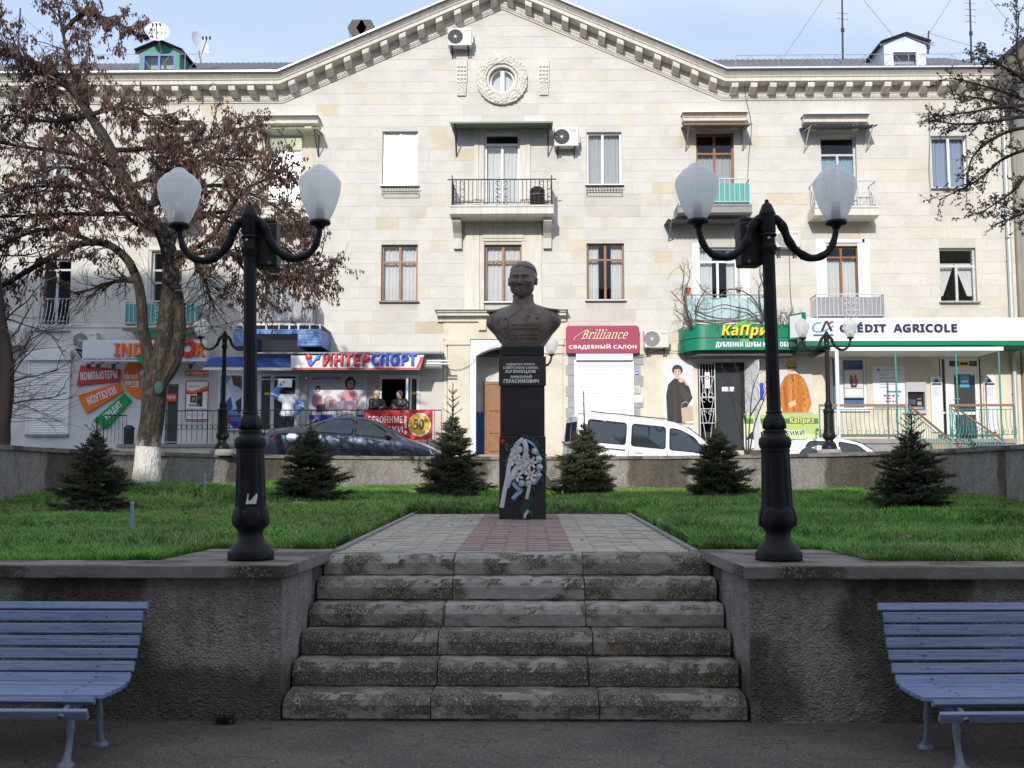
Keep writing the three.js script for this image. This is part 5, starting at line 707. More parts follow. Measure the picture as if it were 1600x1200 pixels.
// -- the fur and leather shop
{
  const D = 31.9, zF = -D, xL = at(1068, 528, D).x, xR = at(1246, 528, D).x, yt = at(0, 510, D).y, ym = at(0, 531, D).y, yb = at(0, 549, D).y;
  const t = thing('shop_fascia', 'green rounded shop fascia with raised yellow letters behind the right lamp post', 'sign', [(xL + xR) / 2, yb, -32.4]);
  const band = (y0, y1, off) => { const s = new THREE.Shape(), zb = FZ + 0.03, rr = 0.75; s.moveTo(xR, -zb); s.lineTo(xR, -(zF + off)); s.lineTo(xL + rr, -(zF + off)); s.quadraticCurveTo(xL - off, -(zF + off), xL - off, -zb); s.closePath(); return planar(extr(s, y1 - y0, 0, 16).rotateX(-Math.PI / 2).translate(0, y0, 0)); };
  wpart('upper_band', band(ym + 0.02, yt, 0.0), M.signGreen, t); wpart('lower_band', band(yb, ym - 0.015, 0.03), M.signGreen, t); wpart('joint_strip', band(ym - 0.014, ym + 0.019, -0.04), std([0.3, 0.24, 0.12], 0.6), t); wpart('soffit', band(yb - 0.14, yb - 0.002, -0.2), std([0.1, 0.11, 0.12], 0.7), t);
  const s2 = new THREE.Shape(); 
  for (const [pts] of [[[[1140, 514], [1152, 505], [1170, 498], [1160, 506], [1148, 515]]], [[[1160, 507], [1180, 504], [1172, 510], [1160, 514]]], [[[1156, 530], [1172, 530], [1168, 535], [1156, 534]]]]) pxPoly(pts, D - 0.01, 0.03, M.leafGreen, t, 'green_swoosh');
  letters('КаПриз', [1126, 508, 1213, 530], D - 0.05, M.yellow, t, { depth: 0.09, slant: 0.18 });
  const r = rect(1118, 533.5, 1244, 545, D - 0.04); wpart('lettering', planar(new THREE.PlaneGeometry(r.w, r.h).translate(r.x, r.y, -D + 0.037)), M.signGreen, t);
  letters('ДУБЛЕНКИ ШУБЫ КОЖА ОБУВЬ', [1118, 534, 1244, 544], D - 0.04, M.white, t, { depth: 0.012 });
  const woman = (x, coat, hair, glasses) => { P(x, coat, [[0.08, 1], [0.04, 0.55], [0.12, 0.38], [0.34, 0.28], [0.6, 0.29], [0.86, 0.42], [0.97, 0.6], [0.8, 0.72], [0.7, 1]]); O(x, hair, 0.45, 0.15, 0.19, 0.085); O(x, '#d9b49c', 0.45, 0.185, 0.125, 0.075); P(x, '#d9b49c', [[0.38, 0.23], [0.52, 0.23], [0.55, 0.29], [0.36, 0.29]]); P(x, hair, [[0.28, 0.16], [0.36, 0.1], [0.56, 0.1], [0.6, 0.17], [0.5, 0.13], [0.36, 0.14]]); F(x, glasses ? '#1c1410' : '#3a2620', 0.35, 0.17, 0.43, glasses ? 0.195 : 0.178); F(x, glasses ? '#1c1410' : '#3a2620', 0.48, 0.17, 0.56, glasses ? 0.195 : 0.178); F(x, '#a2504a', 0.41, 0.222, 0.49, 0.229); };
  board('poster', 'tall poster of a dark haired woman in a black coat with beige bag', 'poster', [1039, 563, 1083, 662], 32.93, 0.05, (x) => { F(x, '#dfe0ea', 0, 0, 1, 1); woman(x, '#24211f', '#2b211d', false); P(x, '#34302d', [[0.3, 0.32], [0.4, 0.5], [0.42, 1], [0.3, 1]]); P(x, '#3a3531', [[0.6, 0.4], [0.92, 0.56], [0.75, 0.66], [0.5, 0.5]]); O(x, '#d9b49c', 0.58, 0.31, 0.1, 0.04); O(x, '#d9b49c', 0.74, 0.35, 0.07, 0.03, 0.6); x.strokeStyle = '#b59a80'; x.lineWidth = 0.015; x.beginPath(); x.ellipse(0.72, 0.74, 0.14, 0.08, 0, 3.1, 6.3); x.stroke(); P(x, '#c9ae97', [[0.56, 0.76], [0.98, 0.72], [1, 0.96], [0.6, 0.99]]); }, { ppm: 240 });
  board('poster', 'poster of a blonde woman with sunglasses in an orange fur coat', 'poster', [1216, 556, 1268, 645], 32.93, 0.05, (x) => { F(x, '#dcdcdd', 0, 0, 1, 1); P(x, '#c87a24', [[0.12, 1], [0.02, 0.8], [0.08, 0.5], [0.2, 0.37], [0.34, 0.31], [0.6, 0.31], [0.78, 0.4], [0.9, 0.6], [0.98, 0.86], [0.86, 1]]); P(x, '#8e4c14', [[0.4, 0.34], [0.47, 0.34], [0.5, 1], [0.42, 1]]); P(x, '#a35a18', [[0.14, 0.55], [0.22, 0.52], [0.3, 0.86], [0.2, 0.95]]); P(x, '#a35a18', [[0.7, 0.52], [0.77, 0.55], [0.8, 0.9], [0.7, 0.88]]); const rr = rng(3); for (let i = 0; i < 900; i++) { const a = 0.06 + rr() * 0.86, b = 0.34 + rr() * 0.64, lit = 0.5 + 0.5 * Math.sin(a * 16 + 1.2); if (a < 0.3 - b * 0.28 || a > 0.62 + b * 0.36) continue; x.strokeStyle = lit > 0.6 ? ['#efab52', '#e39a3a'][i % 2] : lit > 0.3 ? ['#cf7f26', '#d98a2e'][i % 2] : ['#9c5518', '#b46a1f'][i % 2]; x.lineWidth = 0.007; x.beginPath(); x.moveTo(a, b); x.lineTo(a + 0.05 * (rr() - 0.5), b + 0.035); x.stroke(); } O(x, '#d8b070', 0.42, 0.17, 0.18, 0.1); O(x, '#e2b48c', 0.42, 0.2, 0.11, 0.085); P(x, '#d8b070', [[0.28, 0.2], [0.36, 0.12], [0.52, 0.12], [0.6, 0.28], [0.53, 0.18], [0.36, 0.17], [0.3, 0.34]]); F(x, '#2a1a10', 0.32, 0.19, 0.41, 0.22); F(x, '#2a1a10', 0.44, 0.19, 0.53, 0.22); F(x, '#b04a3a', 0.38, 0.255, 0.46, 0.265); P(x, '#e8bd92', [[0.28, 0.84], [0.5, 0.78], [0.52, 0.86], [0.34, 0.92]]); }, { ppm: 240 });
  board('banner', 'green shop banner with dark lettering at the foot of the fur poster', 'banner', [1163, 646, 1279, 703], 32.6, 0.04, (x) => { F(x, '#b7cf7c', 0, 0, 1, 1); P(x, '#d3e2a6', [[0, 0.2], [1, 0.6], [1, 1], [0, 1]]); F(x, '#3f8a44', 0, 0.13, 1, 0.28); txt(x, 'КаПриз', 0.62, 0.1, 0.94, 0.3, '#f3e39a', 'bold', { stroke: '#2b5a2c' }); txt(x, 'КОЖА', 0.3, 0.33, 0.58, 0.46, '#22423a', 'bold', { rot: -0.12 }); txt(x, 'ДУБЛЕНКИ', 0.32, 0.52, 0.82, 0.68, '#22423a', 'bold', { rot: -0.12, stroke: '#e6eed0' }); txt(x, 'ШУБЫ ОБУВЬ', 0.34, 0.76, 0.95, 0.92, '#22423a', 'bold', { rot: -0.12, stroke: '#e6eed0' }); P(x, '#1d1b1c', [[0.02, 0.7], [0.1, 0.5], [0.24, 0.5], [0.3, 0.8], [0.22, 1], [0.05, 1]]); O(x, '#e6d2c6', 0.18, 0.26, 0.05, 0.14); P(x, '#7a4a3a', [[0.11, 0.3], [0.14, 0.06], [0.22, 0.06], [0.25, 0.4], [0.21, 0.16], [0.15, 0.16]]); O(x, '#d8d8de', 0.08, 0.84, 0.07, 0.14); O(x, '#d8d8de', 0.27, 0.86, 0.05, 0.12); }, { ppm: 220 });
  { // doorway with ornamental white gate swung open
    const r = OP.kapriz, X = (p) => at(p, 630, 33).x, d = thing('shop_doorway', 'dark glazed doorway under the green fascia with a white panel at its right', 'door', [r.x, r.b, FZ]);
    wpart('glazing', span(X(1118), r.b, FZ - 0.12, r.r, r.t, FZ - 0.1), M.smoked, d); wpart('door_frame', [span(X(1116), r.b, FZ - 0.14, X(1119), r.t, FZ - 0.04), span(X(1159), r.b, FZ - 0.14, X(1164), r.t, FZ - 0.04), span(X(1119), r.t - 0.1, FZ - 0.14, X(1159), r.t, FZ - 0.045)], M.dark, d);
    wpart('side_panel', planar(new THREE.BoxGeometry(0.03, r.h, 0.8).rotateY(0.35).translate(X(1172), r.y, FZ + 0.35)), M.pvc, d); const n = rect(1179, 598, 1193, 624, 32.9); wpart('blue_notice', box(n.w, n.h, 0.02, n.x, n.y, -32.93), M.signBlue, d); const o = rect(1129, 604, 1148, 611, 32.98); wpart('notice', span(o.l, o.b, FZ - 0.098, o.r, o.t, FZ - 0.092), M.white, d);
    const gt = thing('iron_gate', 'narrow white ornamental iron gate left of the dark glazed doorway', 'gate', [X(1105), r.b, FZ + 0.04]), zz = FZ + 0.06, l = X(1093), q = X(1117), Y = (p) => at(0, p, 32.95).y, mid = (l + q) / 2;
    wpart('gate_frame', [bar(V(l, Y(700), zz), V(l, Y(568), zz), 0.02), bar(V(q, Y(700), zz), V(q, Y(568), zz), 0.02), ...[570, 590, 622, 640, 662].map((y) => bar(V(l, Y(y), zz), V(q, Y(y), zz), 0.014))], M.ironWhite, gt);
    for (let k = 1; k < 5; k++) { const x = lerp(l, q, k / 5); wpart('gate_bar', bar(V(x, Y(622), zz), V(x, Y(570), zz), 0.009, 5), M.ironWhite, gt); }
    for (const [y0, y1] of [[662, 622], [700, 640], [622, 590]]) for (const s of [-1, 1]) wpart('diagonal', bar(V(mid + s * 0.2, Y(y1), zz), V(mid + s * 0.03, Y(y0), zz), 0.011, 5), M.ironWhite, gt);
    for (const s of [-1, 1]) for (const y of [618, 626, 646]) wpart('scroll', new THREE.TorusGeometry(0.07, 0.011, 5, 16, 5).translate(mid + s * 0.1, Y(y), zz), M.ironWhite, gt);
    wpart('warning_sticker', box(0.16, 0.5, 0.008, mid, Y(596), zz + 0.02), M.white, gt); wpart('red_ring', new THREE.TorusGeometry(0.05, 0.012, 5, 16).translate(mid, Y(592), zz + 0.03), M.signRed, gt);
  }
}
// -- the bank
{
  const D = 31.3, b = board('bank_fascia', 'long white bank fascia with dark blue capitals and a blue and red emblem', 'sign', [1252, 496, 1625, 533], D, 0.5, null), r = b.r; 
  letters('CRÉDIT', [1312, 503, 1384, 519], D - 0.02, M.navy, b.t, { depth: 0.03 }); letters('AGRICOLE', [1396, 506, 1495, 519], D - 0.02, M.navy, b.t, { depth: 0.03 });
  const em = (px, z, parent, k) => { const q = rect(...px, z); wpart('emblem', planar(new THREE.PlaneGeometry(q.w, q.h).translate(q.x, q.y, -z)), canvasMat(q.w, q.h, (x) => { F(x, '#e6e6ec', 0, 0, 1, 1); x.lineWidth = 0.09; x.strokeStyle = '#3aa0c8'; x.beginPath(); x.moveTo(0.42, 0.18); x.bezierCurveTo(0.1, 0.1, -0.05, 0.5, 0.1, 0.66); x.bezierCurveTo(0.3, 0.85, 0.75, 0.6, 0.98, 0.34); x.stroke(); P(x, '#1e2a4e', [[0.38, 0.68], [0.6, 0.04], [0.72, 0.04], [0.95, 0.68], [0.82, 0.68], [0.66, 0.2], [0.5, 0.68]]); P(x, '#c84a56', [[0.76, 0.14], [0.97, 0.02], [0.97, 0.18], [0.8, 0.28]]); F(x, '#2c4a5a', 0.06, 0.86, 0.96, 0.96); }, 300), parent).geometry.setAttribute('uv', new THREE.PlaneGeometry(1, 1).toNonIndexed().attributes.uv); };
  em([1269, 500, 1303, 526], D - 0.013, b.t);
  wpart('green_underside', span(r.l, r.b - 0.13, FZ + 0.1, r.r, r.b, -D - 0.02), M.signGreen, b.t);
  const pj = thing('projecting_sign', 'small projecting bank sign with green edge at the left end of the white fascia', 'sign', [at(1246, 510, 31.2).x, at(1246, 510, 31.2).y, -31.2]); wpart('box', planar(new THREE.BoxGeometry(0.12, 0.76, 0.6).rotateY(0.5).translate(pj.position.x, pj.position.y, -31.2)), M.signGreen, pj); wpart('printed_face', new THREE.PlaneGeometry(0.5, 0.66).rotateY(0.5 - Math.PI / 2 + 0).translate(pj.position.x - 0.062 * Math.cos(0.5), pj.position.y, -31.2 + 0.062 * Math.sin(0.5)), M.white, pj);
  // canopy on green posts
  const cz = -31.1, c0 = at(1298, 545, 31.1), c1 = at(1568, 545, 31.1), cn = thing('bank_canopy', 'green corrugated bank canopy with white front edge on slim posts', 'canopy', [(c0.x + c1.x) / 2, TY, cz]);
  wpart('sheet', planar(corrugated(c1.x - c0.x, 1.9, 0.16, 0.025).rotateX(-Math.PI / 2 + 0.1).translate((c0.x + c1.x) / 2, c0.y + 0.12, -32.05)), M.signGreen, cn); wpart('front_edge', span(c0.x, c0.y - 0.06, cz - 0.06, c1.x, c0.y + 0.05, cz), M.white, cn); wpart('soffit', span(c0.x, c0.y - 0.04, FZ + 0.03, c1.x, c0.y - 0.02, cz - 0.07), M.white, cn);
  const by = at(0, 690, 31.1).y; for (const [x, m, w] of [[1309, M.white, 0.06], [1401, M.ironTeal, 0.026], [1496, M.ironTeal, 0.026], [1563, M.ironTeal, 0.026]]) { const p = at(x, 600, 31.1).x; wpart('post', bar(V(p, by - 0.1, cz - 0.03), V(p, c0.y - 0.05, cz - 0.03), w, 10), m, cn); }
  // terrace, steps, railings
  const tx0 = at(1283, 690, 31).x, tx1 = at(1418, 690, 31).x, tx2 = at(1488, 690, 31).x, tx3 = at(1590, 690, 31).x, ty = at(0, 687, 31.4).y;
  const tr = thing('bank_terrace', 'raised tiled bank terrace with steps between two green railings', 'terrace', [tx1, ty - 1, -32]);
  wpart('terrace_slab', [span(tx0, ty - 0.14, FZ + 0.03, tx3, ty, -31.0), span(tx0 + 0.04, 0.3, FZ + 0.03, tx3 - 0.04, ty - 0.144, -31.05)], M.concrete, tr);
  for (let k = 0; k < 7; k++) wpart('tiled_step', span(tx1 + 0.1, 0.3, -31.0 + 0.28 * k, tx2 - 0.1, ty - 0.16 * (k + 1), -31.0 + 0.28 * (k + 1) - 0.004), std([0.42, 0.3, 0.22], 0.7, { map: again(T.weather, 1.5) }), tr);
  const woodRail = std([0.26, 0.15, 0.09], 0.55);
  const rail = (name, label, xa, xb, z0, z1, ya, yb, legs) => {
    const t = thing(name, label, 'railing', [xa, ya, z0], 'green bank railings'), a = V(xa, ya + 0.98, z0), e = V(xb, yb + 0.98, z1), dn = V(0, -0.86, 0), L = a.distanceTo(e), n = Math.max(4, Math.round(L / 0.13)), dir = e.clone().sub(a).normalize(), side = V(-dir.z, 0, dir.x).normalize(); if (side.z < 0) side.negate();
    wpart('hand_rail', flatBar(a, e, 0.07, 0.045), woodRail, t); wpart('lower_rail', [bar(a.clone().add(V(0, -0.12, 0)), e.clone().add(V(0, -0.12, 0)), 0.012), bar(a.clone().add(dn), e.clone().add(dn), 0.012)], M.ironTeal, t);
    for (let i = 0; i <= n; i++) { const p = a.clone().lerp(e, i / n), q = (h, o) => p.clone().add(V(0, -h, 0)).addScaledVector(side, o); wpart('baluster', tube([q(0.12, 0), q(0.35, -0.03), q(0.62, 0.02), q(0.76, 0.1), q(0.86, 0.04)], 0.009, 5, 10), M.ironTeal, t); if (i % 2 === 0 && i < n) wpart('scroll', new THREE.TorusGeometry(0.05, 0.008, 4, 12, 5).translate(p.x + dir.x * L / n / 2, p.y - 0.78, p.z + dir.z * L / n / 2), M.ironTeal, t); }
    for (const p of [a, e]) wpart('post', bar(p, p.clone().add(V(0, -0.98, 0)), 0.02, 8), M.ironTeal, t); return t; };
  rail('terrace_railing', 'green railing with brown handrail in front of the bank window', tx0, tx1, -31.1, -31.1, ty, ty);
  rail('terrace_railing', 'short green railing with brown handrail right of the bank door', tx2, tx3, -31.1, -31.1, ty, ty);
  rail('stair_railing', 'sloping green stair railing left of the bank steps', tx1 + 0.06, tx1 + 0.5, -31.0, -29.1, ty, ty - 1.1);
  rail('stair_railing', 'sloping green stair railing right of the bank steps', tx2 + 0.02, tx2 + 0.62, -31.0, -29.1, ty, ty - 1.1);
  { const q = rect(1520, 690, 1570, 696, 30.95), gr = thing('vent_grating', 'dark perforated grating in the bank terrace wall', 'grating', [q.x, q.y, q.z]); part('frame', box(q.w, q.h, 0.04), M.ironGrey, gr); for (let i = 0; i < 20; i++) part('slot', box(q.w / 34, q.h * 0.7, 0.01, -q.w / 2 + q.w * (i + 0.5) / 20, 0, 0.023), M.dark, gr); }
  // window with poster
  { const q = OP.bankWin, w = thing('bank_window', 'tall blue tinted bank window with white frame and poster', 'window', [q.x, q.b, FZ]), X = (p) => at(p, 600, 33).x; const blue = phys([0.14, 0.25, 0.42], 0.05, { transmission: 0.35 }); const v = [q.l, X(1312), X(1315), X(1318), X(1350), q.r];
    wpart('frame', [span(v[1], q.b, FZ - 0.12, v[3], q.t, FZ - 0.02), span(v[4], q.b, FZ - 0.12, q.r, q.t, FZ - 0.02), span(v[0], q.b, FZ - 0.12, v[0] + 0.05, q.t, FZ - 0.02), span(v[3], q.b, FZ - 0.12, v[4], q.b + 0.06, FZ - 0.022), span(v[3], q.t - 0.05, FZ - 0.12, v[4], q.t, FZ - 0.022)], M.pvc, w); wpart('pane', span(v[0] + 0.05, q.b, FZ - 0.1, v[1], q.t, FZ - 0.09), blue, w); wpart('pane', span(v[3], q.b + 0.06, FZ - 0.1, v[4], q.t - 0.05, FZ - 0.09), blue, w); wpart('window_sill', span(q.l, q.b - 0.06, FZ, q.r + 0.05, q.b, FZ + 0.12), M.white, w);
    board('poster', 'framed poster of two people in the bank window', 'poster', [1319, 577, 1349, 622], 32.98, 0.03, (x) => { F(x, '#d5dbe2', 0, 0, 1, 1); F(x, '#e6eaee', 0.05, 0.7, 0.95, 0.95); O(x, '#7a4038', 0.38, 0.24, 0.06, 0.05); O(x, '#7a4038', 0.6, 0.24, 0.06, 0.05); P(x, '#9a5048', [[0.28, 0.3], [0.5, 0.3], [0.48, 0.55], [0.3, 0.55]]); P(x, '#b0605a', [[0.52, 0.3], [0.7, 0.3], [0.7, 0.55], [0.52, 0.55]]); P(x, '#3a3440', [[0.32, 0.55], [0.68, 0.55], [0.62, 0.64], [0.36, 0.64]]); F(x, '#a06070', 0, 0.66, 1, 0.675); }, { frame: 0.02, frameMat: M.greySheet }); }
  board('notice_board', 'white bank notice board with rows of small print beside the cash machine', 'notice board', [1365, 572, 1413, 637], 32.93, 0.05, (x) => { F(x, '#e8e9f0', 0, 0, 1, 1); P(x, '#3a78b0', [[0.12, 0.08], [0.17, 0.05], [0.22, 0.1], [0.14, 0.11]]); P(x, '#26345a', [[0.17, 0.1], [0.2, 0.05], [0.24, 0.1]]); txt(x, 'ИНДЕКС БАНК', 0.27, 0.065, 0.9, 0.1, '#4a5274'); ['КРЕДИТЫ', 'ДЕНЕЖНЫЕ ПЕРЕВОДЫ', 'ПЛАТЕЖНЫЕ КАРТЫ', 'ПРИЕМ ПЛАТЕЖЕЙ', 'ДЕПОЗИТЫ'].forEach((s, i) => txt(x, s, 0.22, 0.2 + i * 0.075, 0.22 + s.length * 0.034, 0.225 + i * 0.075, '#5a6080')); F(x, '#3a8ac0', 0.42, 0.6, 0.88, 0.64); ['#2a4a9a', '#c84a4a', '#8a3a6a', '#3a7a9a'].forEach((c, i) => { F(x, c, 0.32 + i * 0.13, 0.7, 0.42 + i * 0.13, 0.735); F(x, c, 0.38 + i * 0.1, 0.84, 0.45 + i * 0.1, 0.87); }); F(x, '#b84a4a', 0.4, 0.77, 0.55, 0.8); F(x, '#6a9aba', 0.36, 0.93, 0.76, 0.945); F(x, '#4a9aa0', 0, 0.985, 1, 1); }, { ppm: 300 });
  { // cash machine
    const q = rect(1417, 597, 1447, 646, 32.85), t = thing('cash_machine', 'grey cash machine set into the cream wall left of the bank door', 'cash machine', [q.x, q.b, -32.9]), z = -32.85;
    wpart('surround', [span(q.l, q.b, FZ + 0.02, q.l + 0.05, q.t, z), span(q.r - 0.05, q.b, FZ + 0.02, q.r, q.t, z), span(q.l + 0.05, q.t - 0.3, FZ + 0.02, q.r - 0.05, q.t, z - 0.004), span(q.l + 0.05, q.b, FZ + 0.02, q.r - 0.05, q.b + 0.1, z - 0.004)], std([0.5, 0.5, 0.52], 0.4), t);
    wpart('recess', span(q.l + 0.05, q.b + 0.1, FZ + 0.015, q.r - 0.05, q.t - 0.3, FZ + 0.03), M.dark, t); wpart('screen', box(0.2, 0.16, 0.02, q.x - 0.1, q.b + 0.36, FZ + 0.06), std([0.08, 0.1, 0.16], 0.2), t); wpart('console', planar(new THREE.BoxGeometry(0.44, 0.03, 0.14).rotateX(0.5).translate(q.x, q.b + 0.17, FZ + 0.1)), std([0.4, 0.41, 0.43], 0.4), t); for (let i = 0; i < 3; i++) for (let j = 0; j < 3; j++) wpart('key', box(0.03, 0.02, 0.02, q.x + 0.08 + i * 0.045, q.b + 0.28 + j * 0.04, FZ + 0.045), M.white, t); wpart('card_slot', box(0.12, 0.03, 0.03, q.x + 0.12, q.b + 0.46, FZ + 0.045), M.ironGrey, t); }
  const panel = (px, l) => board('wall_panel', l, 'sign', px, 32.9, 0.07, (x) => { F(x, '#e9eaf1', 0, 0, 1, 1); P(x, '#3a78b0', [[0.2, 0.1], [0.4, 0.03], [0.8, 0.09], [0.3, 0.11]]); P(x, '#26345a', [[0.4, 0.1], [0.56, 0.03], [0.72, 0.1]]); F(x, '#3f5a72', 0.05, 0.115, 0.95, 0.155); for (let i = 0; i < 8; i++) F(x, '#a8acc0', 0.14, 0.19 + i * 0.022, 0.85 - (i % 3) * 0.12, 0.196 + i * 0.022); });
  panel([1457, 588, 1472, 675], 'tall narrow white panel with small emblem left of the bank door'); panel([1540, 588, 1555, 675], 'tall narrow white panel with small emblem right of the bank door');
  { // door
    const q = OP.bankDoor, X = (p) => at(p, 630, 33).x, t = thing('bank_door', 'white framed dark glass bank door with blue poster and yellow plate above', 'door', [q.x, q.b, FZ]), v = [1471, 1473, 1478, 1485, 1492, 1525, 1531].map(X), yT = at(0, 577, 33).y, yM = at(0, 645, 33).y;
    wpart('frame', [span(v[0], q.b, FZ - 0.1, v[1], q.t, FZ + 0.02), span(v[2], q.b, FZ - 0.1, v[3], q.t, FZ + 0.02), span(v[5] + 0.08, q.b, FZ - 0.1, v[6], q.t, FZ + 0.02), span(v[3], yT - 0.08, FZ - 0.1, v[5] + 0.08, yT + 0.04, FZ + 0.015), span(v[1], yM - 0.06, FZ - 0.1, v[2], yM, FZ + 0.015), span(v[3], q.t - 0.05, FZ - 0.1, v[5] + 0.08, q.t, FZ + 0.015)], M.pvc, t);
    wpart('door_leaf', [span(v[3], q.b, FZ - 0.06, v[4], yT - 0.08, FZ - 0.01), span(v[5], q.b, FZ - 0.06, v[5] + 0.08, yT - 0.08, FZ - 0.01), span(v[4], yT - 0.2, FZ - 0.06, v[5], yT - 0.08, FZ - 0.012), span(v[4], yM - 0.09, FZ - 0.06, v[5], yM, FZ - 0.012)], M.pvc, t);
    wpart('glass', [span(v[4], q.b, FZ - 0.05, v[5], yT - 0.2, FZ - 0.04), span(v[1], q.b, FZ - 0.05, v[2], q.t, FZ - 0.04), span(v[3], yT + 0.04, FZ - 0.05, v[5] + 0.08, q.t - 0.05, FZ - 0.04)], M.smoked, t);
    const pl = rect(1499, 563, 1515, 573, 32.98); wpart('yellow_plate', box(pl.w, pl.h, 0.02, pl.x, pl.y, FZ - 0.025), M.yellow, t); wpart('plate_letters', box(pl.w * 0.7, pl.h * 0.35, 0.006, pl.x, pl.y, FZ - 0.01), M.dark, t); const po = rect(1501, 582, 1515, 605, 32.98); wpart('blue_poster', box(po.w, po.h, 0.01, po.x, po.y, FZ - 0.033), std([0.08, 0.35, 0.6], 0.5), t); wpart('white_strip', box(po.w * 0.7, po.h * 0.14, 0.004, po.x, po.y - po.h * 0.1, FZ - 0.024), M.white, t); for (const [x, y] of [[1495, 586], [1520, 584]]) { const s = at(x, y, 32.98); wpart('yellow_sticker', box(0.1, 0.09, 0.006, s.x, s.y, FZ - 0.033), M.yellow, t); } wpart('door_handle', [bar(V(v[4] - 0.02, yM + 0.4, FZ + 0.05), V(v[4] + 0.14, yM + 0.4, FZ + 0.05), 0.015), bar(V(v[4] - 0.02, yM + 0.4, FZ - 0.01), V(v[4] - 0.02, yM + 0.4, FZ + 0.05), 0.012)], M.zinc, t);
  }
}
// -- air conditioners, barrel, dishes, masts
function airConditioner(px, D, label, o = {}) {
  const r = rect(...px, D), w = r.w, h = r.h, d = 0.32, t = thing('air_conditioner', label, 'air conditioner', [r.x, r.b, -D - d / 2], 'air conditioner units on the facade'); r;
  part('casing', rbox(w, h, d, 0.02, 0, h / 2, 0), M.acWhite, t); const R = Math.min(h * 0.42, w * 0.3), cx = -w * 0.19;
  part('fan_grille', [new THREE.TorusGeometry(R, 0.012, 6, 28).translate(cx, h / 2, d / 2 + 0.005), new THREE.TorusGeometry(R * 0.66, 0.006, 5, 24).translate(cx, h / 2, d / 2 + 0.005), new THREE.CylinderGeometry(R, R, 0.012, 28).rotateX(Math.PI / 2).translate(cx, h / 2, d / 2 - 0.001)], o.grille ?? M.grille, t);
  for (let k = 0; k < 10; k++) { const a = k / 10 * Math.PI * 2; part('grille_spoke', bar(V(cx, h / 2, d / 2 + 0.01), V(cx + Math.cos(a) * R, h / 2 + Math.sin(a) * R, d / 2 + 0.01), 0.004, 4), o.grille ? M.acWhite : M.ironGrey, t); }
  part('fan_hub', new THREE.CylinderGeometry(R * 0.18, R * 0.18, 0.014, 14).rotateX(Math.PI / 2).translate(cx, h / 2, d / 2 + 0.012), M.acWhite, t); part('brand_plate', box(w * 0.22, 0.02, 0.004, w * 0.3, h * 0.82, d / 2 + 0.002), M.signRed, t); part('side_cover', rbox(0.05, h * 0.4, d * 0.6, 0.01, w / 2 + 0.02, h * 0.4, 0), M.acWhite, t);
  for (const s of [-0.34, 0.34]) part('wall_bracket', [box(0.04, 0.04, d + 0.24, w * s, -0.022, -0.06), box(0.04, 0.24, 0.03, w * s, -0.16, -d / 2 - 0.14), flatBar(V(w * s, -0.24, -d / 2 - 0.12), V(w * s, -0.03, d / 2), 0.03, 0.03)], M.iron, t); return t;
}
airConditioner([700, 43, 737, 71], 32.55, 'white air conditioner high under the left slope of the gable');
airConditioner([866, 199, 904, 228], 32.55, 'white air conditioner beside the middle balcony awning');
airConditioner([1007, 516, 1045, 543], 32.55, 'white air conditioner right of the crimson sign', { grille: std([0.2, 0.21, 0.22], 0.6) });
airConditioner([114, 519, 151, 545], 32.55, 'white air conditioner above the computer shop fascia on the white wall', { grille: std([0.2, 0.21, 0.22], 0.6) });
airConditioner([1213, 361, 1250, 386], 32.55, 'white air conditioner behind the right lamp post on the second floor', { grille: std([0.3, 0.31, 0.32], 0.6) });
airConditioner([2, 512, 36, 540], 32.55, 'white air conditioner on the white wall beside the dark trunk at the edge', { grille: std([0.3, 0.31, 0.32], 0.6) });
{ const p = rect(828, 291, 851, 318, 32.35), t = thing('barrel', 'black lidded barrel standing on the middle balcony', 'barrel', [p.x, bC.s.t, -32.4]), h = p.t - bC.s.t, R = p.w / 2; part('body', lathe([[R * 0.9, 0], [R, 0.04], [R * 1.02, h * 0.4], [R, h * 0.72]], 24), M.dark, t); part('lid', lathe([[R * 1.03, h * 0.72], [R * 1.03, h * 0.78], [R * 0.98, h * 0.86], [R * 0.6, h * 0.97], [0, h]], 24), M.dark, t); part('hoop', new THREE.TorusGeometry(R * 1.02, 0.012, 5, 24).rotateX(Math.PI / 2).translate(0, h * 0.6, 0), M.ironGrey, t); }
function dish(px, py, D, R, ry, label) { const p = at(px, py, D), t = thing('satellite_dish', label, 'satellite dish', [p.x, p.y, -D], 'satellite dishes on the green dormer'); const prof = []; for (let i = 0; i <= 8; i++) prof.push([R * i / 8, 0.18 * R * (i / 8) ** 2]); const tilt = new THREE.Matrix4().makeRotationY(ry).multiply(new THREE.Matrix4().makeRotationX(Math.PI / 2 - 0.3)); part('reflector', lathe(prof, 28).applyMatrix4(tilt), M.white, t); const f = V(0, R * 0.8, 0).applyMatrix4(tilt), e = V(0, 0, R * 0.95).applyMatrix4(tilt); part('feed_arm', bar(e, f, 0.014), M.iron, t); for (const s of [-0.12, 0, 0.12]) part('receiver', bar(f.clone().add(V(s, 0, 0)), f.clone().add(V(s, 0.09, 0.05)), 0.03, 8), M.iron, t); const back = V(0, -0.05, 0).applyMatrix4(tilt); part('mast', bar(back, back.clone().add(V(0.05, -R * 1.4, -0.25)), 0.025, 8), M.ironGrey, t); }
dish(246, 51, 33.6, 0.38, 0.25, 'big round satellite dish facing forward above the green dormer'); dish(311, 69, 34, 0.42, 1.15, 'satellite dish turned edgeways right of the green dormer');
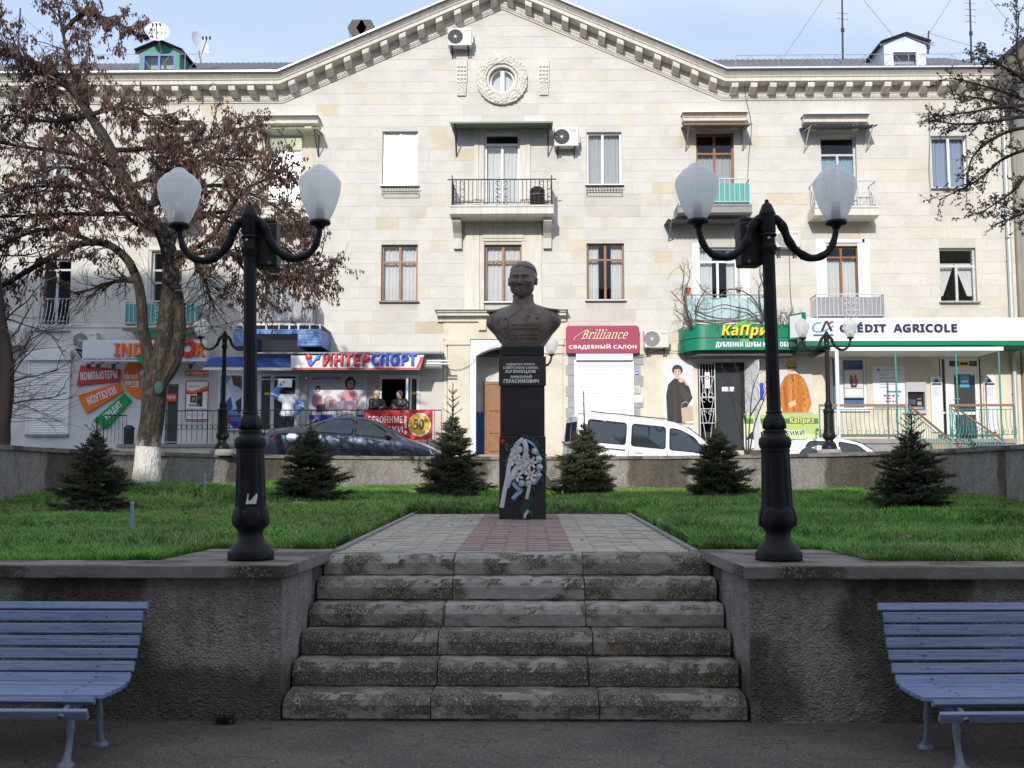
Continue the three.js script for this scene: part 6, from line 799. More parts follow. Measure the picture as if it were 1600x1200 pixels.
function mast(px, py0, D, h, label, arms) { const p = at(px, py0, D), t = thing('aerial_mast', label, 'aerial mast', [p.x, p.y, -D], 'aerial masts on the roof'); part('pole', bar(V(0, 0, 0), V(0.05, h, 0), 0.035, 8, 0.025), M.iron, t); for (let k = 0; k < arms; k++) part('aerial_rod', bar(V(-0.16, h * (0.42 + k * 0.06), 0), V(0.22, h * (0.42 + k * 0.06) - 0.05, 0), 0.008, 5), M.iron, t); for (const s of [-1, 1]) part('guy_wire', bar(V(0.03, h * 0.9, 0), V(s * 2.2, -0.2, s * 0.4), 0.006, 4), M.iron, t); part('collar', cyl(0.06, 0.06, 0.12, 0.02, h * 0.3, 0, 8), M.iron, t); }
mast(1317, 92, 35, 3.4, 'tall aerial mast on the roof left of the white dormer', 2); mast(1518, 100, 35, 3.6, 'tall aerial mast with short rods right of the white dormer', 7); mast(1450, 84, 34.6, 0.8, 'short aerial with small rods beside the white dormer', 3); mast(26, 100, 35, 2.0, 'aerial mast at the left end of the roof behind the twigs', 3);
{ const wire = (n, l, pts, r = 0.008) => single(n, tube(pts, r, 5, 24), M.iron, l, 'cable', 'loose cables on the facade'); const a = (x, y, d = 32.85) => { const p = at(x, y, d); return [p.x, p.y, p.z]; };
  wire('cable', 'dark cable hanging down beside the brown balcony door', [a(1160, 110, 32.3), a(1165, 150), a(1174, 195), a(1170, 240), a(1168, 278)]); wire('cable', 'dark cable looping across the gateway from the sports shop canopy', [a(688, 556), a(697, 574), a(716, 578), a(735, 570), a(760, 545), a(800, 540), a(850, 552), a(885, 552)]); wire('cable', 'dark cable under the crimson sign to the green fascia', [a(885, 552), a(940, 553), a(1000, 556), a(1030, 548), a(1070, 550)], 0.01); wire('cable', 'thin dark cable on the wall beside the right window of the top floor', [a(1452, 160), a(1453, 220), a(1452, 270), a(1455, 300)]); wire('cable', 'thin dark cable down the second floor wall left of the arched door', [a(1233, 385), a(1234, 420), a(1236, 470), a(1240, 488)]); }

class Tubes { // many tapering twigs in one geometry
  constructor() { this.p = []; this.i = []; this.uv = []; this.c = []; }
  add(pts, r0, r1, n = 4, o = {}) {
    const base = this.p.length / 3, m = pts.length; let L = 0; const t = V(), u = V(), w = V(); let prev = null;
    for (let k = 0; k < m; k++) {
      t.copy(pts[Math.min(k + 1, m - 1)]).sub(pts[Math.max(k - 1, 0)]).normalize(); if (k) L += pts[k].distanceTo(pts[k - 1]);
      if (!prev) u.set(1, 0, 0).cross(t).lengthSq() < 0.05 ? u.set(0, 0, 1).cross(t).normalize() : u.set(1, 0, 0).cross(t).normalize(); else u.copy(prev).addScaledVector(t, -prev.dot(t)).normalize();
      prev = u.clone(); w.copy(t).cross(u); const r = lerp(r0, r1, k / (m - 1)) * (o.rad ? o.rad(pts[k], k / (m - 1)) : 1);
      for (let q = 0; q <= n; q++) { const a = q / n * Math.PI * 2, rr = r * (o.lump ? 1 + o.lump * (fbm(Math.cos(a) * 1.7 + 9, L * 2.2 + Math.sin(a) * 1.7, 3) - 0.5) : 1), x = Math.cos(a) * rr, y = Math.sin(a) * rr; this.p.push(pts[k].x + u.x * x + w.x * y, pts[k].y + u.y * x + w.y * y, pts[k].z + u.z * x + w.z * y); this.uv.push(q / n * (o.turns ?? 1), L * (o.vs ?? 1)); const c = o.col ? o.col(pts[k], a) : [1, 1, 1]; this.c.push(...c); }
    }
    for (let k = 0; k < m - 1; k++) for (let q = 0; q < n; q++) { const a = base + k * (n + 1) + q, b = a + n + 1; this.i.push(a, a + 1, b + 1, a, b + 1, b); }
  }
  build() { const g = new THREE.BufferGeometry(); g.setAttribute('position', new THREE.Float32BufferAttribute(this.p, 3)); g.setAttribute('uv', new THREE.Float32BufferAttribute(this.uv, 2)); g.setAttribute('color', new THREE.Float32BufferAttribute(this.c, 3)); g.setIndex(this.i); g.computeVertexNormals(); return g; }
}
// ---------------------------------------------------------------- parked cars
function makeCar(name, label, st, o) {
  const t = thing(name, label, 'car', o.pos); t.rotation.set(0, o.yaw ?? 0, o.roll ?? 0, 'ZYX');
  // a section across the car at x: from the sill round to the roof
  const lerpSt = (x) => { let i = 1; while (i < st.length - 1 && st[i][0] < x) i++; const a = st[i - 1], b = st[i], f = clamp((x - a[0]) / (b[0] - a[0])), s = a.map((v, k) => lerp(v, b[k], f)); return s; };
  const sec = (x) => { const [, yb, yt, wb, wt] = lerpSt(x), ys = o.sill; return [[0, ys], [wb * 0.93, ys], [wb * 0.99, ys + 0.12], [wb * 1.015, lerp(ys, yb, 0.6)], [wb * 1.0, yb - 0.05], [wb * 0.975, yb], [lerp(wb * 0.97, wt, 0.5), lerp(yb, yt, 0.5)], [wt * 1.0, yt - 0.06 * Math.min(1, (yt - yb) * 3 + 0.2)], [wt * 0.9, yt - 0.012], [wt * 0.5, yt + 0.008], [0, yt + 0.012]]; };
  const xs = []; for (let i = 0; i < st.length - 1; i++) for (let k = 0; k < 4; k++) xs.push(lerp(st[i][0], st[i + 1][0], k / 4)); xs.push(st[st.length - 1][0]);
  const smooth = (x) => { const e = 0.07, a = sec(Math.max(st[0][0], x - e)), b = sec(x), c = sec(Math.min(st[st.length - 1][0], x + e)); return b.map((p, i) => [(a[i][0] + 2 * p[0] + c[0 + i][0]) / 4, (a[i][1] + 2 * p[1] + c[i][1]) / 4]); };
  const pos = [], idx = [], S = xs.map(smooth), n = S[0].length;
  xs.forEach((x, i) => { for (const s of [1, -1]) for (let k = 0; k < n; k++) pos.push(x, S[i][k][1], s * S[i][k][0]); });
  const id = (i, s, k) => i * 2 * n + s * n + k;
  for (let i = 0; i < xs.length - 1; i++) for (let s = 0; s < 2; s++) for (let k = 0; k < n - 1; k++) { const a = id(i, s, k), b = id(i + 1, s, k), c = id(i + 1, s, k + 1), d = id(i, s, k + 1); s ? idx.push(a, c, b, a, d, c) : idx.push(a, b, c, a, c, d); }
  for (const i of [0, xs.length - 1]) for (let k = 0; k < n - 1; k++) { const a = id(i, 0, k), b = id(i, 0, k + 1), c = id(i, 1, k + 1), d = id(i, 1, k); idx.push(a, b, c, a, c, d); }
  const g = new THREE.BufferGeometry(); g.setAttribute('position', new THREE.Float32BufferAttribute(pos, 3)); g.setIndex(idx); g.computeVertexNormals(); g.setAttribute('uv', new THREE.Float32BufferAttribute(new Float32Array(pos.length / 3 * 2), 2));
  part('body', toCreasedNormals(g, 0.6), o.paint, t);
  // things set on the side of the body are described in (x, y) and laid on the skin
  const skin = (x, y) => { const s = smooth(x); for (let k = 1; k < n - 1; k++) if (s[k + 1][1] >= y) return lerp(s[k][0], s[k + 1][0], clamp((y - s[k][1]) / Math.max(1e-4, s[k + 1][1] - s[k][1]))); return s[n - 2][0]; };
  const lay = (pts, off, side, round = 0.03) => { const c = new THREE.Shape(), m = pts.length; for (let i = 0; i < m; i++) { const a = pts[(i + m - 1) % m], b = pts[i], d = pts[(i + 1) % m], L1 = Math.hypot(b[0] - a[0], b[1] - a[1]), L2 = Math.hypot(d[0] - b[0], d[1] - b[1]), r = Math.min(round, L1 / 2.1, L2 / 2.1), p = [lerp(b[0], a[0], r / L1), lerp(b[1], a[1], r / L1)], q = [lerp(b[0], d[0], r / L2), lerp(b[1], d[1], r / L2)]; i ? c.lineTo(...p) : c.moveTo(...p); c.quadraticCurveTo(b[0], b[1], q[0], q[1]); } c.closePath(); const e = extr(c, 0.004, 0, 5), p = e.attributes.position; for (let i = 0; i < p.count; i++) { const z = skin(p.getX(i), p.getY(i)) + off + p.getZ(i); p.setZ(i, side * z); } e.computeVertexNormals(); return e; };
  for (const side of [1, -1]) { for (const w of o.windows) { part('window_frame', lay(grow(w, 0.028), 0.0035, side, 0.09), o.trim ?? M.dark, t); part('side_window', lay(w, 0.009, side, 0.07), o.glass, t); } for (const [x, y] of o.handles) { const z = side * (skin(x, y) + 0.02); part('door_handle', rbox(0.17, 0.03, 0.035, 0.012, x, y, z), o.handle ?? o.paint, t); }
    for (const x of o.seams) { const L = []; for (let k = 0; k < 10; k++) { const y0 = lerp(o.sill + 0.14, lerpSt(x)[1] - 0.02, k / 10), y1 = lerp(o.sill + 0.14, lerpSt(x)[1] - 0.02, (k + 1) / 10); L.push(bar(V(x, y0, side * (skin(x, y0) + 0.001)), V(x, y1, side * (skin(x, y1) + 0.001)), 0.005, 4)); } part('door_seam', L, M.dark, t); }
    const [mx, my] = o.mirror; const mz = side * (skin(mx, my) + 0.1); part('wing_mirror', [new THREE.SphereGeometry(0.11, 14, 10).scale(0.75, 0.75, 1).translate(mx, my + 0.02, mz), box(0.06, 0.04, 0.14, mx, my - 0.03, side * (skin(mx, my) + 0.04))], o.mirrorMat ?? o.paint, t);
    part('tail_light', lay(o.tail, 0.008, side), phys([0.5, 0.01, 0.01], 0.2, { clearcoat: 1 }), t); part('headlight', lay(o.head, 0.008, side), phys([0.6, 0.62, 0.65], 0.1), t); part('side_moulding', lay(o.strip, 0.006, side, 0.01), M.dark, t); }
  for (const x of o.axles) for (const side of [1, -1]) { const z = side * (skin(x, 0.5) - 0.09), w = part('wheel', new THREE.TorusGeometry(0.24, 0.08, 12, 28).translate(x, 0.31, z), M.dark, t); part('rim', [new THREE.CylinderGeometry(0.2, 0.2, 0.1, 20).rotateX(Math.PI / 2).translate(x, 0.31, z)], M.zinc, w); part('wheel_arch', new THREE.TorusGeometry(0.35, 0.03, 6, 20, Math.PI).translate(x, 0.33, side * (skin(x, 0.55) - 0.0)), M.dark, t); }
  const pane = (x0, x1, nm) => { const q = []; const N = 8; const ps = []; for (let i = 0; i <= N; i++) { const x = lerp(x0, x1, i / N), s = smooth(x); ps.push([x, s[n - 1][1] + 0.006, s[n - 3][0] * 0.94]); } const pp = []; for (let i = 0; i < N; i++) { const [xa, ya, wa] = ps[i], [xb, yb, wb] = ps[i + 1]; pp.push(xa, ya - 0.004, wa, xb, yb - 0.004, wb, xb, yb + 0.004, 0, xa, ya - 0.004, wa, xb, yb + 0.004, 0, xa, ya + 0.004, 0, xa, ya - 0.004, -wa, xb, yb + 0.004, 0, xb, yb - 0.004, -wb, xa, ya - 0.004, -wa, xa, ya + 0.004, 0, xb, yb + 0.004, 0); } const e = new THREE.BufferGeometry(); e.setAttribute('position', new THREE.Float32BufferAttribute(pp, 3)); e.computeVertexNormals(); part(nm, planar(e), o.glass, t); };
  pane(...o.front, 'windscreen'); if (o.rear) pane(...o.rear, 'rear_window');
  o.extra?.(t, skin, lay, smooth);
  return t;
}
function grow(pts, d) { const cx = pts.reduce((a, p) => a + p[0], 0) / pts.length, cy = pts.reduce((a, p) => a + p[1], 0) / pts.length; return pts.map(([x, y]) => [x + Math.sign(x - cx) * d, y + Math.sign(y - cy) * d * 0.8]); }
const carGlass = phys([0.025, 0.03, 0.032], 0.04, { ior: 1.9 }), SLOPE = -Math.atan(0.053);
{
  const p = at(553, 700, 28.2);
  makeCar('parked_sedan', 'dark blue grey saloon car parked behind the garden wall in front of the sports shop', [[-2.32, 0.72, 0.86, 0.66, 0.5], [-2.22, 0.86, 1.0, 0.78, 0.6], [-1.8, 0.94, 1.08, 0.86, 0.66], [-1.35, 0.96, 1.12, 0.88, 0.66], [-1.0, 0.965, 1.27, 0.88, 0.62], [-0.6, 0.965, 1.42, 0.88, 0.58], [-0.1, 0.96, 1.475, 0.88, 0.585], [0.35, 0.95, 1.45, 0.88, 0.58], [0.75, 0.93, 1.31, 0.88, 0.6], [1.35, 0.92, 0.99, 0.87, 0.68], [1.8, 0.84, 0.9, 0.84, 0.66], [2.2, 0.68, 0.74, 0.74, 0.58], [2.33, 0.55, 0.6, 0.6, 0.48]],
    { pos: [p.x, streetY(p.x) + 0.0, -28.2], yaw: 0.04, roll: SLOPE - 0.01, sill: 0.24, paint: phys([0.045, 0.058, 0.1], 0.25, { metalness: 0.7, clearcoat: 1, clearcoatRoughness: 0.04 }), glass: carGlass, handle: M.zinc, windows: [[[-1.12, 1.0], [-0.02, 0.99], [-0.02, 1.375], [-0.45, 1.36], [-0.8, 1.25]], [[0.08, 0.985], [1.05, 0.965], [0.7, 1.2], [0.4, 1.35], [0.08, 1.38]]], handles: [[-0.28, 0.88], [0.72, 0.86]], seams: [-1.0, 0.03, 1.12], mirror: [0.92, 0.98], tail: [[-2.26, 0.72], [-2.0, 0.74], [-1.95, 0.86], [-2.2, 0.88]], head: [[2.05, 0.62], [2.26, 0.58], [2.2, 0.7], [2.0, 0.74]], strip: [[-1.5, 0.5], [1.4, 0.5], [1.4, 0.54], [-1.5, 0.54]], axles: [-1.4, 1.4], front: [0.5, 1.25], rear: [-1.3, -0.72] });
  const q = at(1003, 700, 28.2);
  const van = makeCar('parked_van', 'white high roofed small van parked behind the garden wall below the crimson sign', [[-2.0, 0.98, 1.66, 0.78, 0.62], [-1.93, 1.0, 1.77, 0.82, 0.68], [-1.4, 1.0, 1.815, 0.83, 0.7], [-0.4, 0.99, 1.82, 0.83, 0.7], [0.25, 0.98, 1.78, 0.83, 0.69], [0.62, 0.97, 1.66, 0.83, 0.68], [0.95, 0.96, 1.42, 0.83, 0.68], [1.25, 0.95, 1.14, 0.83, 0.7], [1.6, 0.88, 0.99, 0.81, 0.68], [1.9, 0.72, 0.82, 0.74, 0.6], [2.0, 0.55, 0.62, 0.62, 0.5]],
    { pos: [q.x - 0.05, streetY(q.x) + 0.0, -28.3], yaw: 0.2, roll: SLOPE - 0.025, sill: 0.26, paint: M.whiteGloss, glass: carGlass, mirrorMat: M.dark, windows: [[[-1.78, 1.07], [-0.92, 1.06], [-0.9, 1.6], [-1.75, 1.62]], [[-0.75, 1.05], [0.02, 1.04], [0.02, 1.59], [-0.73, 1.6]], [[0.16, 1.03], [1.0, 1.02], [0.72, 1.38], [0.42, 1.55], [0.16, 1.58]]], handles: [[-0.6, 0.88], [0.32, 0.88]], seams: [-0.83, 0.09, 1.05], mirror: [0.95, 1.06], tail: [[-1.96, 0.9], [-1.88, 0.9], [-1.9, 1.3], [-1.95, 1.3]], head: [[1.7, 0.74], [1.92, 0.66], [1.85, 0.84], [1.65, 0.86]], strip: [[-1.7, 0.9], [-0.9, 0.895], [-0.9, 0.925], [-1.7, 0.93]], axles: [-1.3, 1.33], front: [0.62, 1.2],
      extra: (t) => { for (const s of [-1, 1]) { part('rear_door_glass', planar(new THREE.BoxGeometry(0.012, 0.5, 0.54).translate(-2.006, 1.3, s * 0.31)), carGlass, t); part('roof_rail', bar(V(-1.7, 1.84, s * 0.62), V(0.2, 1.82, s * 0.62), 0.014), M.iron, t); } part('window_bar', box(0.02, 0.5, 0.01, -0.36, 1.32, 0.775), M.dark, t); part('window_bar', box(0.02, 0.5, 0.01, -0.36, 1.32, -0.775), M.dark, t); } });
  van.scale.x = 1.15; van.position.x += 0.3;
  const r = at(1305, 700, 28.0);
  makeCar('parked_hatchback', 'white hatchback whose roof just shows over the garden wall beside the small lamp post', [[-1.85, 0.85, 1.0, 0.72, 0.56], [-1.78, 0.92, 1.12, 0.8, 0.6], [-1.3, 0.94, 1.38, 0.83, 0.58], [-0.7, 0.94, 1.45, 0.84, 0.58], [0.0, 0.93, 1.46, 0.84, 0.58], [0.45, 0.92, 1.38, 0.84, 0.58], [1.05, 0.9, 1.03, 0.83, 0.65], [1.5, 0.82, 0.92, 0.8, 0.62], [1.8, 0.65, 0.74, 0.7, 0.55], [1.88, 0.5, 0.56, 0.6, 0.46]],
    { pos: [r.x, streetY(r.x) + 0.08, -28.0], yaw: 0.03, roll: SLOPE, sill: 0.24, paint: M.whiteGloss, glass: carGlass, windows: [[[-1.25, 0.99], [-0.28, 0.98], [-0.28, 1.36], [-0.9, 1.34]], [[-0.16, 0.98], [0.78, 0.96], [0.3, 1.3], [-0.16, 1.37]]], handles: [[-0.5, 0.86], [0.5, 0.86]], seams: [-0.22, 0.85], mirror: [0.66, 0.98], tail: [[-1.8, 0.7], [-1.62, 0.74], [-1.64, 0.9], [-1.78, 0.92]], head: [[1.5, 0.66], [1.78, 0.6], [1.7, 0.74], [1.45, 0.78]], strip: [[-1.2, 0.5], [1.1, 0.5], [1.1, 0.54], [-1.2, 0.54]], axles: [-1.2, 1.2], front: [0.25, 0.98], rear: [-1.72, -1.15] });
}

// ---------------------------------------------------------------- heads, people, mannequin
// a head of height 1, eyes at y = 0, looking along +z
function headField(x, y, z, o = {}) {
  const ax = Math.abs(x);
  let d = smin(ell(x, y - 0.12, z + 0.05, 0.335, 0.38, 0.42), ell(x, y + 0.14, z - 0.06, 0.285, 0.34, 0.285), 0.14);
  d = smin(d, Math.hypot(ax, y + 0.39, z - 0.215) - 0.1, 0.14); d = smin(d, Math.hypot(ax - 0.165, y + 0.09, z - 0.225) - 0.095, 0.1); d = smin(d, Math.hypot(ax - 0.155, y + 0.26, z - 0.07) - 0.1, 0.14);
  d = smin(d, caps(ax, y, z, [0.03, 0.075, 0.335], [0.17, 0.085, 0.285], 0.04, 0.035), 0.05);
  d = smax(d, -(ell(ax - 0.125, y + 0.0, z - 0.385, 0.085, 0.055, 0.08)), 0.045); d = smin(d, caps(ax, y, z, [0.035, 0.088, 0.352], [0.19, 0.105, 0.275], 0.024, 0.018), 0.02);
  d = smin(d, Math.hypot(ax - 0.124, y + 0.008, z - 0.27) - 0.06, 0.008); d = smin(d, caps(ax, y, z, [0.068, 0.018, 0.332], [0.18, 0.014, 0.3], 0.014, 0.012), 0.008); d = smin(d, caps(ax, y, z, [0.075, -0.042, 0.325], [0.17, -0.036, 0.295], 0.012, 0.01), 0.012);
  d = smin(d, caps(x, y, z, [0, 0.06, 0.325], [0, -0.15, 0.425], 0.022, 0.042), 0.03); d = smin(d, Math.hypot(ax - 0.042, y + 0.165, z - 0.375) - 0.029, 0.02);
  d = smin(d, caps(ax, y, z, [0, -0.262, 0.35], [0.088, -0.297, 0.312], 0.023, 0.012), 0.018); d = smin(d, caps(ax, y, z, [0, -0.314, 0.338], [0.068, -0.322, 0.308], 0.022, 0.012), 0.025); d = smax(d, -(caps(ax, y, z, [0, -0.287, 0.383], [0.1, -0.312, 0.33], 0.011, 0.008)), 0.015);
  d = smin(d, smax(ell(ax - 0.345, y + 0.03, z + 0.03, 0.04, 0.125, 0.075), -(Math.hypot(ax - 0.385, y + 0.02, z - 0.0) - 0.045), 0.02), 0.025);
  if (o.hair !== 0) { const h = smax(ell(x - 0.01, y - 0.175, z + 0.07, 0.346, 0.36, 0.43), (0.2 + 0.5 * z - y + 0.07 * (fbm(x * 14 + 3, z * 14, 3) - 0.5) + 0.3 * Math.max(0, ax - 0.17) - 0.08 * x) / 1.17, 0.02); d = smin(d, h - 0.007 * (fbm(x * 9 + y * 5, z * 26 + y * 9, 3) - 0.5) - 0.012 * step(-0.16, -0.1, x) * step(0.2, 0.4, y), 0.04); }
  return smin(d, caps(x, y, z, [0, -0.3, -0.08], [0, -0.8, -0.12], 0.185, 0.205), 0.08);
}
const skinMat = phys([0.55, 0.33, 0.24], 0.6);
function handShape(wrist, dir, palmDown, s = 1) { // a relaxed hand of five fingers
  const d = dir.clone().normalize(), n = palmDown.clone().normalize(), side = d.clone().cross(n).normalize(), W = (a, b, c) => { const p = wrist.clone().addScaledVector(d, a * s).addScaledVector(side, b * s).addScaledVector(n, c * s); return [p.x, p.y, p.z]; };
  const bones = [[W(0, 0, 0), W(0.085, 0.028, 0.005), 0.02, 0.012], [W(0, 0, 0), W(0.088, 0.0, 0.004), 0.022, 0.013], [W(0, -0.005, 0), W(0.08, -0.028, 0.006), 0.02, 0.012]];
  [[0.085, 0.032, 0.06], [0.09, 0.011, 0.07], [0.088, -0.01, 0.066], [0.08, -0.031, 0.052]].forEach(([a, b, L]) => bones.push([W(a, b, 0.004), W(a + L * 0.5, b, 0.012), 0.0092, 0.0088], [W(a + L * 0.5, b, 0.012), W(a + L * 0.9, b, 0.04), 0.0088, 0.0075]));
  bones.push([W(0.025, 0.025, 0.008), W(0.06, 0.055, 0.022), 0.013, 0.01], [W(0.06, 0.055, 0.022), W(0.09, 0.055, 0.035), 0.01, 0.0085]);
  const f = (x, y, z) => { let v = 9; for (const [a, b, r, q] of bones) v = smin(v, caps(x, y, z, a, b, r * s, q * s), 0.008); return v; }, c = W(0.07, 0.01, 0.01), e = 0.12 * s;
  return sdfMesh(f, [c[0] - e, c[1] - e, c[2] - e], [c[0] + e, c[1] + e, c[2] + e], 0.0045);
}
function figure(name, label, cat, pos, yaw, J, o) {
  const t = thing(name, label, cat, pos); t.rotation.y = yaw;
  const limb = (list, extra = 0, k = 0.05) => (x, y, z) => { let v = 9; for (const [a, b, r, q] of list) v = smin(v, caps(x, y, z, a, b, r + extra, q + extra), k); return v; };
  const torso = [[J.hip, J.chest, 0.13, 0.135], [J.hl, J.hr, 0.1, 0.1], [J.sl, J.sr, 0.075, 0.075], [J.chest, J.neck, 0.12, 0.06]], arms = [[J.sl, J.el, 0.055, 0.042], [J.el, J.wl, 0.042, 0.03], [J.sr, J.er, 0.055, 0.042], [J.er, J.wr, 0.042, 0.03]], legs = [[J.hl, J.kl, 0.09, 0.06], [J.kl, J.al, 0.06, 0.04], [J.hr, J.kr, 0.09, 0.06], [J.kr, J.ar, 0.06, 0.04]];
  const feet = [J.al, J.ar].map((a) => [[a[0], 0.04, a[2] - 0.03], [a[0] + 0.01 * Math.sign(a[0]), 0.035, a[2] + 0.17], 0.045, 0.035]);
  const B = (l) => { const lo = [9, 9, 9], hi = [-9, -9, -9]; for (const [a, b] of l) for (const p of [a, b]) for (let i = 0; i < 3; i++) { lo[i] = Math.min(lo[i], p[i] - 0.22); hi[i] = Math.max(hi[i], p[i] + 0.22); } lo[1] = Math.max(lo[1], -0.02); return [lo, hi]; };
  const all = [...torso, ...arms, ...legs, ...feet, [J.neck, J.head, 0.055, 0.055]], H = 0.225, hm = new THREE.Matrix4().makeRotationFromEuler(new THREE.Euler(J.nod ?? 0, J.turn ?? 0, 0)), inv = hm.clone().invert(), v = V();
  const hf = (x, y, z) => { v.set(x - J.head[0], y - J.head[1], z - J.head[2]).applyMatrix4(inv).divideScalar(H); return headField(v.x, v.y, v.z, { hair: 0 }) * H; };
  const head = sdfMesh(hf, J.head.map((c) => c - 0.17), J.head.map((c) => c + 0.16), 0.008);
  const hands = [[J.wl, J.el, 1], [J.wr, J.er, -1]].map(([w, e]) => handShape(V(...w), V(...w).sub(V(...e)), J.palm ?? V(0, -1, 0.3)));
  part('body', [sdfMesh(limb(all), ...B(all), 0.022), head, ...hands], o.skin ?? skinMat, t);
  part('jacket', sdfMesh((x, y, z) => Math.max(limb([...torso, ...arms.map(([a, b, r, q]) => [a, b, r, q])], o.bulk ?? 0.022)(x, y, z) + 0.004 * Math.sin(y * 50 + x * 20), -(Math.hypot(x - J.neck[0], y - J.neck[1] - 0.09, z - J.neck[2]) - 0.075), J.hem - y), ...B([...torso, ...arms]), 0.018), o.jacket, t);
  if (o.sleeve) part('sleeves', sdfMesh(limb(arms.map(([a, b, r, q]) => [a, b, r, q]), 0.05, 0.03), ...B(arms), 0.018), o.sleeve, t);
  part('trousers', sdfMesh((x, y, z) => Math.max(limb([...legs, [J.hl, J.hr, 0.1, 0.1]], 0.018)(x, y, z), y - J.hem - 0.06, 0.07 - y), ...B(legs), 0.02), o.trousers, t);
  part('shoes', sdfMesh(limb(feet, 0.012), ...B(feet), 0.015), M.dark, t);
  const hair = (x, y, z) => { v.set(x - J.head[0], y - J.head[1], z - J.head[2]).applyMatrix4(inv).divideScalar(H); const a = smin(ell(v.x, v.y - 0.13, v.z + 0.09, 0.4, 0.43, 0.46), ell(v.x, v.y + (o.hairLong ? 0.3 : 0.1), v.z + 0.16, 0.36, o.hairLong ? 0.62 : 0.42, 0.28), 0.1), face = ell(v.x, v.y + 0.12, v.z - 0.42, 0.27, 0.4, 0.42); return smax(a, -face, 0.04) * H + 0.0025 * Math.sin(v.x * 40 + v.y * 6); };
  if (o.hair) part('hair', sdfMesh(hair, J.head.map((c, i) => c - (i === 1 ? 0.24 : 0.16)), J.head.map((c) => c + 0.16), 0.009), o.hair, t);
  for (const s of [-1, 1]) { const e = V(s * 0.12, -0.005, 0.318).multiplyScalar(H).applyMatrix4(hm); part('eye', new THREE.SphereGeometry(0.0085, 8, 6).translate(J.head[0] + e.x, J.head[1] + e.y, J.head[2] + e.z), M.dark, t); }
  o.extra?.(t, J);
  return t;
}
{
  const leather = phys([0.014, 0.014, 0.015], 0.42), jeans = std([0.05, 0.06, 0.1], 0.8);
  const base = (s) => ({ hip: [0, 0.92, -0.05], chest: [0, 1.18, 0.0], neck: [0, 1.34, 0.02], head: [0, 1.5, 0.05], hl: [-0.09, 0.88, -0.05], hr: [0.09, 0.88, -0.05], kl: [-0.1, 0.48, -0.02], kr: [0.1, 0.48, 0.0], al: [-0.1, 0.08, -0.07], ar: [0.1, 0.08, -0.04], sl: [-0.16, 1.28, 0.0], sr: [0.16, 1.28, 0.0], el: [-0.24, 1.06, 0.1], er: [0.24, 1.06, 0.1], wl: [-0.06, 1.1, 0.3], wr: [0.06, 1.08, 0.28], hem: 0.86, palm: V(0, -1, 0.1) });
  const a = at(588, 690, 31.55), b = at(624, 690, 31.55);
  figure('person', 'blonde person in a black leather jacket leaning on the railing, looking to the right', 'person', [a.x, TY, -31.55], 0.5, { ...base(), turn: 0.5, nod: 0.05 }, { jacket: leather, trousers: jeans, hair: std([0.52, 0.4, 0.2], 0.6), hairLong: true });
  figure('person', 'dark haired person in a black leather jacket in the doorway looking left', 'person', [b.x, TY, -31.6], -0.35, { ...base(), turn: -0.35, nod: 0.1 }, { jacket: leather, trousers: jeans, hair: std([0.06, 0.03, 0.025], 0.6) });
  // the dressed shop mannequin with one arm raised
  const m = at(449, 690, 31.9), white = std([0.72, 0.74, 0.8], 0.7), blue = std([0.12, 0.26, 0.68], 0.65);
  figure('mannequin', 'shop mannequin in white and blue ski jacket, one arm raised, at the entrance', 'mannequin', [m.x, TY, -31.9], 0.1, { hip: [0, 0.98, 0], chest: [0, 1.28, 0], neck: [0.01, 1.47, 0], head: [0.02, 1.64, 0.03], hl: [-0.1, 0.94, 0], hr: [0.1, 0.94, 0], kl: [-0.14, 0.5, 0.04], kr: [0.13, 0.5, 0.05], al: [-0.17, 0.08, 0], ar: [0.14, 0.08, 0.02], sl: [-0.19, 1.42, 0], sr: [0.19, 1.42, 0], el: [-0.42, 1.52, 0.08], er: [0.42, 1.18, 0.02], wl: [-0.2, 1.8, 0.16], wr: [0.27, 0.98, 0.12], hem: 0.86, palm: V(0, 0, 1) },
    { skin: phys([0.1, 0.08, 0.07], 0.5), jacket: white, bulk: 0.045, sleeve: blue, trousers: std([0.02, 0.02, 0.026], 0.8), extra: (t, J) => { part('helmet', new THREE.SphereGeometry(0.145, 20, 14, 0, Math.PI * 2, 0, 1.75).translate(J.head[0], J.head[1] + 0.03, J.head[2] - 0.01), M.dark, t); part('goggles', rbox(0.17, 0.07, 0.05, 0.025, J.head[0], J.head[1] + 0.01, J.head[2] + 0.09), M.smoked, t); part('zip', box(0.015, 0.5, 0.012, 0, 1.15, 0.165), M.ironGrey, t); part('held_card', planar(new THREE.BoxGeometry(0.42, 0.26, 0.02).rotateX(-0.2).translate(-0.08, 1.86, 0.2)), std([0.75, 0.72, 0.66], 0.6), t); part('stand_base', cyl(0.3, 0.3, 0.02, 0, 0.01, 0, 24), M.zinc, t); part('stand_rod', bar(V(0.05, 0, -0.12), V(0.03, 0.95, -0.1), 0.012), M.zinc, t); } });
}

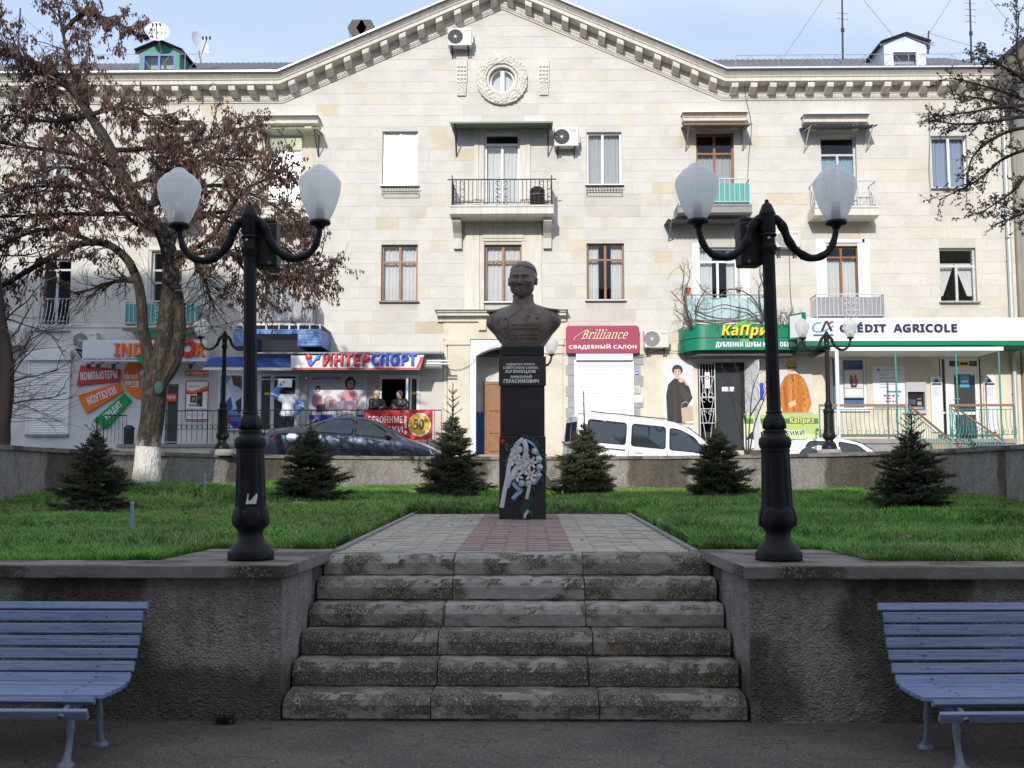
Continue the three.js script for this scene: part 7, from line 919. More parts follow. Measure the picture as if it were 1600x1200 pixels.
// ---------------------------------------------------------------- the monument
{
  const Z = -13.6, p0 = at(780, 812, 13.6), p1 = at(853, 812, 13.6), cx = (p0.x + p1.x) / 2, y0 = 1.0 + 0.021 * (13.6 - 8.8) - 0.02, W = p1.x - p0.x, Y = (py) => at(816, py, 13.6).y;
  const t = thing('pedestal', 'tall black polished granite pedestal with white carved lettering carrying the bronze bust', 'pedestal', [cx, y0, Z - W / 2]);
  const dep = 0.58, blk = (n, ya, yb, w, d, m = M.granite) => wpart(n, rbox(w, yb - ya - 0.004, d, 0.008, cx, (ya + yb) / 2, Z - dep / 2), m, t);
  blk('lower_block', y0, Y(681), W, dep); blk('shaft_block', Y(681), Y(602), W - 0.022, dep - 0.02); blk('upper_block', Y(556), Y(540), W - 0.03, dep - 0.03); blk('back_block', Y(602), Y(556), W - 0.02, dep - 0.02);
  const pl = rect(778, 556, 852, 602, 13.5); wpart('name_plaque', rbox(pl.w, pl.h, 0.07, 0.006, cx, pl.y, Z + 0.02), phys([0.05, 0.042, 0.038], 0.35, { map: again(T.weather, 2) }), t);
  const L = (s, a, b, c, d) => letters(s, [a, b, c, d], 13.535, std([0.92, 0.91, 0.88], 0.6), t, { depth: 0.006 });
  L('АДМИРАЛ ФЛОТА', 791, 567.5, 836, 571.5); L('СОВЕТСКОГО СОЮЗА', 786, 572.5, 841, 576.5); L('КУЗНЕЦОВ', 790, 578, 837, 584); L('НИКОЛАЙ', 798, 585.5, 831, 591); L('ГЕРАСИМОВИЧ', 787, 592.5, 842, 598.5);
  // the bust, looking a little to the left
  const bt = thing('bronze_bust', 'dark bronze bust in uniform tunic with rows of medals on the black pedestal', 'bust', [cx + 0.01, Y(541), Z - dep / 2]);
  bt.rotation.y = -0.16;
  const H = 0.525, hc = [0.0, 0.912, 0.055];
  const body = (x, y, z) => {
    const ax = Math.abs(x); let d = ell(x, y - 0.16, z, 0.37, 0.42, 0.235);
    d = smin(d, caps(ax, y, z, [0.0, 0.4, -0.02], [0.37, 0.37, -0.02], 0.16, 0.135), 0.12); d = smin(d, caps(ax, y, z, [0, 0.52, -0.03], [0.3, 0.45, -0.03], 0.085, 0.07), 0.1); d = smin(d, ell(ax - 0.16, y - 0.3, z - 0.1, 0.17, 0.16, 0.12), 0.08);
    d = smin(d, caps(x, y, z, [0, 0.45, 0.0], [0, 0.685, 0.015], 0.165, 0.137), 0.03);
    d = smax(d, 0.75 * (ax - 0.355) - 0.66 * (y - 0.15) - 0.0, 0.008);
    d = smax(d, -y, 0.012); d = smax(d, ax - 0.515, 0.03);
    d = smax(d, -caps(x, y, z, [0, 0.7, 0.155], [0.0, 0.55, 0.185], 0.03, 0.006), 0.012);
    return d + 0.0035 * Math.sin(x * 9 + y * 14) * Math.sin(y * 11 - x * 5);
  };
  part('torso', planar(sdfMesh(body, [-0.56, -0.02, -0.3], [0.56, 0.74, 0.32], 0.012)), M.bronze, bt);
  part('head', planar(sdfMesh((x, y, z) => headField((x - hc[0]) / H, (y - hc[1]) / H / 0.92, (z - hc[2]) / H) * H, [-0.24, 0.56, -0.24], [0.24, 1.22, 0.32], 0.006)), M.bronze, bt);
  const surf = (x, y) => { let z = 0.34; while (z > -0.2 && body(x, y, z) > 0) z -= 0.003; return z; };
  const dots = (n, list, r, h) => list.forEach(([x, y]) => part(n, new THREE.SphereGeometry(r, 10, 7).scale(1, 1, h).translate(x, y, surf(x, y)), M.bronze, bt));
  dots('button', [[-0.2, 0.38], [-0.21, 0.26], [-0.21, 0.14], [0.22, 0.38], [0.22, 0.25], [0.215, 0.12]], 0.024, 0.7); const strip = (n, l, w) => { const T = new Tubes(); T.add(new THREE.CatmullRomCurve3(l.map(([x, y]) => V(x, y, surf(x, y)))).getPoints(40).map((p) => p.setZ(surf(p.x, p.y))), w, w, 6); part(n, T.build(), M.bronze, bt); }; strip('jacket_edge', [[0.01, 0.52], [-0.07, 0.45], [-0.15, 0.38], [-0.165, 0.2], [-0.16, 0.03]], 0.008); strip('lapel_edge', [[0.0, 0.52], [0.1, 0.47], [0.2, 0.43], [0.27, 0.42]], 0.006); for (const q of [-1, 1]) strip('sleeve_seam', [[q * 0.36, 0.5], [q * 0.39, 0.4], [q * 0.385, 0.28], [q * 0.36, 0.2]], 0.006);
  for (let j = 0; j < 2; j++) for (let i = 0; i < 8; i++) { const x = -0.1 + i * 0.046, y = 0.295 - j * 0.125; part('medal_bar', rbox(0.042, 0.03, 0.016, 0.004, x, y, surf(x, y) + 0.002), M.bronze, bt); part('medal', new THREE.CylinderGeometry(0.02, 0.02, 0.024, 10).rotateX(Math.PI / 2).translate(x, y - 0.045, surf(x, y - 0.045) + 0.004), M.bronze, bt); }
  { const s = new THREE.Shape(); for (let i = 0; i < 10; i++) { const a = i / 10 * Math.PI * 2 + Math.PI / 2, r = i % 2 ? 0.014 : 0.034; i ? s.lineTo(Math.cos(a) * r, Math.sin(a) * r) : s.moveTo(Math.cos(a) * r, Math.sin(a) * r); } s.closePath(); part('star', extr(s, 0.01, 0.003).translate(0.1, 0.4, surf(0.1, 0.4) - 0.002), M.bronze, bt); for (const [x, y, k] of [[-0.3, 0.35, 1.3], [-0.3, 0.25, 1.2]]) part('order_star', extr(s, 0.01, 0.003).scale(k, k, 1).translate(x, y, surf(x, y) - 0.002), M.bronze, bt); }
  for (const s of [-1, 1]) part('shoulder_board', rbox(0.25, 0.03, 0.15, 0.01).rotateZ(s * -0.12).translate(s * 0.36, 0.512, -0.01), M.bronze, bt);
  part('collar_edge', new THREE.TorusGeometry(0.136, 0.009, 6, 32, 5.6).rotateZ(-1.57 + 0.34 + Math.PI).rotateX(Math.PI / 2 + 0.1).translate(0, 0.71, 0.015), M.bronze, bt);
  // wreath leaning on the front of the pedestal
  const wz = Z + 0.09, c = at(821, 729, 13.5), w = thing('wreath', 'oval wreath of white flowers and ribbons leaning on the foot of the pedestal', 'wreath', [c.x, at(821, 809, 13.45).y, wz]), r = rng(41), PX = (x, y, d = 13.46) => at(x, y, d);
  const leafM = [[0.02, 0.06, 0.03], [0.035, 0.09, 0.035], [0.016, 0.045, 0.035]].map((q) => std(q, 0.6)), leaf = new THREE.SphereGeometry(0.03, 6, 4).scale(0.45, 1.4, 0.2).translate(0, 0.035, 0);
  const LL = [[], [], []]; for (let i = 0; i < 520; i++) { const a = r() * 6.283, k = Math.sqrt(r()) * (i < 180 ? 1.08 : 0.98), x = c.x + Math.cos(a) * 0.21 * k, y = c.y + 0.02 + Math.sin(a) * 0.31 * k; LL[i % 3].push(leaf.clone().rotateX(0.5 - r()).rotateZ(a - Math.PI / 2 + (r() - 0.5) * 1.2).translate(x, y, wz + 0.03 * r() - 0.01 + 0.03 * (1 - k))); } for (let i = 0; i < 90; i++) { const f = r(); LL[0].push(leaf.clone().rotateZ(Math.PI + (r() - 0.5) * 0.9).translate(c.x + 0.02 + (r() - 0.5) * 0.12, lerp(c.y - 0.28, c.y - 0.6, f), wz + 0.02 * r())); }
  LL.forEach((g, i) => (wpart('greenery', g, leafM[i], w).userData.kind = 'stuff'));
  const petal = new THREE.SphereGeometry(0.03, 8, 5).scale(0.6, 1.55, 0.12).translate(0, 0.046, 0), wm = phys([0.75, 0.7, 0.68], 0.6), cm = phys([0.66, 0.72, 0.82], 0.6), pinkM = phys([0.6, 0.42, 0.4], 0.6);
  [[806, 708], [804, 719], [819, 733], [830, 723], [829, 742], [808, 743], [816, 722]].forEach(([x, y]) => { const p = PX(x, y), q = r() * 2, f = []; for (let k = 0; k < 6; k++) f.push(petal.clone().rotateX(0.35).rotateZ(q + k * Math.PI / 3).translate(p.x, p.y, wz + 0.06)); const fl = wpart('lily', f, wm, w); wpart('lily_heart', new THREE.SphereGeometry(0.018, 8, 6).translate(p.x, p.y, wz + 0.075), pinkM, fl); });
  [[836, 705], [842, 717], [843, 730], [841, 742], [834, 752], [815, 755], [826, 755], [812, 702], [822, 712], [812, 731]].forEach(([x, y]) => { const p = PX(x, y), f = []; for (let k = 0; k < 5; k++) f.push(new THREE.SphereGeometry(0.026, 7, 5).scale(1, 1, 0.6).translate(p.x + 0.02 * Math.cos(k * 1.257), p.y + 0.02 * Math.sin(k * 1.257), wz + 0.045)); f.push(new THREE.SphereGeometry(0.024, 7, 5).translate(p.x, p.y, wz + 0.055)); wpart('rose', f, cm, w); });
  [[838, 710], [802, 752], [818, 751], [838, 738]].forEach(([x, y]) => { const p = PX(x, y); wpart('pale_leaf', leaf.clone().scale(1.4, 1.2, 1).rotateZ(r() * 6).translate(p.x, p.y, wz + 0.05), std([0.22, 0.33, 0.06], 0.6), w); });
  const ribbon = (pts, wd, m, zo) => { const cv = new THREE.CatmullRomCurve3(pts.map(([x, y], i) => { const p = PX(x, y); return V(p.x, p.y, wz + zo + 0.012 * Math.sin(i * 2)); })), N = 28, pos = [], ix = []; for (let i = 0; i <= N; i++) { const p = cv.getPoint(i / N), tg = cv.getTangent(i / N), s = V(-tg.y, tg.x, 0).normalize().multiplyScalar(wd / 2); for (const e of [-1, -0.33, 0.33, 1]) pos.push(p.x + s.x * e, p.y + s.y * e, p.z + 0.008 * Math.cos(e * 2.2 + i * 0.25)); } for (let i = 0; i < N; i++) for (let k = 0; k < 3; k++) { const a = i * 4 + k; ix.push(a, a + 1, a + 5, a, a + 5, a + 4); } const g = new THREE.BufferGeometry(); g.setAttribute('position', new THREE.Float32BufferAttribute(pos, 3)); g.setIndex(ix); g.computeVertexNormals(); g.setAttribute('uv', new THREE.Float32BufferAttribute(new Float32Array(pos.length / 3 * 2), 2)); wpart('ribbon', g, m, w); };
  const rw = phys([0.74, 0.75, 0.8], 0.5, { transmission: 0.15 }), rb = phys([0.3, 0.43, 0.66], 0.45, { transmission: 0.15 });
  ribbon([[818, 686], [810, 692], [802, 705], [796, 724], [793, 745], [788, 770], [784, 793]], 0.055, rw, 0.085); ribbon([[818, 687], [822, 700], [818, 718], [806, 732], [797, 748], [792, 762]], 0.06, rw, 0.08); ribbon([[820, 687], [833, 694], [840, 706], [844, 724]], 0.03, rb, 0.06); ribbon([[801, 754], [808, 762], [814, 766], [808, 772], [801, 780]], 0.05, rb, 0.06); ribbon([[828, 754], [826, 764], [823, 780]], 0.04, rw, 0.05); ribbon([[826, 798], [821, 803], [820, 810]], 0.035, rw, 0.05); ribbon([[843, 728], [841, 744], [836, 756]], 0.04, rb, 0.06);
  const rp = PX(785, 690), ro = thing('rose', 'single red rose with leaves tucked beside the top of the wreath', 'flower', [rp.x, rp.y, wz - 0.02]); part('bloom', [0, 1, 2, 3, 4].map((k) => new THREE.SphereGeometry(0.02, 8, 6).translate(0.012 * Math.cos(k * 1.26), 0.012 * Math.sin(k * 1.26), 0.01)), std([0.45, 0.01, 0.02], 0.5), ro); part('stem', bar(V(0, 0, 0), V(0.1, -0.12, -0.02), 0.005, 5), leafM[1], ro); for (const [x, y] of [[0.05, -0.02], [0.045, -0.08], [0.08, -0.05]]) part('leaf', leaf.clone().rotateZ(r() * 6).translate(x, y, 0.005), std([0.16, 0.15, 0.06], 0.7), ro);
}

// ---------------------------------------------------------------- trees
class Leaves { constructor() { this.p = []; this.c = []; } add(o, d, s, L, W, c, fold = 0.25) { // one folded leaf: base o, along d, side s
    const n = d.clone().cross(s).normalize(), tip = o.clone().addScaledVector(d, L), mid = o.clone().addScaledVector(d, L * 0.45), a = mid.clone().addScaledVector(s, W).addScaledVector(n, W * fold), b = mid.clone().addScaledVector(s, -W).addScaledVector(n, W * fold); for (const q of [o, a, tip, o, tip, b]) this.p.push(q.x, q.y, q.z); for (let k = 0; k < 6; k++) this.c.push(...c); }
  build() { const g = new THREE.BufferGeometry(); g.setAttribute('position', new THREE.Float32BufferAttribute(this.p, 3)); g.setAttribute('color', new THREE.Float32BufferAttribute(this.c, 3)); g.computeVertexNormals(); g.setAttribute('uv', new THREE.Float32BufferAttribute(new Float32Array(this.p.length / 3 * 2), 2)); return g; } }
const curve = (pts, n) => new THREE.CatmullRomCurve3(pts).getPoints(n);
const limbPts = (list, D) => list.map(([x, y, dz = 0]) => at(x, y, D + dz));
function twigs(T, Lf, r, p, dir, len, rad, depth, o) {
  const n = 5, pts = [p.clone()], d = dir.clone(); for (let k = 0; k < n; k++) { d.x += (r() - 0.5) * o.wig; d.y += (r() - 0.5) * o.wig + o.lift * (k < 2 ? 1 : -0.8); d.z += (r() - 0.5) * o.wig; d.normalize(); pts.push(pts[k].clone().addScaledVector(d, len / n)); }
  T.add(pts, rad, rad * 0.45, depth > 1 ? 4 : 3);
  if (depth > 0) { const m = o.kids + Math.floor(r() * 2); for (let k = 0; k < m; k++) { const f = 0.25 + 0.75 * r(), i = Math.min(n - 1, Math.floor(f * n)), q = pts[i].clone().lerp(pts[i + 1], f * n - i), e = pts[i + 1].clone().sub(pts[i]).normalize(); e.x += (r() - 0.5) * o.spread; e.y += (r() - 0.5) * o.spread; e.z += (r() - 0.5) * o.spread; twigs(T, Lf, r, q, e.normalize(), len * (0.45 + 0.3 * r()), rad * 0.55, depth - 1, o); } }
  if (Lf && depth <= o.leafDepth) o.leaf(Lf, r, pts, depth);
}
const brownLeaf = (L, r, pts) => { if (r() < 0.28) return; const m = 5 + Math.floor(r() * 10); for (let k = 0; k < m; k++) { const q = pts[1 + Math.floor(r() * 5)].clone(); q.x += (r() - 0.5) * 0.09; q.y += (r() - 0.5) * 0.07; q.z += (r() - 0.5) * 0.09; const d = V((r() - 0.5) * 0.9, -1, (r() - 0.5) * 0.9).normalize(), s = V(r() - 0.5, (r() - 0.5) * 0.3, r() - 0.5).cross(d).normalize(), w = 0.65 + 0.7 * r(), red = r(); L.add(q, d, s, 0.055 + 0.055 * r(), 0.013 + 0.011 * r(), [0.105 * w + 0.05 * red, 0.058 * w + 0.01 * red, 0.045 * w]); } };
const leafMat = phys(1, 0.85, { vertexColors: true, transmission: 0.2 });
{
  const D = 20.6, base = at(228, 757, D), t = thing('leaning_tree', 'big forked tree with whitewashed foot and dry brown leaves on the lawn at the left', 'tree', [base.x, base.y - 0.05, -D]), r = rng(101), T = new Tubes(), B = new Tubes(), Lf = new Leaves();
  const wash = at(0, 694, D).y, col = (p, a) => { const k = step(wash + 0.12, wash - 0.12, p.y + 0.12 * Math.sin(a * 3 + 1) + 0.1 * Math.sin(a * 7)); return [lerp(1, 5.5, k), lerp(1, 6.6, k), lerp(1, 8, k)]; };
  const limb = (list, r0, r1, n, o = {}) => { const pts = curve(limbPts(list, D), n); T.add(pts, r0, r1, o.sides ?? 10, { lump: 0.18, turns: Math.max(1, Math.round(r0 * 6.3)), vs: 1, ...o }); return pts; };
  const L = [];
  const foot = limb([[226, 775], [228, 745], [232, 700], [238, 650], [242, 605], [246, 580]], 0.26, 0.2, 44, { sides: 22, col, rad: (p, k) => 1 + 0.3 * Math.exp(-k * 14) + 0.12 * Math.exp(-((k - 0.85) ** 2) * 40) });
  { const F = new Tubes(), m = 19, rr = (k) => 1 + 0.3 * Math.exp(-k * 14) + 0.12 * Math.exp(-((k - 0.85) ** 2) * 40); F.add(foot.slice(0, m), 0.264, lerp(0.264, 0.203, (m - 1) / 44), 22, { lump: 0.18, turns: 2, rad: (p, k) => rr(k * (m - 1) / 44) }); const wg = F.build(), q = wg.attributes.position; for (let i = 0; i < q.count; i++) { const k = Math.floor(i / 23), c = foot[k], a = i % 23 / 22 * 6.283, y = q.getY(i), h = (y - wash + 0.04) / 0.2; if (fbm(Math.cos(a) * 4 + 5, y * 1.5 + Math.sin(a) * 4, 3) < 0.3 + 0.4 * h) { q.setX(i, lerp(c.x, q.getX(i), 0.93)); q.setZ(i, lerp(c.z, q.getZ(i), 0.93)); } } wg.computeVertexNormals(); wpart('whitewashed_foot', wg, M.whitewash, t); }
  L.push(limb([[240, 590], [233, 560], [224, 515], [221, 475], [215, 440], [198, 405], [168, 382], [130, 380], [80, 402], [40, 425], [-10, 455]], 0.125, 0.045, 50, { sides: 12 }));
  L.push(limb([[245, 592], [256, 540], [263, 480], [267, 430], [264, 392], [250, 360], [222, 330], [190, 270], [160, 210], [135, 172], [100, 125], [50, 98], [-10, 78]], 0.2, 0.06, 70, { sides: 16 }));
  limb([[248, 600], [266, 575], [278, 540], [281, 500], [279, 468], [278, 455]], 0.16, 0.09, 24, { sides: 14 });
  const sec = [
    [[135, 172], [112, 110, 0.4], [98, 50, 0.8], [86, -15, 1]], [[112, 140], [60, 112, -0.6], [-10, 60, -1]], [[98, 50, 0.8], [130, 22, 0.4], [170, 30, 0], [206, 47, -0.3]], [[140, 180], [185, 168, -0.8], [225, 178, -1.4], [250, 195, -1.6]],
    [[172, 235], [230, 232, 0.6], [295, 222, 1], [350, 212, 1.2], [380, 198, 1.3]], [[200, 295], [262, 268, -0.8], [330, 250, -1.3], [398, 250, -1.5]], [[222, 330], [285, 300, 0.7], [355, 290, 1.2], [425, 320, 1.5], [466, 348, 1.6]], [[256, 372], [305, 342, -0.6], [365, 332, -1], [430, 372, -1.2], [472, 415, -1.3]],
    [[268, 402], [310, 396, 0.4], [355, 394, 0.8], [384, 425, 1], [396, 452, 1]], [[355, 394, 0.8], [398, 414, 0.5], [440, 436, 0.3], [492, 414, 0.1]], [[222, 332], [150, 300, 0.8], [80, 290, 1.2], [10, 300, 1.4]], [[185, 260], [110, 240, -1], [40, 230, -1.5], [-20, 220, -1.6]],
    [[224, 334], [150, 334, 0], [80, 335, -0.4], [-10, 340, -0.8]], [[150, 380], [90, 358, 0.8], [40, 366, 1.2], [-15, 395, 1.4]], [[140, 180], [80, 190, 1], [15, 180, 1.6]], [[232, 345], [250, 290, 1.2], [300, 250, 1.9], [345, 235, 2.2]], [[210, 310], [170, 260, 1.4], [110, 200, 2], [40, 140, 2.3]], [[245, 358], [200, 340, -1.4], [140, 270, -2], [60, 260, -2.4]], [[268, 400], [330, 370, -1.6], [380, 300, -2], [440, 270, -2.2]], [[300, 398], [318, 432, 0.3], [330, 470, 0.5]], [[215, 440], [180, 440, 0.8], [120, 460, 1]], [[265, 395], [300, 330, 1.8], [390, 360, 2.2], [455, 395, 2.3]],
  ];
  for (const s of sec) L.push(limb(s, 0.055, 0.018, 22, { sides: 6, lump: 0.2 }));
  const O = { wig: 0.5, lift: -0.02, kids: 2, spread: 1.9, leafDepth: 1, leaf: brownLeaf };
  L.forEach((pts, li) => { const m = pts.length; for (let i = 3; i < m; i++) { const bare = li === 0 ? i < m * 0.45 : li === 1 ? i < m * 0.42 : false; if (bare) continue; const q = li < 2 ? 1 : 2; for (let k = 0; k < q; k++) { if (r() < 0.25) continue; const d = pts[Math.min(i + 1, m - 1)].clone().sub(pts[i - 1]).normalize(); d.x += (r() - 0.5) * 1.7; d.y += (r() - 0.5) * 1.5; d.z += (r() - 0.5) * 1.7; const few = li === 21 || li === 22; twigs(B, few ? null : Lf, r, pts[i], d.normalize(), (0.38 + 0.45 * r()) * (li === 4 ? 0.6 : 1), 0.014, 2, O); } } });
  // thin bare shoots low on the trunk
  for (let k = 0; k < 14; k++) { const a = at(278 + r() * 4, 560 - r() * 110, D); twigs(B, null, r, a, V(r() < 0.6 ? 1 : -1, 0.2 + r() * 0.8, (r() - 0.5) * 0.8).normalize(), 1.0 + r() * 0.9, 0.009, 1, { ...O, wig: 0.35, lift: 0.02 }); }
  wpart('trunk', T.build(), M.bark, t); wpart('twigs', B.build(), M.twig, t); wpart('dry_leaves', Lf.build(), leafMat, t);
  for (const [x, y, R] of [[249, 606, 0.11], [223, 584, 0.06], [279, 455, 0.09]]) { const p = at(x, y, D - 0.2); wpart('painted_cut', new THREE.SphereGeometry(R, 14, 10).scale(0.8, y < 500 ? 0.4 : 1.2, 0.22).rotateY(0.5).translate(p.x, p.y, p.z + 0.02), std([0.03, 0.075, 0.068], 0.7), t); }
}
{ // dark trunk at the left edge, behind the wall
  const D = 19.6, b = at(6, 705, D), t = thing('bare_tree', 'dark bare trunk with thin shoots at the left edge behind the wall', 'tree', [b.x, streetY(b.x), -D]), r = rng(7), T = new Tubes(), B = new Tubes(), g = at(-8, 800, D); const pts = curve([V(g.x, 1.6, -D), at(-4, 690, D), at(4, 620, D), at(6, 560, D), at(-6, 480, D), at(-14, 390, D + 0.5), at(-40, 250, D + 1), at(-60, 120, D + 1)], 50);
  T.add(pts, 0.24, 0.07, 14, { lump: 0.3, turns: 2 }); for (let k = 0; k < 20; k++) { const p = at(8 + r() * 4, 660 - r() * 150, D); twigs(B, null, r, p, V(1, (r() - 0.35) * 0.9, (r() - 0.5) * 0.6).normalize(), 0.7 + r() * 0.6, 0.01, 1, { wig: 0.4, lift: 0.03, kids: 2, spread: 1.3, leafDepth: -1 }); }
  for (let k = 10; k < 50; k++) twigs(B, null, r, pts[k], V(r() - 0.4, r() * 0.8, r() - 0.5).normalize(), 1.2, 0.02, 2, { wig: 0.5, lift: 0, kids: 2, spread: 1.5, leafDepth: -1 });
  wpart('trunk', T.build(), M.twig, t); wpart('twigs', B.build(), M.twig, t);
}
{ // bare budding tree whose boughs come in from the right
  const D = 14, t = thing('bare_tree', 'leafless tree reaching in from the right edge with dark knobbly twigs', 'tree', [7.9, 1.1, -D]), r = rng(33), T = new Tubes(), B = new Tubes(), Lf = new Leaves();
  const limb = (l, r0, r1, n = 20) => { const p = curve(limbPts(l, D), n); T.add(p, r0, r1, 7, { lump: 0.25 }); return p; };
  T.add(curve([V(7.9, 0.9, -D), V(7.85, 2.4, -D), V(7.8, 4.2, -D), at(1655, 190, D)], 30), 0.2, 0.09, 14, { lump: 0.3, turns: 2 });
  const L = [[[1660, 200], [1620, 165], [1585, 150], [1540, 135], [1485, 122]], [[1650, 180], [1610, 165, 0.4], [1560, 168, 0.6], [1510, 176, 0.8], [1464, 181, 0.9]], [[1650, 190], [1600, 182, -0.5], [1550, 190, -0.7], [1500, 194, -0.8], [1465, 190, -0.8]], [[1655, 200], [1610, 140, 0.3], [1590, 90, 0.5], [1592, 20, 0.6]], [[1655, 200], [1600, 125, -0.4], [1560, 100, -0.6], [1540, 88, -0.7]], [[1665, 240], [1615, 232], [1565, 250, 0.3], [1530, 280, 0.5], [1468, 312, 0.6]], [[1665, 270], [1610, 270, -0.3], [1575, 305, -0.5], [1530, 334, -0.6]], [[1665, 300], [1620, 325], [1570, 345, 0.2]], [[1660, 190], [1600, 175, 0.8], [1540, 155, 1.1], [1500, 150, 1.2]], [[1660, 210], [1600, 200, 0.2], [1555, 215, 0.4], [1520, 245, 0.5], [1510, 290, 0.5]]].map((l) => limb(l, 0.032, 0.007));
  const bud = (F, q, pts) => { for (const k of [2, 3, 4, 5]) if (q() < 0.5) { const c = pts[k]; for (let j = 0; j < 3; j++) { const d = V(q() - 0.5, q() - 0.5, q() - 0.5).normalize(), s = V(q() - 0.5, q() - 0.5, q() - 0.5).cross(d).normalize(); F.add(c, d, s, 0.035, 0.012, [0.035, 0.022, 0.02]); } } };
  L.forEach((p) => { for (let i = 6; i < p.length; i++) for (let k = 0; k < 2; k++) { const d = p[i].clone().sub(p[i - 1]).normalize(); d.x += (r() - 0.5) * 1.3; d.y += (r() - 0.55) * 1.5; d.z += (r() - 0.5) * 1.3; twigs(B, Lf, r, p[i], d.normalize(), 0.13 + 0.17 * r(), 0.006, 1, { wig: 0.45, lift: 0.04, kids: 2, spread: 1.4, leafDepth: 1, leaf: bud }); } });
  wpart('trunk', T.build(), M.bark, t); wpart('twigs', B.build(), M.twig, t); wpart('buds', Lf.build(), leafMat, t);
}
// young firs on the lawn
const firSpots = [];
const firMat = phys(1, 0.75, { vertexColors: true, transmission: 0.1 });
function fir(px, tip, D, w, lead, seed, label, sparse = 0) {
  const b = at(px, 780, D), gy = lawnY(b.x, -D), top = at(px, tip, D).y, h = top - gy, t = thing('young_fir', label, 'fir tree', [b.x, gy, -D], 'young firs planted on the lawn'), r = rng(seed), T = new Tubes(), L = new Leaves(), R = w * D / FPX / 2 * (w > 118 ? 0.98 : 1.06) ; const shp = 0.6 + 0.35 * r(), dens = 0.8 + 0.35 * r(); firSpots.push([b.x, -D, R]);
  const lean = (r() - 0.5) * 0.05; T.add([0, 0.25, 0.5, 0.75, 1].map((f) => V(lean * f * h + 0.01 * Math.sin(f * 9), f * h, 0.01 * Math.cos(f * 7))), 0.035, 0.006, 7);
  const needles = (a, d, len, den) => { const m = Math.ceil(len * den); for (let k = 0; k < m; k++) { const f = (k + r()) / m, o = a.clone().addScaledVector(d, len * f), q = V(r() - 0.5, r() - 0.2, r() - 0.5).normalize(), dir = d.clone().multiplyScalar(0.75).add(q).normalize(), s = dir.clone().cross(V(r() - 0.5, r() - 0.5, r() - 0.5)).normalize(), g = 0.6 + 0.6 * r(), tipc = f > 0.7 ? 1.45 : 0.9; L.add(o, dir, s, 0.032 + 0.014 * r(), 0.0052, [0.05 * g * tipc * tipc, 0.076 * g * tipc, 0.04 * g]); } };
  const crownTop = h * lead, wh = Math.round(crownTop / 0.068);
  for (let i = 0; i < wh; i++) {
    const f = i / wh, y = 0.05 + f * (crownTop - 0.05), n = 9 + Math.floor(r() * 3), Lb = R * Math.pow(1 - f, shp) * (0.85 + 0.3 * r()) + 0.05, off = r() * 6;
    for (let k = 0; k < n; k++) { const a = off + k / n * 6.283 + (r() - 0.5) * 0.4, el = -0.1 + 0.6 * f + (r() - 0.5) * 0.5, len = Lb * (r() < 0.14 ? 1.15 : 0.62 + 0.48 * r()), d = V(Math.cos(a) * Math.cos(el), Math.sin(el), Math.sin(a) * Math.cos(el)), o = V(lean * y, y + (r() - 0.5) * 0.06, 0), pts = [o, o.clone().addScaledVector(d, len * 0.5).add(V(0, -0.02, 0)), o.clone().addScaledVector(d, len)]; T.add(pts, 0.008, 0.003, 3);
      needles(o.clone().addScaledVector(d, len * 0.2), d, len * 0.85, 190); const m = Math.max(2, Math.floor(len / 0.055)), sd = V(-d.z, 0, d.x).normalize();
      for (let q = 1; q < m; q++) for (const s of [-1, 1]) { const g = q / m, p = o.clone().addScaledVector(d, len * (0.12 + 0.84 * g)), e = d.clone().multiplyScalar(0.85).addScaledVector(sd, s * (0.75 + 0.3 * r())).add(V(0, (r() - 0.5) * 0.9, 0)).normalize(), l2 = len * 0.5 * (1 - g * 0.75) * (0.7 + 0.5 * r()); if (r() > dens) continue; T.add([p, p.clone().addScaledVector(e, l2)], 0.004, 0.002, 3); needles(p, e, l2 * 1.05, 170); } }
  }
  // leader with its topmost whorl
  needles(V(lean * crownTop, crownTop * 0.96, 0), V(lean, 1, 0).normalize(), h - crownTop * 0.96, 150);
  for (let j = 0; j < sparse; j++) { const y = lerp(crownTop, h * 0.97, j / sparse); for (let k = 0; k < 4; k++) { const a = k * 1.57 + j * 0.8, d = V(Math.cos(a) * 0.8, 0.6, Math.sin(a) * 0.8).normalize(), l = 0.1 + 0.12 * (1 - j / sparse); T.add([V(lean * y, y, 0), V(lean * y, y, 0).addScaledVector(d, l)], 0.005, 0.003, 3); needles(V(lean * y, y, 0), d, l, 120); } }
  part('trunk', T.build(), M.twig, t); part('needles', L.build(), firMat, t); return t;
}
fir(147, 652, 15.1, 122, 0.82, 1, 'young fir in front of the forked tree trunk, leftmost on the lawn', 1);
fir(485, 655, 18.5, 112, 0.86, 2, 'young fir below the dark saloon car right of the left lamp post', 1);
fir(707, 600, 19.4, 104, 0.72, 3, 'young fir with a long bare leader just left of the pedestal', 4);
fir(915, 612, 20.8, 112, 0.68, 4, 'young fir with a thin leader just right of the pedestal');
fir(1124, 650, 19, 106, 0.84, 5, 'young fir between the white van and the right lamp post', 1);
fir(1426, 640, 14.9, 146, 0.78, 6, 'widest young fir on the right part of the lawn below the bank', 3);
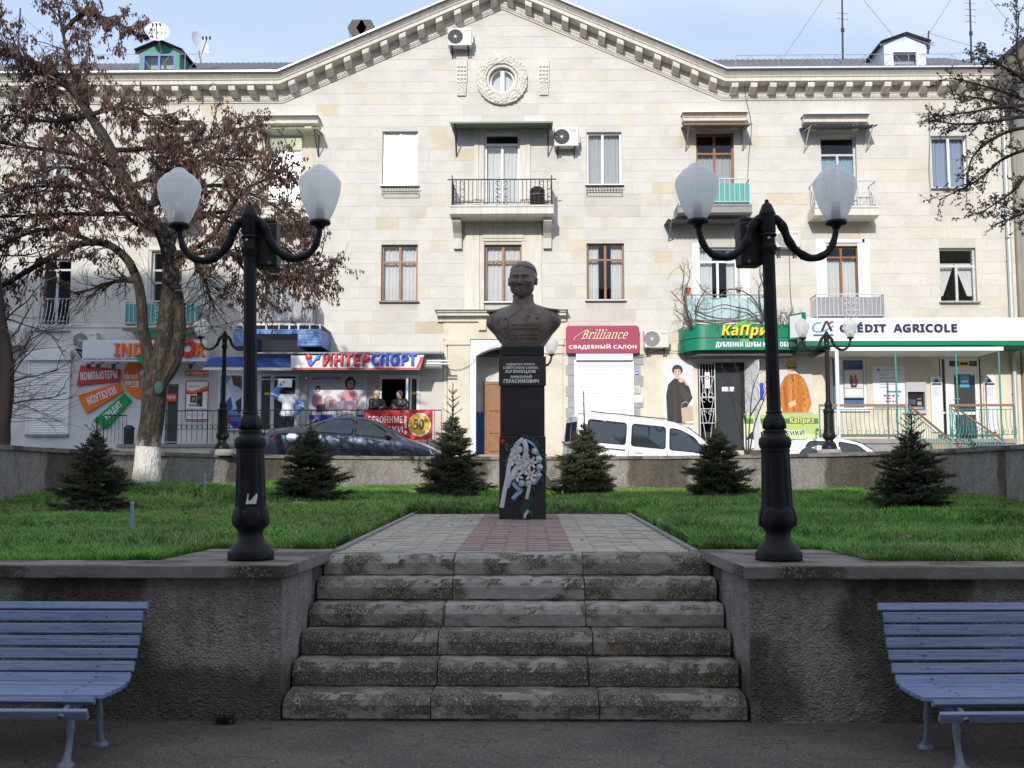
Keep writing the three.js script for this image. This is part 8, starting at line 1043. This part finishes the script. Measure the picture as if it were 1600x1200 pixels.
{ // bare sapling before the fur shop, vine on the balcony, spiky plants by the bank
  const D = 26.9, b = at(1168, 705, D), t = thing('sapling', 'leafless sapling with thin crossing stems in front of the glazed shop doorway', 'sapling', [b.x, streetY(b.x), -D]), r = rng(61), B = new Tubes(); for (const l of [[[1166, 720], [1165, 660], [1160, 610], [1148, 565]], [[1168, 720], [1172, 650], [1176, 610], [1190, 570]], [[1169, 720], [1180, 660], [1195, 620], [1205, 580]], [[1166, 715], [1150, 650], [1140, 610], [1128, 570]], [[1172, 650], [1190, 620], [1200, 600]], [[1165, 660], [1155, 630], [1135, 615]]]) { const p = curve(limbPts(l, D), 12); B.add(p, 0.022, 0.006, 5); for (let k = 4; k < 13; k++) twigs(B, null, r, p[k], V(r() - 0.5, 0.7, r() - 0.5).normalize(), 0.35, 0.006, 1, { wig: 0.5, lift: 0.05, kids: 1, spread: 1.2, leafDepth: -1 }); } wpart('stems', B.build(), M.twig, t);
  const D2 = 31.95, t2 = thing('climbing_vine', 'leafless vine tangled over the pale blue sheeted balcony', 'vine', [at(1078, 512, D2).x, at(1078, 512, D2).y, -D2]), B2 = new Tubes(), r2 = rng(62), vm = std([0.11, 0.075, 0.06], 0.9);
  for (const l of [[[1078, 515], [1072, 480], [1066, 455], [1068, 430], [1062, 412]], [[1080, 510], [1070, 470], [1072, 450], [1078, 430], [1074, 415]], [[1082, 512], [1078, 490], [1062, 470], [1048, 455]], [[1075, 505], [1066, 492], [1052, 484]], [[1085, 485], [1110, 495], [1145, 498], [1175, 490], [1195, 485]], [[1190, 505], [1170, 485], [1150, 480], [1130, 476], [1100, 484], [1085, 476]], [[1195, 500], [1180, 470], [1160, 455], [1140, 452], [1120, 462], [1100, 455], [1088, 437]], [[1085, 500], [1120, 506], [1160, 500], [1200, 503]], [[1086, 490], [1092, 470], [1104, 452]], [[1190, 510], [1195, 460], [1188, 430], [1186, 415]], [[1192, 500], [1186, 450], [1194, 440]]]) { const p = curve(limbPts(l, D2 + (r2() - 0.5) * 0.2), 16); B2.add(p, 0.026, 0.009, 5); for (let k = 3; k < 17; k += 2) twigs(B2, null, r2, p[k], V(r2() - 0.5, r2() - 0.3, r2() * 0.4).normalize(), 0.4, 0.008, 1, { wig: 0.7, lift: 0.02, kids: 2, spread: 1.6, leafDepth: -1 }); }
  wpart('stems', B2.build(), vm, t2);
  const B3 = new Tubes(), r3 = rng(63), c = at(1226, 497, 31.9), t3 = thing('dry_bush', 'tangle of dry brown twigs on top of the green fascia beside the projecting sign', 'bush', [c.x, c.y - 0.3, -31.9]); for (let k = 0; k < 34; k++) twigs(B3, null, r3, V(c.x + (r3() - 0.5) * 0.6, c.y - 0.25, -32 + r3() * 0.3), V(r3() - 0.5, 0.8, r3() - 0.5).normalize(), 0.5, 0.009, 1, { wig: 0.9, lift: 0.02, kids: 2, spread: 2, leafDepth: -1 }); wpart('stems', B3.build(), std([0.2, 0.12, 0.07], 0.9), t3);
  const flowerPot = (px, y, m, label) => { const p = at(px, y, 32.15), q = thing('flower_pot', label, 'flower pot', [p.x, p.y, -32.15]); part('pot', lathe([[0.06, 0], [0.09, 0.15], [0.1, 0.15], [0.1, 0.18], [0.085, 0.18], [0.06, 0.1], [0, 0.1]], 16), m, q); part('soil', cyl(0.08, 0.08, 0.01, 0, 0.15, 0, 14), M.soil, q); };
  flowerPot(1075, 459, std([0.5, 0.12, 0.05], 0.7), 'orange flower pot at the left end of the pale blue balcony'); flowerPot(1154, 458, std([0.45, 0.3, 0.24], 0.7), 'pale clay flower pot on the rail of the pale blue balcony');
  for (const [x, s, l] of [[1374, 1, 'spiky yucca plant at the foot of the bank terrace beside the stair railing'], [1338, 0.75, 'smaller spiky yucca plant at the foot of the bank terrace behind the hatchback']]) { const p = at(x, 705, 29.6), y = thing('yucca_plant', l, 'plant', [p.x, streetY(p.x) + 0.05, -29.6], 'spiky plants by the bank'), L = new Leaves(), r4 = rng(70 + x), st = V(0, 0.85 * s, 0); for (let k = 0; k < 90; k++) { const a = r4() * 6.283, e = -0.2 + 1.5 * r4(), d = V(Math.cos(a) * Math.cos(e), Math.sin(e), Math.sin(a) * Math.cos(e)), sd = V(-d.z, 0, d.x).normalize(), w = 0.6 + 0.6 * r4(); L.add(st.clone(), d, sd, (0.4 + 0.25 * r4()) * s, 0.02, [0.025 * w, 0.05 * w, 0.03 * w], 0.4); } part('leaves', L.build(), firMat, y); part('stem', cyl(0.07, 0.06, 0.85 * s, 0, 0.42 * s, 0, 9), M.bark, y).geometry.setAttribute('color', new THREE.BufferAttribute(new Float32Array(cyl(0.07, 0.06, 0.85, 0, 0, 0, 9).attributes.position.count * 3).fill(1), 3)); }
}
{ // grass: tufts of bent blades, one instanced object
  const r = rng(201), L = new Leaves(); for (let k = 0; k < 8; k++) { const a = r() * 6.283, o = V((r() - 0.5) * 0.05, 0, (r() - 0.5) * 0.05), out = V(Math.cos(a), 0, Math.sin(a)), s = V(-out.z, 0, out.x), h = 0.55 + 0.45 * r(), w = 0.0042, b1 = 0.1 + 0.2 * r(), b2 = 0.35 + 0.45 * r(), c = 0.8 + 0.4 * r(); const m = o.clone().add(V(out.x * b1 * 0.1, 0.07 * h, out.z * b1 * 0.1)), tp = o.clone().add(V(out.x * b2 * 0.13, 0.125 * h, out.z * b2 * 0.13)), q = (p, e) => p.clone().addScaledVector(s, e), P6 = [q(o, -w), q(o, w), q(m, w * 0.85), q(o, -w), q(m, w * 0.85), q(m, -w * 0.85), q(m, -w * 0.85), q(m, w * 0.85), tp]; P6.forEach((p, i) => { L.p.push(p.x, p.y, p.z); const t = i > 5 ? 1.1 : 0.9; L.c.push(c * t, c * t, c * t); }); }
  const spots = [], inArc = (x, z) => z > ARC.z ? Math.abs(x - ARC.x) < ARC.r - 0.17 : Math.hypot(x - ARC.x, z - ARC.z) < ARC.r - 0.17;
  let guard = 0; while (spots.length < 78000 && guard++ < 900000) {
    const u = r(), D = 7.6 + 18.6 * Math.pow(u, 1.25), half = D * 0.54, x = (r() - 0.5) * 2 * half + D * 0.0, z = -D; if (!inArc(x, z)) continue; if (Math.abs(x + 0.12) < 1.58 + 0.03 * fbm(z * 3, 1) && z > -15.02) continue; if (Math.abs(x + 0.12) < 2.56 && z > -8.84) continue; if (z > -7.62) continue;
    let bare = step(0.5, 0.6, fbm(x * 0.9 + 3, z * 0.9 + 9, 4, 0, 8)) * 0.88; bare = Math.max(bare, 0.5 * step(1.72, 1.58, Math.abs(x + 0.12))); for (const [fx, fz, R] of firSpots) bare = Math.max(bare, 0.75 * step(R * 1.15, R * 0.7, Math.hypot(x - fx, z - fz + 0.25))); if (r() < bare) continue; spots.push([x, z]);
  }
  const im = new THREE.InstancedMesh(L.build(), phys(1, 0.7, { vertexColors: true, transmission: 0.3 }), spots.length), m = new THREE.Matrix4(), q = new THREE.Quaternion(), e = new THREE.Euler(), cl = new THREE.Color();
  spots.forEach(([x, z], i) => { const tall = fbm(x * 0.6 + 50, z * 0.6 + 20, 3, 0, 14), edge = z < -15.4 && z > -16.8 && Math.abs(x) < 2 ? 1.5 : 1, s = (0.3 + 1.6 * tall * tall + 0.35 * r()) * edge; e.set((r() - 0.5) * 0.3, r() * 6.28, (r() - 0.5) * 0.3); m.compose(V(x, lawnY(x, z) - 0.02, z), q.setFromEuler(e), V(s * 1.15, s, s * 1.15)); im.setMatrixAt(i, m); const k = 0.45 + 1.05 * fbm(x * 1.4, z * 1.4, 3, 0, 4), y = r() < 0.1 ? 1 : 0.35 * step(0.5, 0.7, fbm(x * 0.5 + 7, z * 0.5 + 1, 3, 0, 24)); cl.setRGB(lerp(0.14, 0.32, y) * k, lerp(0.35, 0.33, y) * k, lerp(0.04, 0.1, y) * k); im.setColorAt(i, cl); });
  const F = new Leaves(); for (let k = 0; k < 900; k++) { const a = r() * 6.283, x = k < 650 ? -6.5 + (r() + r() - 1) * 5.5 : (r() - 0.5) * 16, z = k < 650 ? -18 + (r() + r() - 1) * 6.5 : -9 - r() * 14; if (!inArc(x, z) || z > -8.9) continue; const d = V(Math.cos(a), 0.25 * r(), Math.sin(a)).normalize(), g = 0.6 + 0.7 * r(); F.add(V(x, lawnY(x, z) + (Math.abs(x + 0.12) < 1.5 && z > -15 ? 0.035 : 0.04 + 0.05 * r()), z), d, V(-d.z, 0.3 * (r() - 0.5), d.x).normalize(), 0.07 + 0.04 * r(), 0.016 + 0.012 * r(), [0.2 * g, 0.12 * g, 0.06 * g]); } single('fallen_leaves', F.build(), leafMat, 'brown fallen leaves scattered in the grass and on the path', 'leaves', null, 'stuff');
  im.name = 'grass'; scene.add(shade(im)); tag(im, 'green unmown grass covering the lawn on both sides of the path', 'grass', null, 'stuff');
  const w = at(352, 1108, 7.1), wd = thing('weed', 'small green weed growing at the foot of the left wall', 'weed', [w.x, 0, -7.12]), W = new Leaves(); for (let k = 0; k < 46; k++) { const a = r() * 6.283, el = 0.2 + r() * 1.1, d = V(Math.cos(a) * Math.cos(el), Math.sin(el), Math.abs(Math.sin(a) * Math.cos(el))), s = d.clone().cross(V(0, 1, 0)).normalize(), g = 0.6 + 0.6 * r(); W.add(V((r() - 0.5) * 0.12, 0, r() * 0.03), d, s, 0.05 + 0.05 * r(), 0.011, [0.04 * g, 0.085 * g, 0.02 * g]); } part('leaves', W.build(), firMat, wd);
  const lawnD = (px, py) => { let D = 9; for (; D < 24; D += 0.02) { const p = at(px, py, D); if (p.y <= lawnY(p.x, -D)) { } else return D - 0.02; } return D; };
  const spotAt = (px, py) => { let best = 9, bd = 9; for (let D = 8.9; D < 24; D += 0.05) { const p = at(px, py, D), d = Math.abs(p.y - lawnY(p.x, -D)); if (d < bd) { bd = d; best = D; } } return at(px, py, best); };
  for (const [px, y0, y1, l] of [[108, 779, 801, 'pale blue stake left of the first fir'], [205, 786, 838, 'tallest pale blue stake, nearest the front of the lawn'], [320, 742, 769, 'pale blue stake beside the back wall right of the forked tree'], [430, 761, 779, 'pale blue stake just right of the left lamp post'], [1081, 770, 782, 'short pale blue stake at the foot of the fir by the van'], [879, 768, 778, 'short pale blue stake at the foot of the fir by the pedestal']]) { const p = spotAt(px, y1), D = -p.z, h = at(px, y0, D).y - p.y, s = thing('stake', l, 'stake', [p.x, p.y - 0.05, p.z], 'pale blue stakes in the grass'); part('post', cyl(0.02, 0.018, h + 0.05, 0, (h + 0.05) / 2, 0, 10), std([0.2, 0.38, 0.5], 0.55), s); part('top_cap', cyl(0.021, 0.021, 0.015, 0, h + 0.055, 0, 10), std([0.5, 0.55, 0.55], 0.6), s); }
  for (const [px, y, l, k] of [[608, 793, 'small dark pipe stub in the grass left of the path, the farther of two', 0.8], [625, 796, 'small dark pipe stub in the grass left of the path, the nearer of two', 1]]) { const p = spotAt(px, y + 3), s = thing('pipe_stub', l, 'pipe', [p.x, p.y - 0.03, p.z], 'pipe stubs in the grass'); part('pipe', lathe([[0.06 * k, 0], [0.065 * k, 0.14], [0.05 * k, 0.14], [0.045 * k, 0]], 16), M.dark, s); part('rim', new THREE.TorusGeometry(0.06 * k, 0.008, 6, 18).rotateX(Math.PI / 2).translate(0, 0.14, 0), M.iron, s); }
  for (const [px, y, l] of [[1266, 778, 'pale stone lying by the back wall right of the right lamp post'], [467, 792, 'pale stone lying in the bare earth below the second fir'], [1330, 786, 'flat brown stone in the bare earth right of the right lamp post']]) { const p = spotAt(px, y), g = new THREE.IcosahedronGeometry(0.1, 2), q2 = g.attributes.position; for (let i = 0; i < q2.count; i++) { const n = 0.75 + 0.5 * fbm(q2.getX(i) * 14 + px, q2.getY(i) * 14 + q2.getZ(i) * 9, 3); q2.setXYZ(i, q2.getX(i) * n * 1.3, q2.getY(i) * n * 0.55, q2.getZ(i) * n); } g.computeVertexNormals(); const o = single('loose_stone', planar(g), l.startsWith('flat') ? M.soil : M.concrete, l, 'stone', 'loose stones on the lawn'); o.position.set(p.x, p.y + 0.03, p.z); }
}

// ---------------------------------------------------------------- lamp posts
const globeMat = phys([0.98, 0.98, 0.97], 0.74, { transmission: 0.78, clearcoat: 0.8, clearcoatRoughness: 0.12 });
function fluted(g, y0, y1, n, amp) { const p = g.attributes.position; for (let i = 0; i < p.count; i++) { const y = p.getY(i); if (y > y0 && y < y1) { const a = Math.atan2(p.getZ(i), p.getX(i)), k = 1 - amp * Math.pow(Math.abs(Math.sin(a * n / 2)), 3); p.setX(i, p.getX(i) * k); p.setZ(i, p.getZ(i) * k); } } g.computeVertexNormals(); return g; }
function makeLamp(name, label, pos, box_, group) {
  const t = thing(name, label, 'street lamp', pos, group);
  part('base', lathe([[0, 0], [0.163, 0], [0.165, 0.015], [0.163, 0.06], [0.15, 0.07], [0.145, 0.09], [0.115, 0.125], [0.092, 0.15], [0.086, 0.19], [0.09, 0.205], [0.1, 0.22], [0.123, 0.245], [0.129, 0.275], [0.129, 0.31], [0.12, 0.335], [0.112, 0.36]], 40), M.castIron, t);
  for (let k = 0; k < 6; k++) { const a = k / 6 * Math.PI * 2 + 0.26; part('base_petal', new THREE.SphereGeometry(0.06, 12, 10).scale(0.95, 1.25, 0.3).rotateX(-0.12).translate(0, 0.31, 0.115).rotateY(a), M.castIron, t); }
  const sh = lathe([[0.113, 0.35], [0.11, 0.45], [0.104, 0.65], [0.1, 0.775]], 72); part('lower_shaft', fluted(sh, 0.36, 0.77, 12, 0.07), M.castIron, t);
  part('ring_moulding', lathe([[0.1, 0.77], [0.108, 0.775], [0.1, 0.79], [0.107, 0.8], [0.116, 0.83], [0.112, 0.865], [0.1, 0.88], [0.085, 0.885], [0.078, 0.9], [0.083, 0.91], [0.083, 0.925], [0.07, 0.93]], 40), M.castIron, t);
  part('leaf_bulb', lathe([[0.068, 0.928], [0.08, 0.95], [0.08, 0.98], [0.066, 1.02], [0.053, 1.045], [0.058, 1.05], [0.058, 1.06], [0.05, 1.065]], 36), M.castIron, t);
  for (let k = 0; k < 8; k++) part('bulb_leaf', new THREE.SphereGeometry(0.03, 10, 8).scale(0.75, 1.7, 0.4).rotateX(-0.28).translate(0, 0.985, 0.07).rotateY(k / 8 * Math.PI * 2), M.castIron, t);
  part('upper_shaft', fluted(lathe([[0.05, 1.06], [0.048, 1.6], [0.045, 2.24]], 64), 1.07, 2.22, 10, 0.09), M.castIron, t);
  part('collar', lathe([[0.045, 2.2], [0.05, 2.205], [0.058, 2.24], [0.062, 2.265], [0.056, 2.275], [0.05, 2.28], [0.05, 2.37], [0.058, 2.375], [0.058, 2.5], [0.062, 2.505], [0.06, 2.515], [0.05, 2.54], [0.036, 2.575], [0.02, 2.592], [0.012, 2.6], [0.016, 2.61], [0.0, 2.622]], 32), M.castIron, t);
  for (let k = 0; k < 8; k++) part('rivet', new THREE.SphereGeometry(0.009, 8, 6).translate(0, 2.25, 0.062).rotateY(k * 0.785), M.castIron, t); part('bolt', new THREE.SphereGeometry(0.012, 10, 8).translate(0, 2.32, 0.052).rotateY(-0.2), M.zinc, t);
  for (const s of [-1, 1]) {
    const A = new Tubes(), cp = [[0.05, 2.47], [0.085, 2.455], [0.12, 2.4], [0.155, 2.31], [0.215, 2.235], [0.31, 2.185], [0.4, 2.2], [0.47, 2.26], [0.503, 2.34], [0.515, 2.405]].map(([x, y]) => V(s * x, y, 0)); A.add(curve(cp, 48), 0.036, 0.022, 14, { rad: (p, k) => 1 + 0.1 * Math.sin(k * 40) * (k < 0.9 ? 1 : 0) }); part('arm', A.build(), M.castIron, t);
    for (const f of [0.12, 0.3, 0.5, 0.7, 0.84]) { const c = new THREE.CatmullRomCurve3(cp).getPoint(f); part('arm_leaf', new THREE.SphereGeometry(0.022, 8, 6).scale(1.3, 0.6, 1).rotateZ(s * (f - 0.5) * 2.4).translate(c.x, c.y - 0.026 + 0.01 * f, c.z), M.castIron, t); }
    const gx = s * 0.518, gy = 2.4; part('cup', lathe([[0.022, 0], [0.034, 0.012], [0.03, 0.02], [0.05, 0.03], [0.074, 0.036], [0.078, 0.045], [0.076, 0.062], [0.062, 0.066], [0, 0.064]], 32).translate(gx, gy, 0), M.castIron, t);
    const gl = part('globe', lathe([[0.058, 0.062], [0.072, 0.08], [0.1, 0.13], [0.128, 0.2], [0.148, 0.27], [0.157, 0.33], [0.156, 0.355], [0.148, 0.372], [0.134, 0.392], [0.122, 0.403], [0.116, 0.412], [0.11, 0.422], [0.088, 0.436], [0.068, 0.446], [0.06, 0.46], [0.046, 0.474], [0.026, 0.484], [0.008, 0.49], [0, 0.491]], 48).translate(gx, gy, 0), globeMat, t);
    part('lamp_socket', cyl(0.034, 0.034, 0.08, gx, gy + 0.1, 0, 16), M.iron, gl); part('bulb', new THREE.SphereGeometry(0.036, 16, 12).scale(1, 1.25, 1).translate(gx, gy + 0.175, 0), M.white, gl);
  }
  if (box_) { const fl = part('floodlight', rbox(0.17, 0.33, 0.16, 0.02, box_ * 0.1, 2.31, -0.14), M.iron, t); part('visor', rbox(0.15, 0.03, 0.14, 0.01, box_ * 0.1, 2.49, -0.15), M.iron, fl); part('clamp', [new THREE.TorusGeometry(0.056, 0.01, 6, 20).rotateX(Math.PI / 2).translate(0, 2.35, 0), box(0.04, 0.05, 0.12, box_ * 0.03, 2.35, -0.07)], M.iron, fl); for (const y of [2.17, 2.43]) part('bolt', new THREE.SphereGeometry(0.012, 8, 6).translate(box_ * 0.13, y, -0.06), M.ironGrey, fl); }
  return t;
}
{
  const a = at(392, 879, 7.62), b = at(1217, 869, 7.62), l1 = makeLamp('street_lamp', 'black double lamp on the left pier with a torn white sticker low on it', [a.x, 1.03, -7.62], 1, 'double globe street lamps'), l2 = makeLamp('street_lamp', 'black cast iron double lamp on the right pier of the stairs', [b.x, 1.03, -7.62], -1, 'double globe street lamps');
  l1.rotation.set(0, 0.03, 0.026); l2.rotation.set(0, 0.1, 0.012);
  part('torn_sticker', [extr(poly([[-0.02, 0], [-0.012, 0.035], [-0.005, 0.075], [0.0, 0.07], [0.0, 0.02], [0.02, 0.03], [0.06, 0.075], [0.065, 0.06], [0.055, 0.0]]), 0.002).translate(0.01, 0.4, 0.113)], M.white, l1);
  const proto = makeLamp('street_lamp', 'small looking double lamp on the wall before the awning of the sports shop', [0, 0, 0], 0, 'double globe street lamps');
  part('stone_plinth', lathe([[0.24, -0.14], [0.26, -0.1], [0.26, -0.04], [0.2, 0.0], [0, 0.01]], 24), M.concrete, proto);
  const spot = (px, py, D) => { const p = at(px, py, D); return [p.x, p.y, -D]; };
  proto.position.set(...spot(347, 702, 22.9)); proto.rotation.y = 0.15;
  copy(proto, 'double lamp on the wall in front of the bank fascia', spot(1296, 702, 23.2), [0, -0.05, 0]);
  copy(proto, 'double lamp standing hidden behind the bust with one globe showing', spot(832, 716, 24.6), [0, 0.5, 0]);
}

// ---------------------------------------------------------------- benches
function makeBench(label, pos, yaw, s) { // s: -1 runs to the left of its near end, 1 to the right
  const t = thing('park_bench', label, 'bench', pos, 'blue slatted park benches'), L = 2.0, X = (d) => s * d, r = rng(s + 9);
  const P = [[0.808, -6.735, 1.0], [0.75, -6.7, 1.42], [0.675, -6.685, 1.42], [0.603, -6.66, 1.38], [0.531, -6.628, 1.34], [0.46, -6.585, 1.2], [0.4, -6.525, 0.95], [0.372, -6.45, 0.12], [0.366, -6.372, 0.03], [0.364, -6.294, 0], [0.366, -6.216, -0.03], [0.37, -6.138, -0.06], [0.358, -6.062, -0.5], [0.3, -5.985, -1.12]].map(([y, z, a]) => [y, z + 6.3, a]);
  P.forEach(([y, z, a], i) => { const over = i === 0 ? 0.02 : i > 11 ? -0.03 : 0, g = rbox(L + over, i === 0 ? 0.05 : 0.062, 0.03, 0.007).rotateX(-Math.PI / 2 + a).rotateZ((r() - 0.5) * 0.004); g.translate(X(L / 2 - over / 2), y, z); const uv = g.attributes.uv, d = r() * 5; for (let k = 0; k < uv.count; k++) uv.setXY(k, uv.getX(k) + d, uv.getY(k) + d); part('slat', g, M.benchBlue, t); if (i > 0) for (const x of [0.22, L - 0.22]) part('bolt', new THREE.SphereGeometry(0.008, 8, 6).translate(X(x + (r() - 0.5) * 0.03), y + 0.018 * Math.cos(a), z + 0.018 * Math.sin(a)), M.legGrey, t); });
  for (const x of [0.17, L - 0.17]) {
    const C = curve(P.map(([y, z, a]) => V(X(x), y - 0.034 * Math.cos(a), z - 0.034 * Math.sin(Math.abs(a)) * Math.sign(a || 1))), 40), T = new Tubes(); T.add(C, 0.017, 0.017, 8); part('side_frame', T.build(), M.legGrey, t);
    const leg = (pts) => { const q = new Tubes(); q.add(curve(pts.map((p) => V(X(x), p[0], p[1])), 20), 1, 1, 10, { rad: (p) => 0.017 + 0.02 * Math.exp(-p.y * 26) + 0.006 * Math.exp(-((p.y - 0.2) ** 2) * 900) }); return q.build(); };
    for (const pts of [[[0.34, 0.17], [0.25, 0.2], [0.12, 0.215], [0.02, 0.25], [0, 0.255]], [[0.36, -0.16], [0.25, -0.19], [0.12, -0.2], [0.02, -0.225], [0, -0.23]]]) { part('leg', leg(pts), M.legGrey, t); const e = pts[pts.length - 1]; part('foot', lathe([[0.048, 0], [0.048, 0.01], [0.036, 0.025], [0.02, 0.03]], 16).translate(X(x), 0, e[1]), M.legGrey, t); }
    part('cross_bar', bar(V(X(x), 0.3, 0.18), V(X(x), 0.31, -0.17), 0.014), M.legGrey, t);
  }
  part('stretcher', bar(V(X(0.17), 0.3, 0), V(X(L - 0.17), 0.3, 0), 0.012), M.legGrey, t);
  t.rotation.y = yaw; return t;
}
makeBench('blue slatted bench before the left wall, its right end in view', [-2.43, 0, -6.3], 0, -1);
makeBench('blue slatted bench before the right wall, its left end in view', [2.21, 0, -6.3], 0.035, 1);

// ---------------------------------------------------------------- unseen blocks behind the viewer, added and shaped to shade the square
{
  const b = thing('shading_house', 'unseen pale house block behind the viewer, added to shade the square', 'building', [0, 0, 14]);
  wpart('wall', [span(-18.3, 0, 13, 45, 15.7, 25)], M.trim, b); wpart('roof', planar(new THREE.BoxGeometry(64.5, 0.3, 12.6).translate(13.4, 15.87, 19)), M.slate, b);
  for (let k = 0; k < 12; k++) for (let j = 0; j < 4; j++) wpart('window', span(-16 + k * 5, 2 + j * 3.7, 12.96, -14.6 + k * 5, 3.9 + j * 3.7, 13.02), M.smoked, b);
  const c = thing('shading_tower', 'taller unseen pale block behind the viewer at the left, added to shade the facade', 'building', [-40, 0, 14]);  // added out of view; height and edge set where the facade shade ends
  wpart('wall', span(-62, 0, 12, -18.6, 27.2, 26), M.trim, c); wpart('roof', span(-62.3, 27.21, 11.7, -18.3, 27.5, 26.3), M.slate, c); for (let k = 0; k < 7; k++) for (let j = 0; j < 7; j++) wpart('window', span(-58 + k * 5.6, 2 + j * 3.6, 11.96, -56.6 + k * 5.6, 3.8 + j * 3.6, 12.02), M.smoked, c);
}
renderer.render(scene, camera);
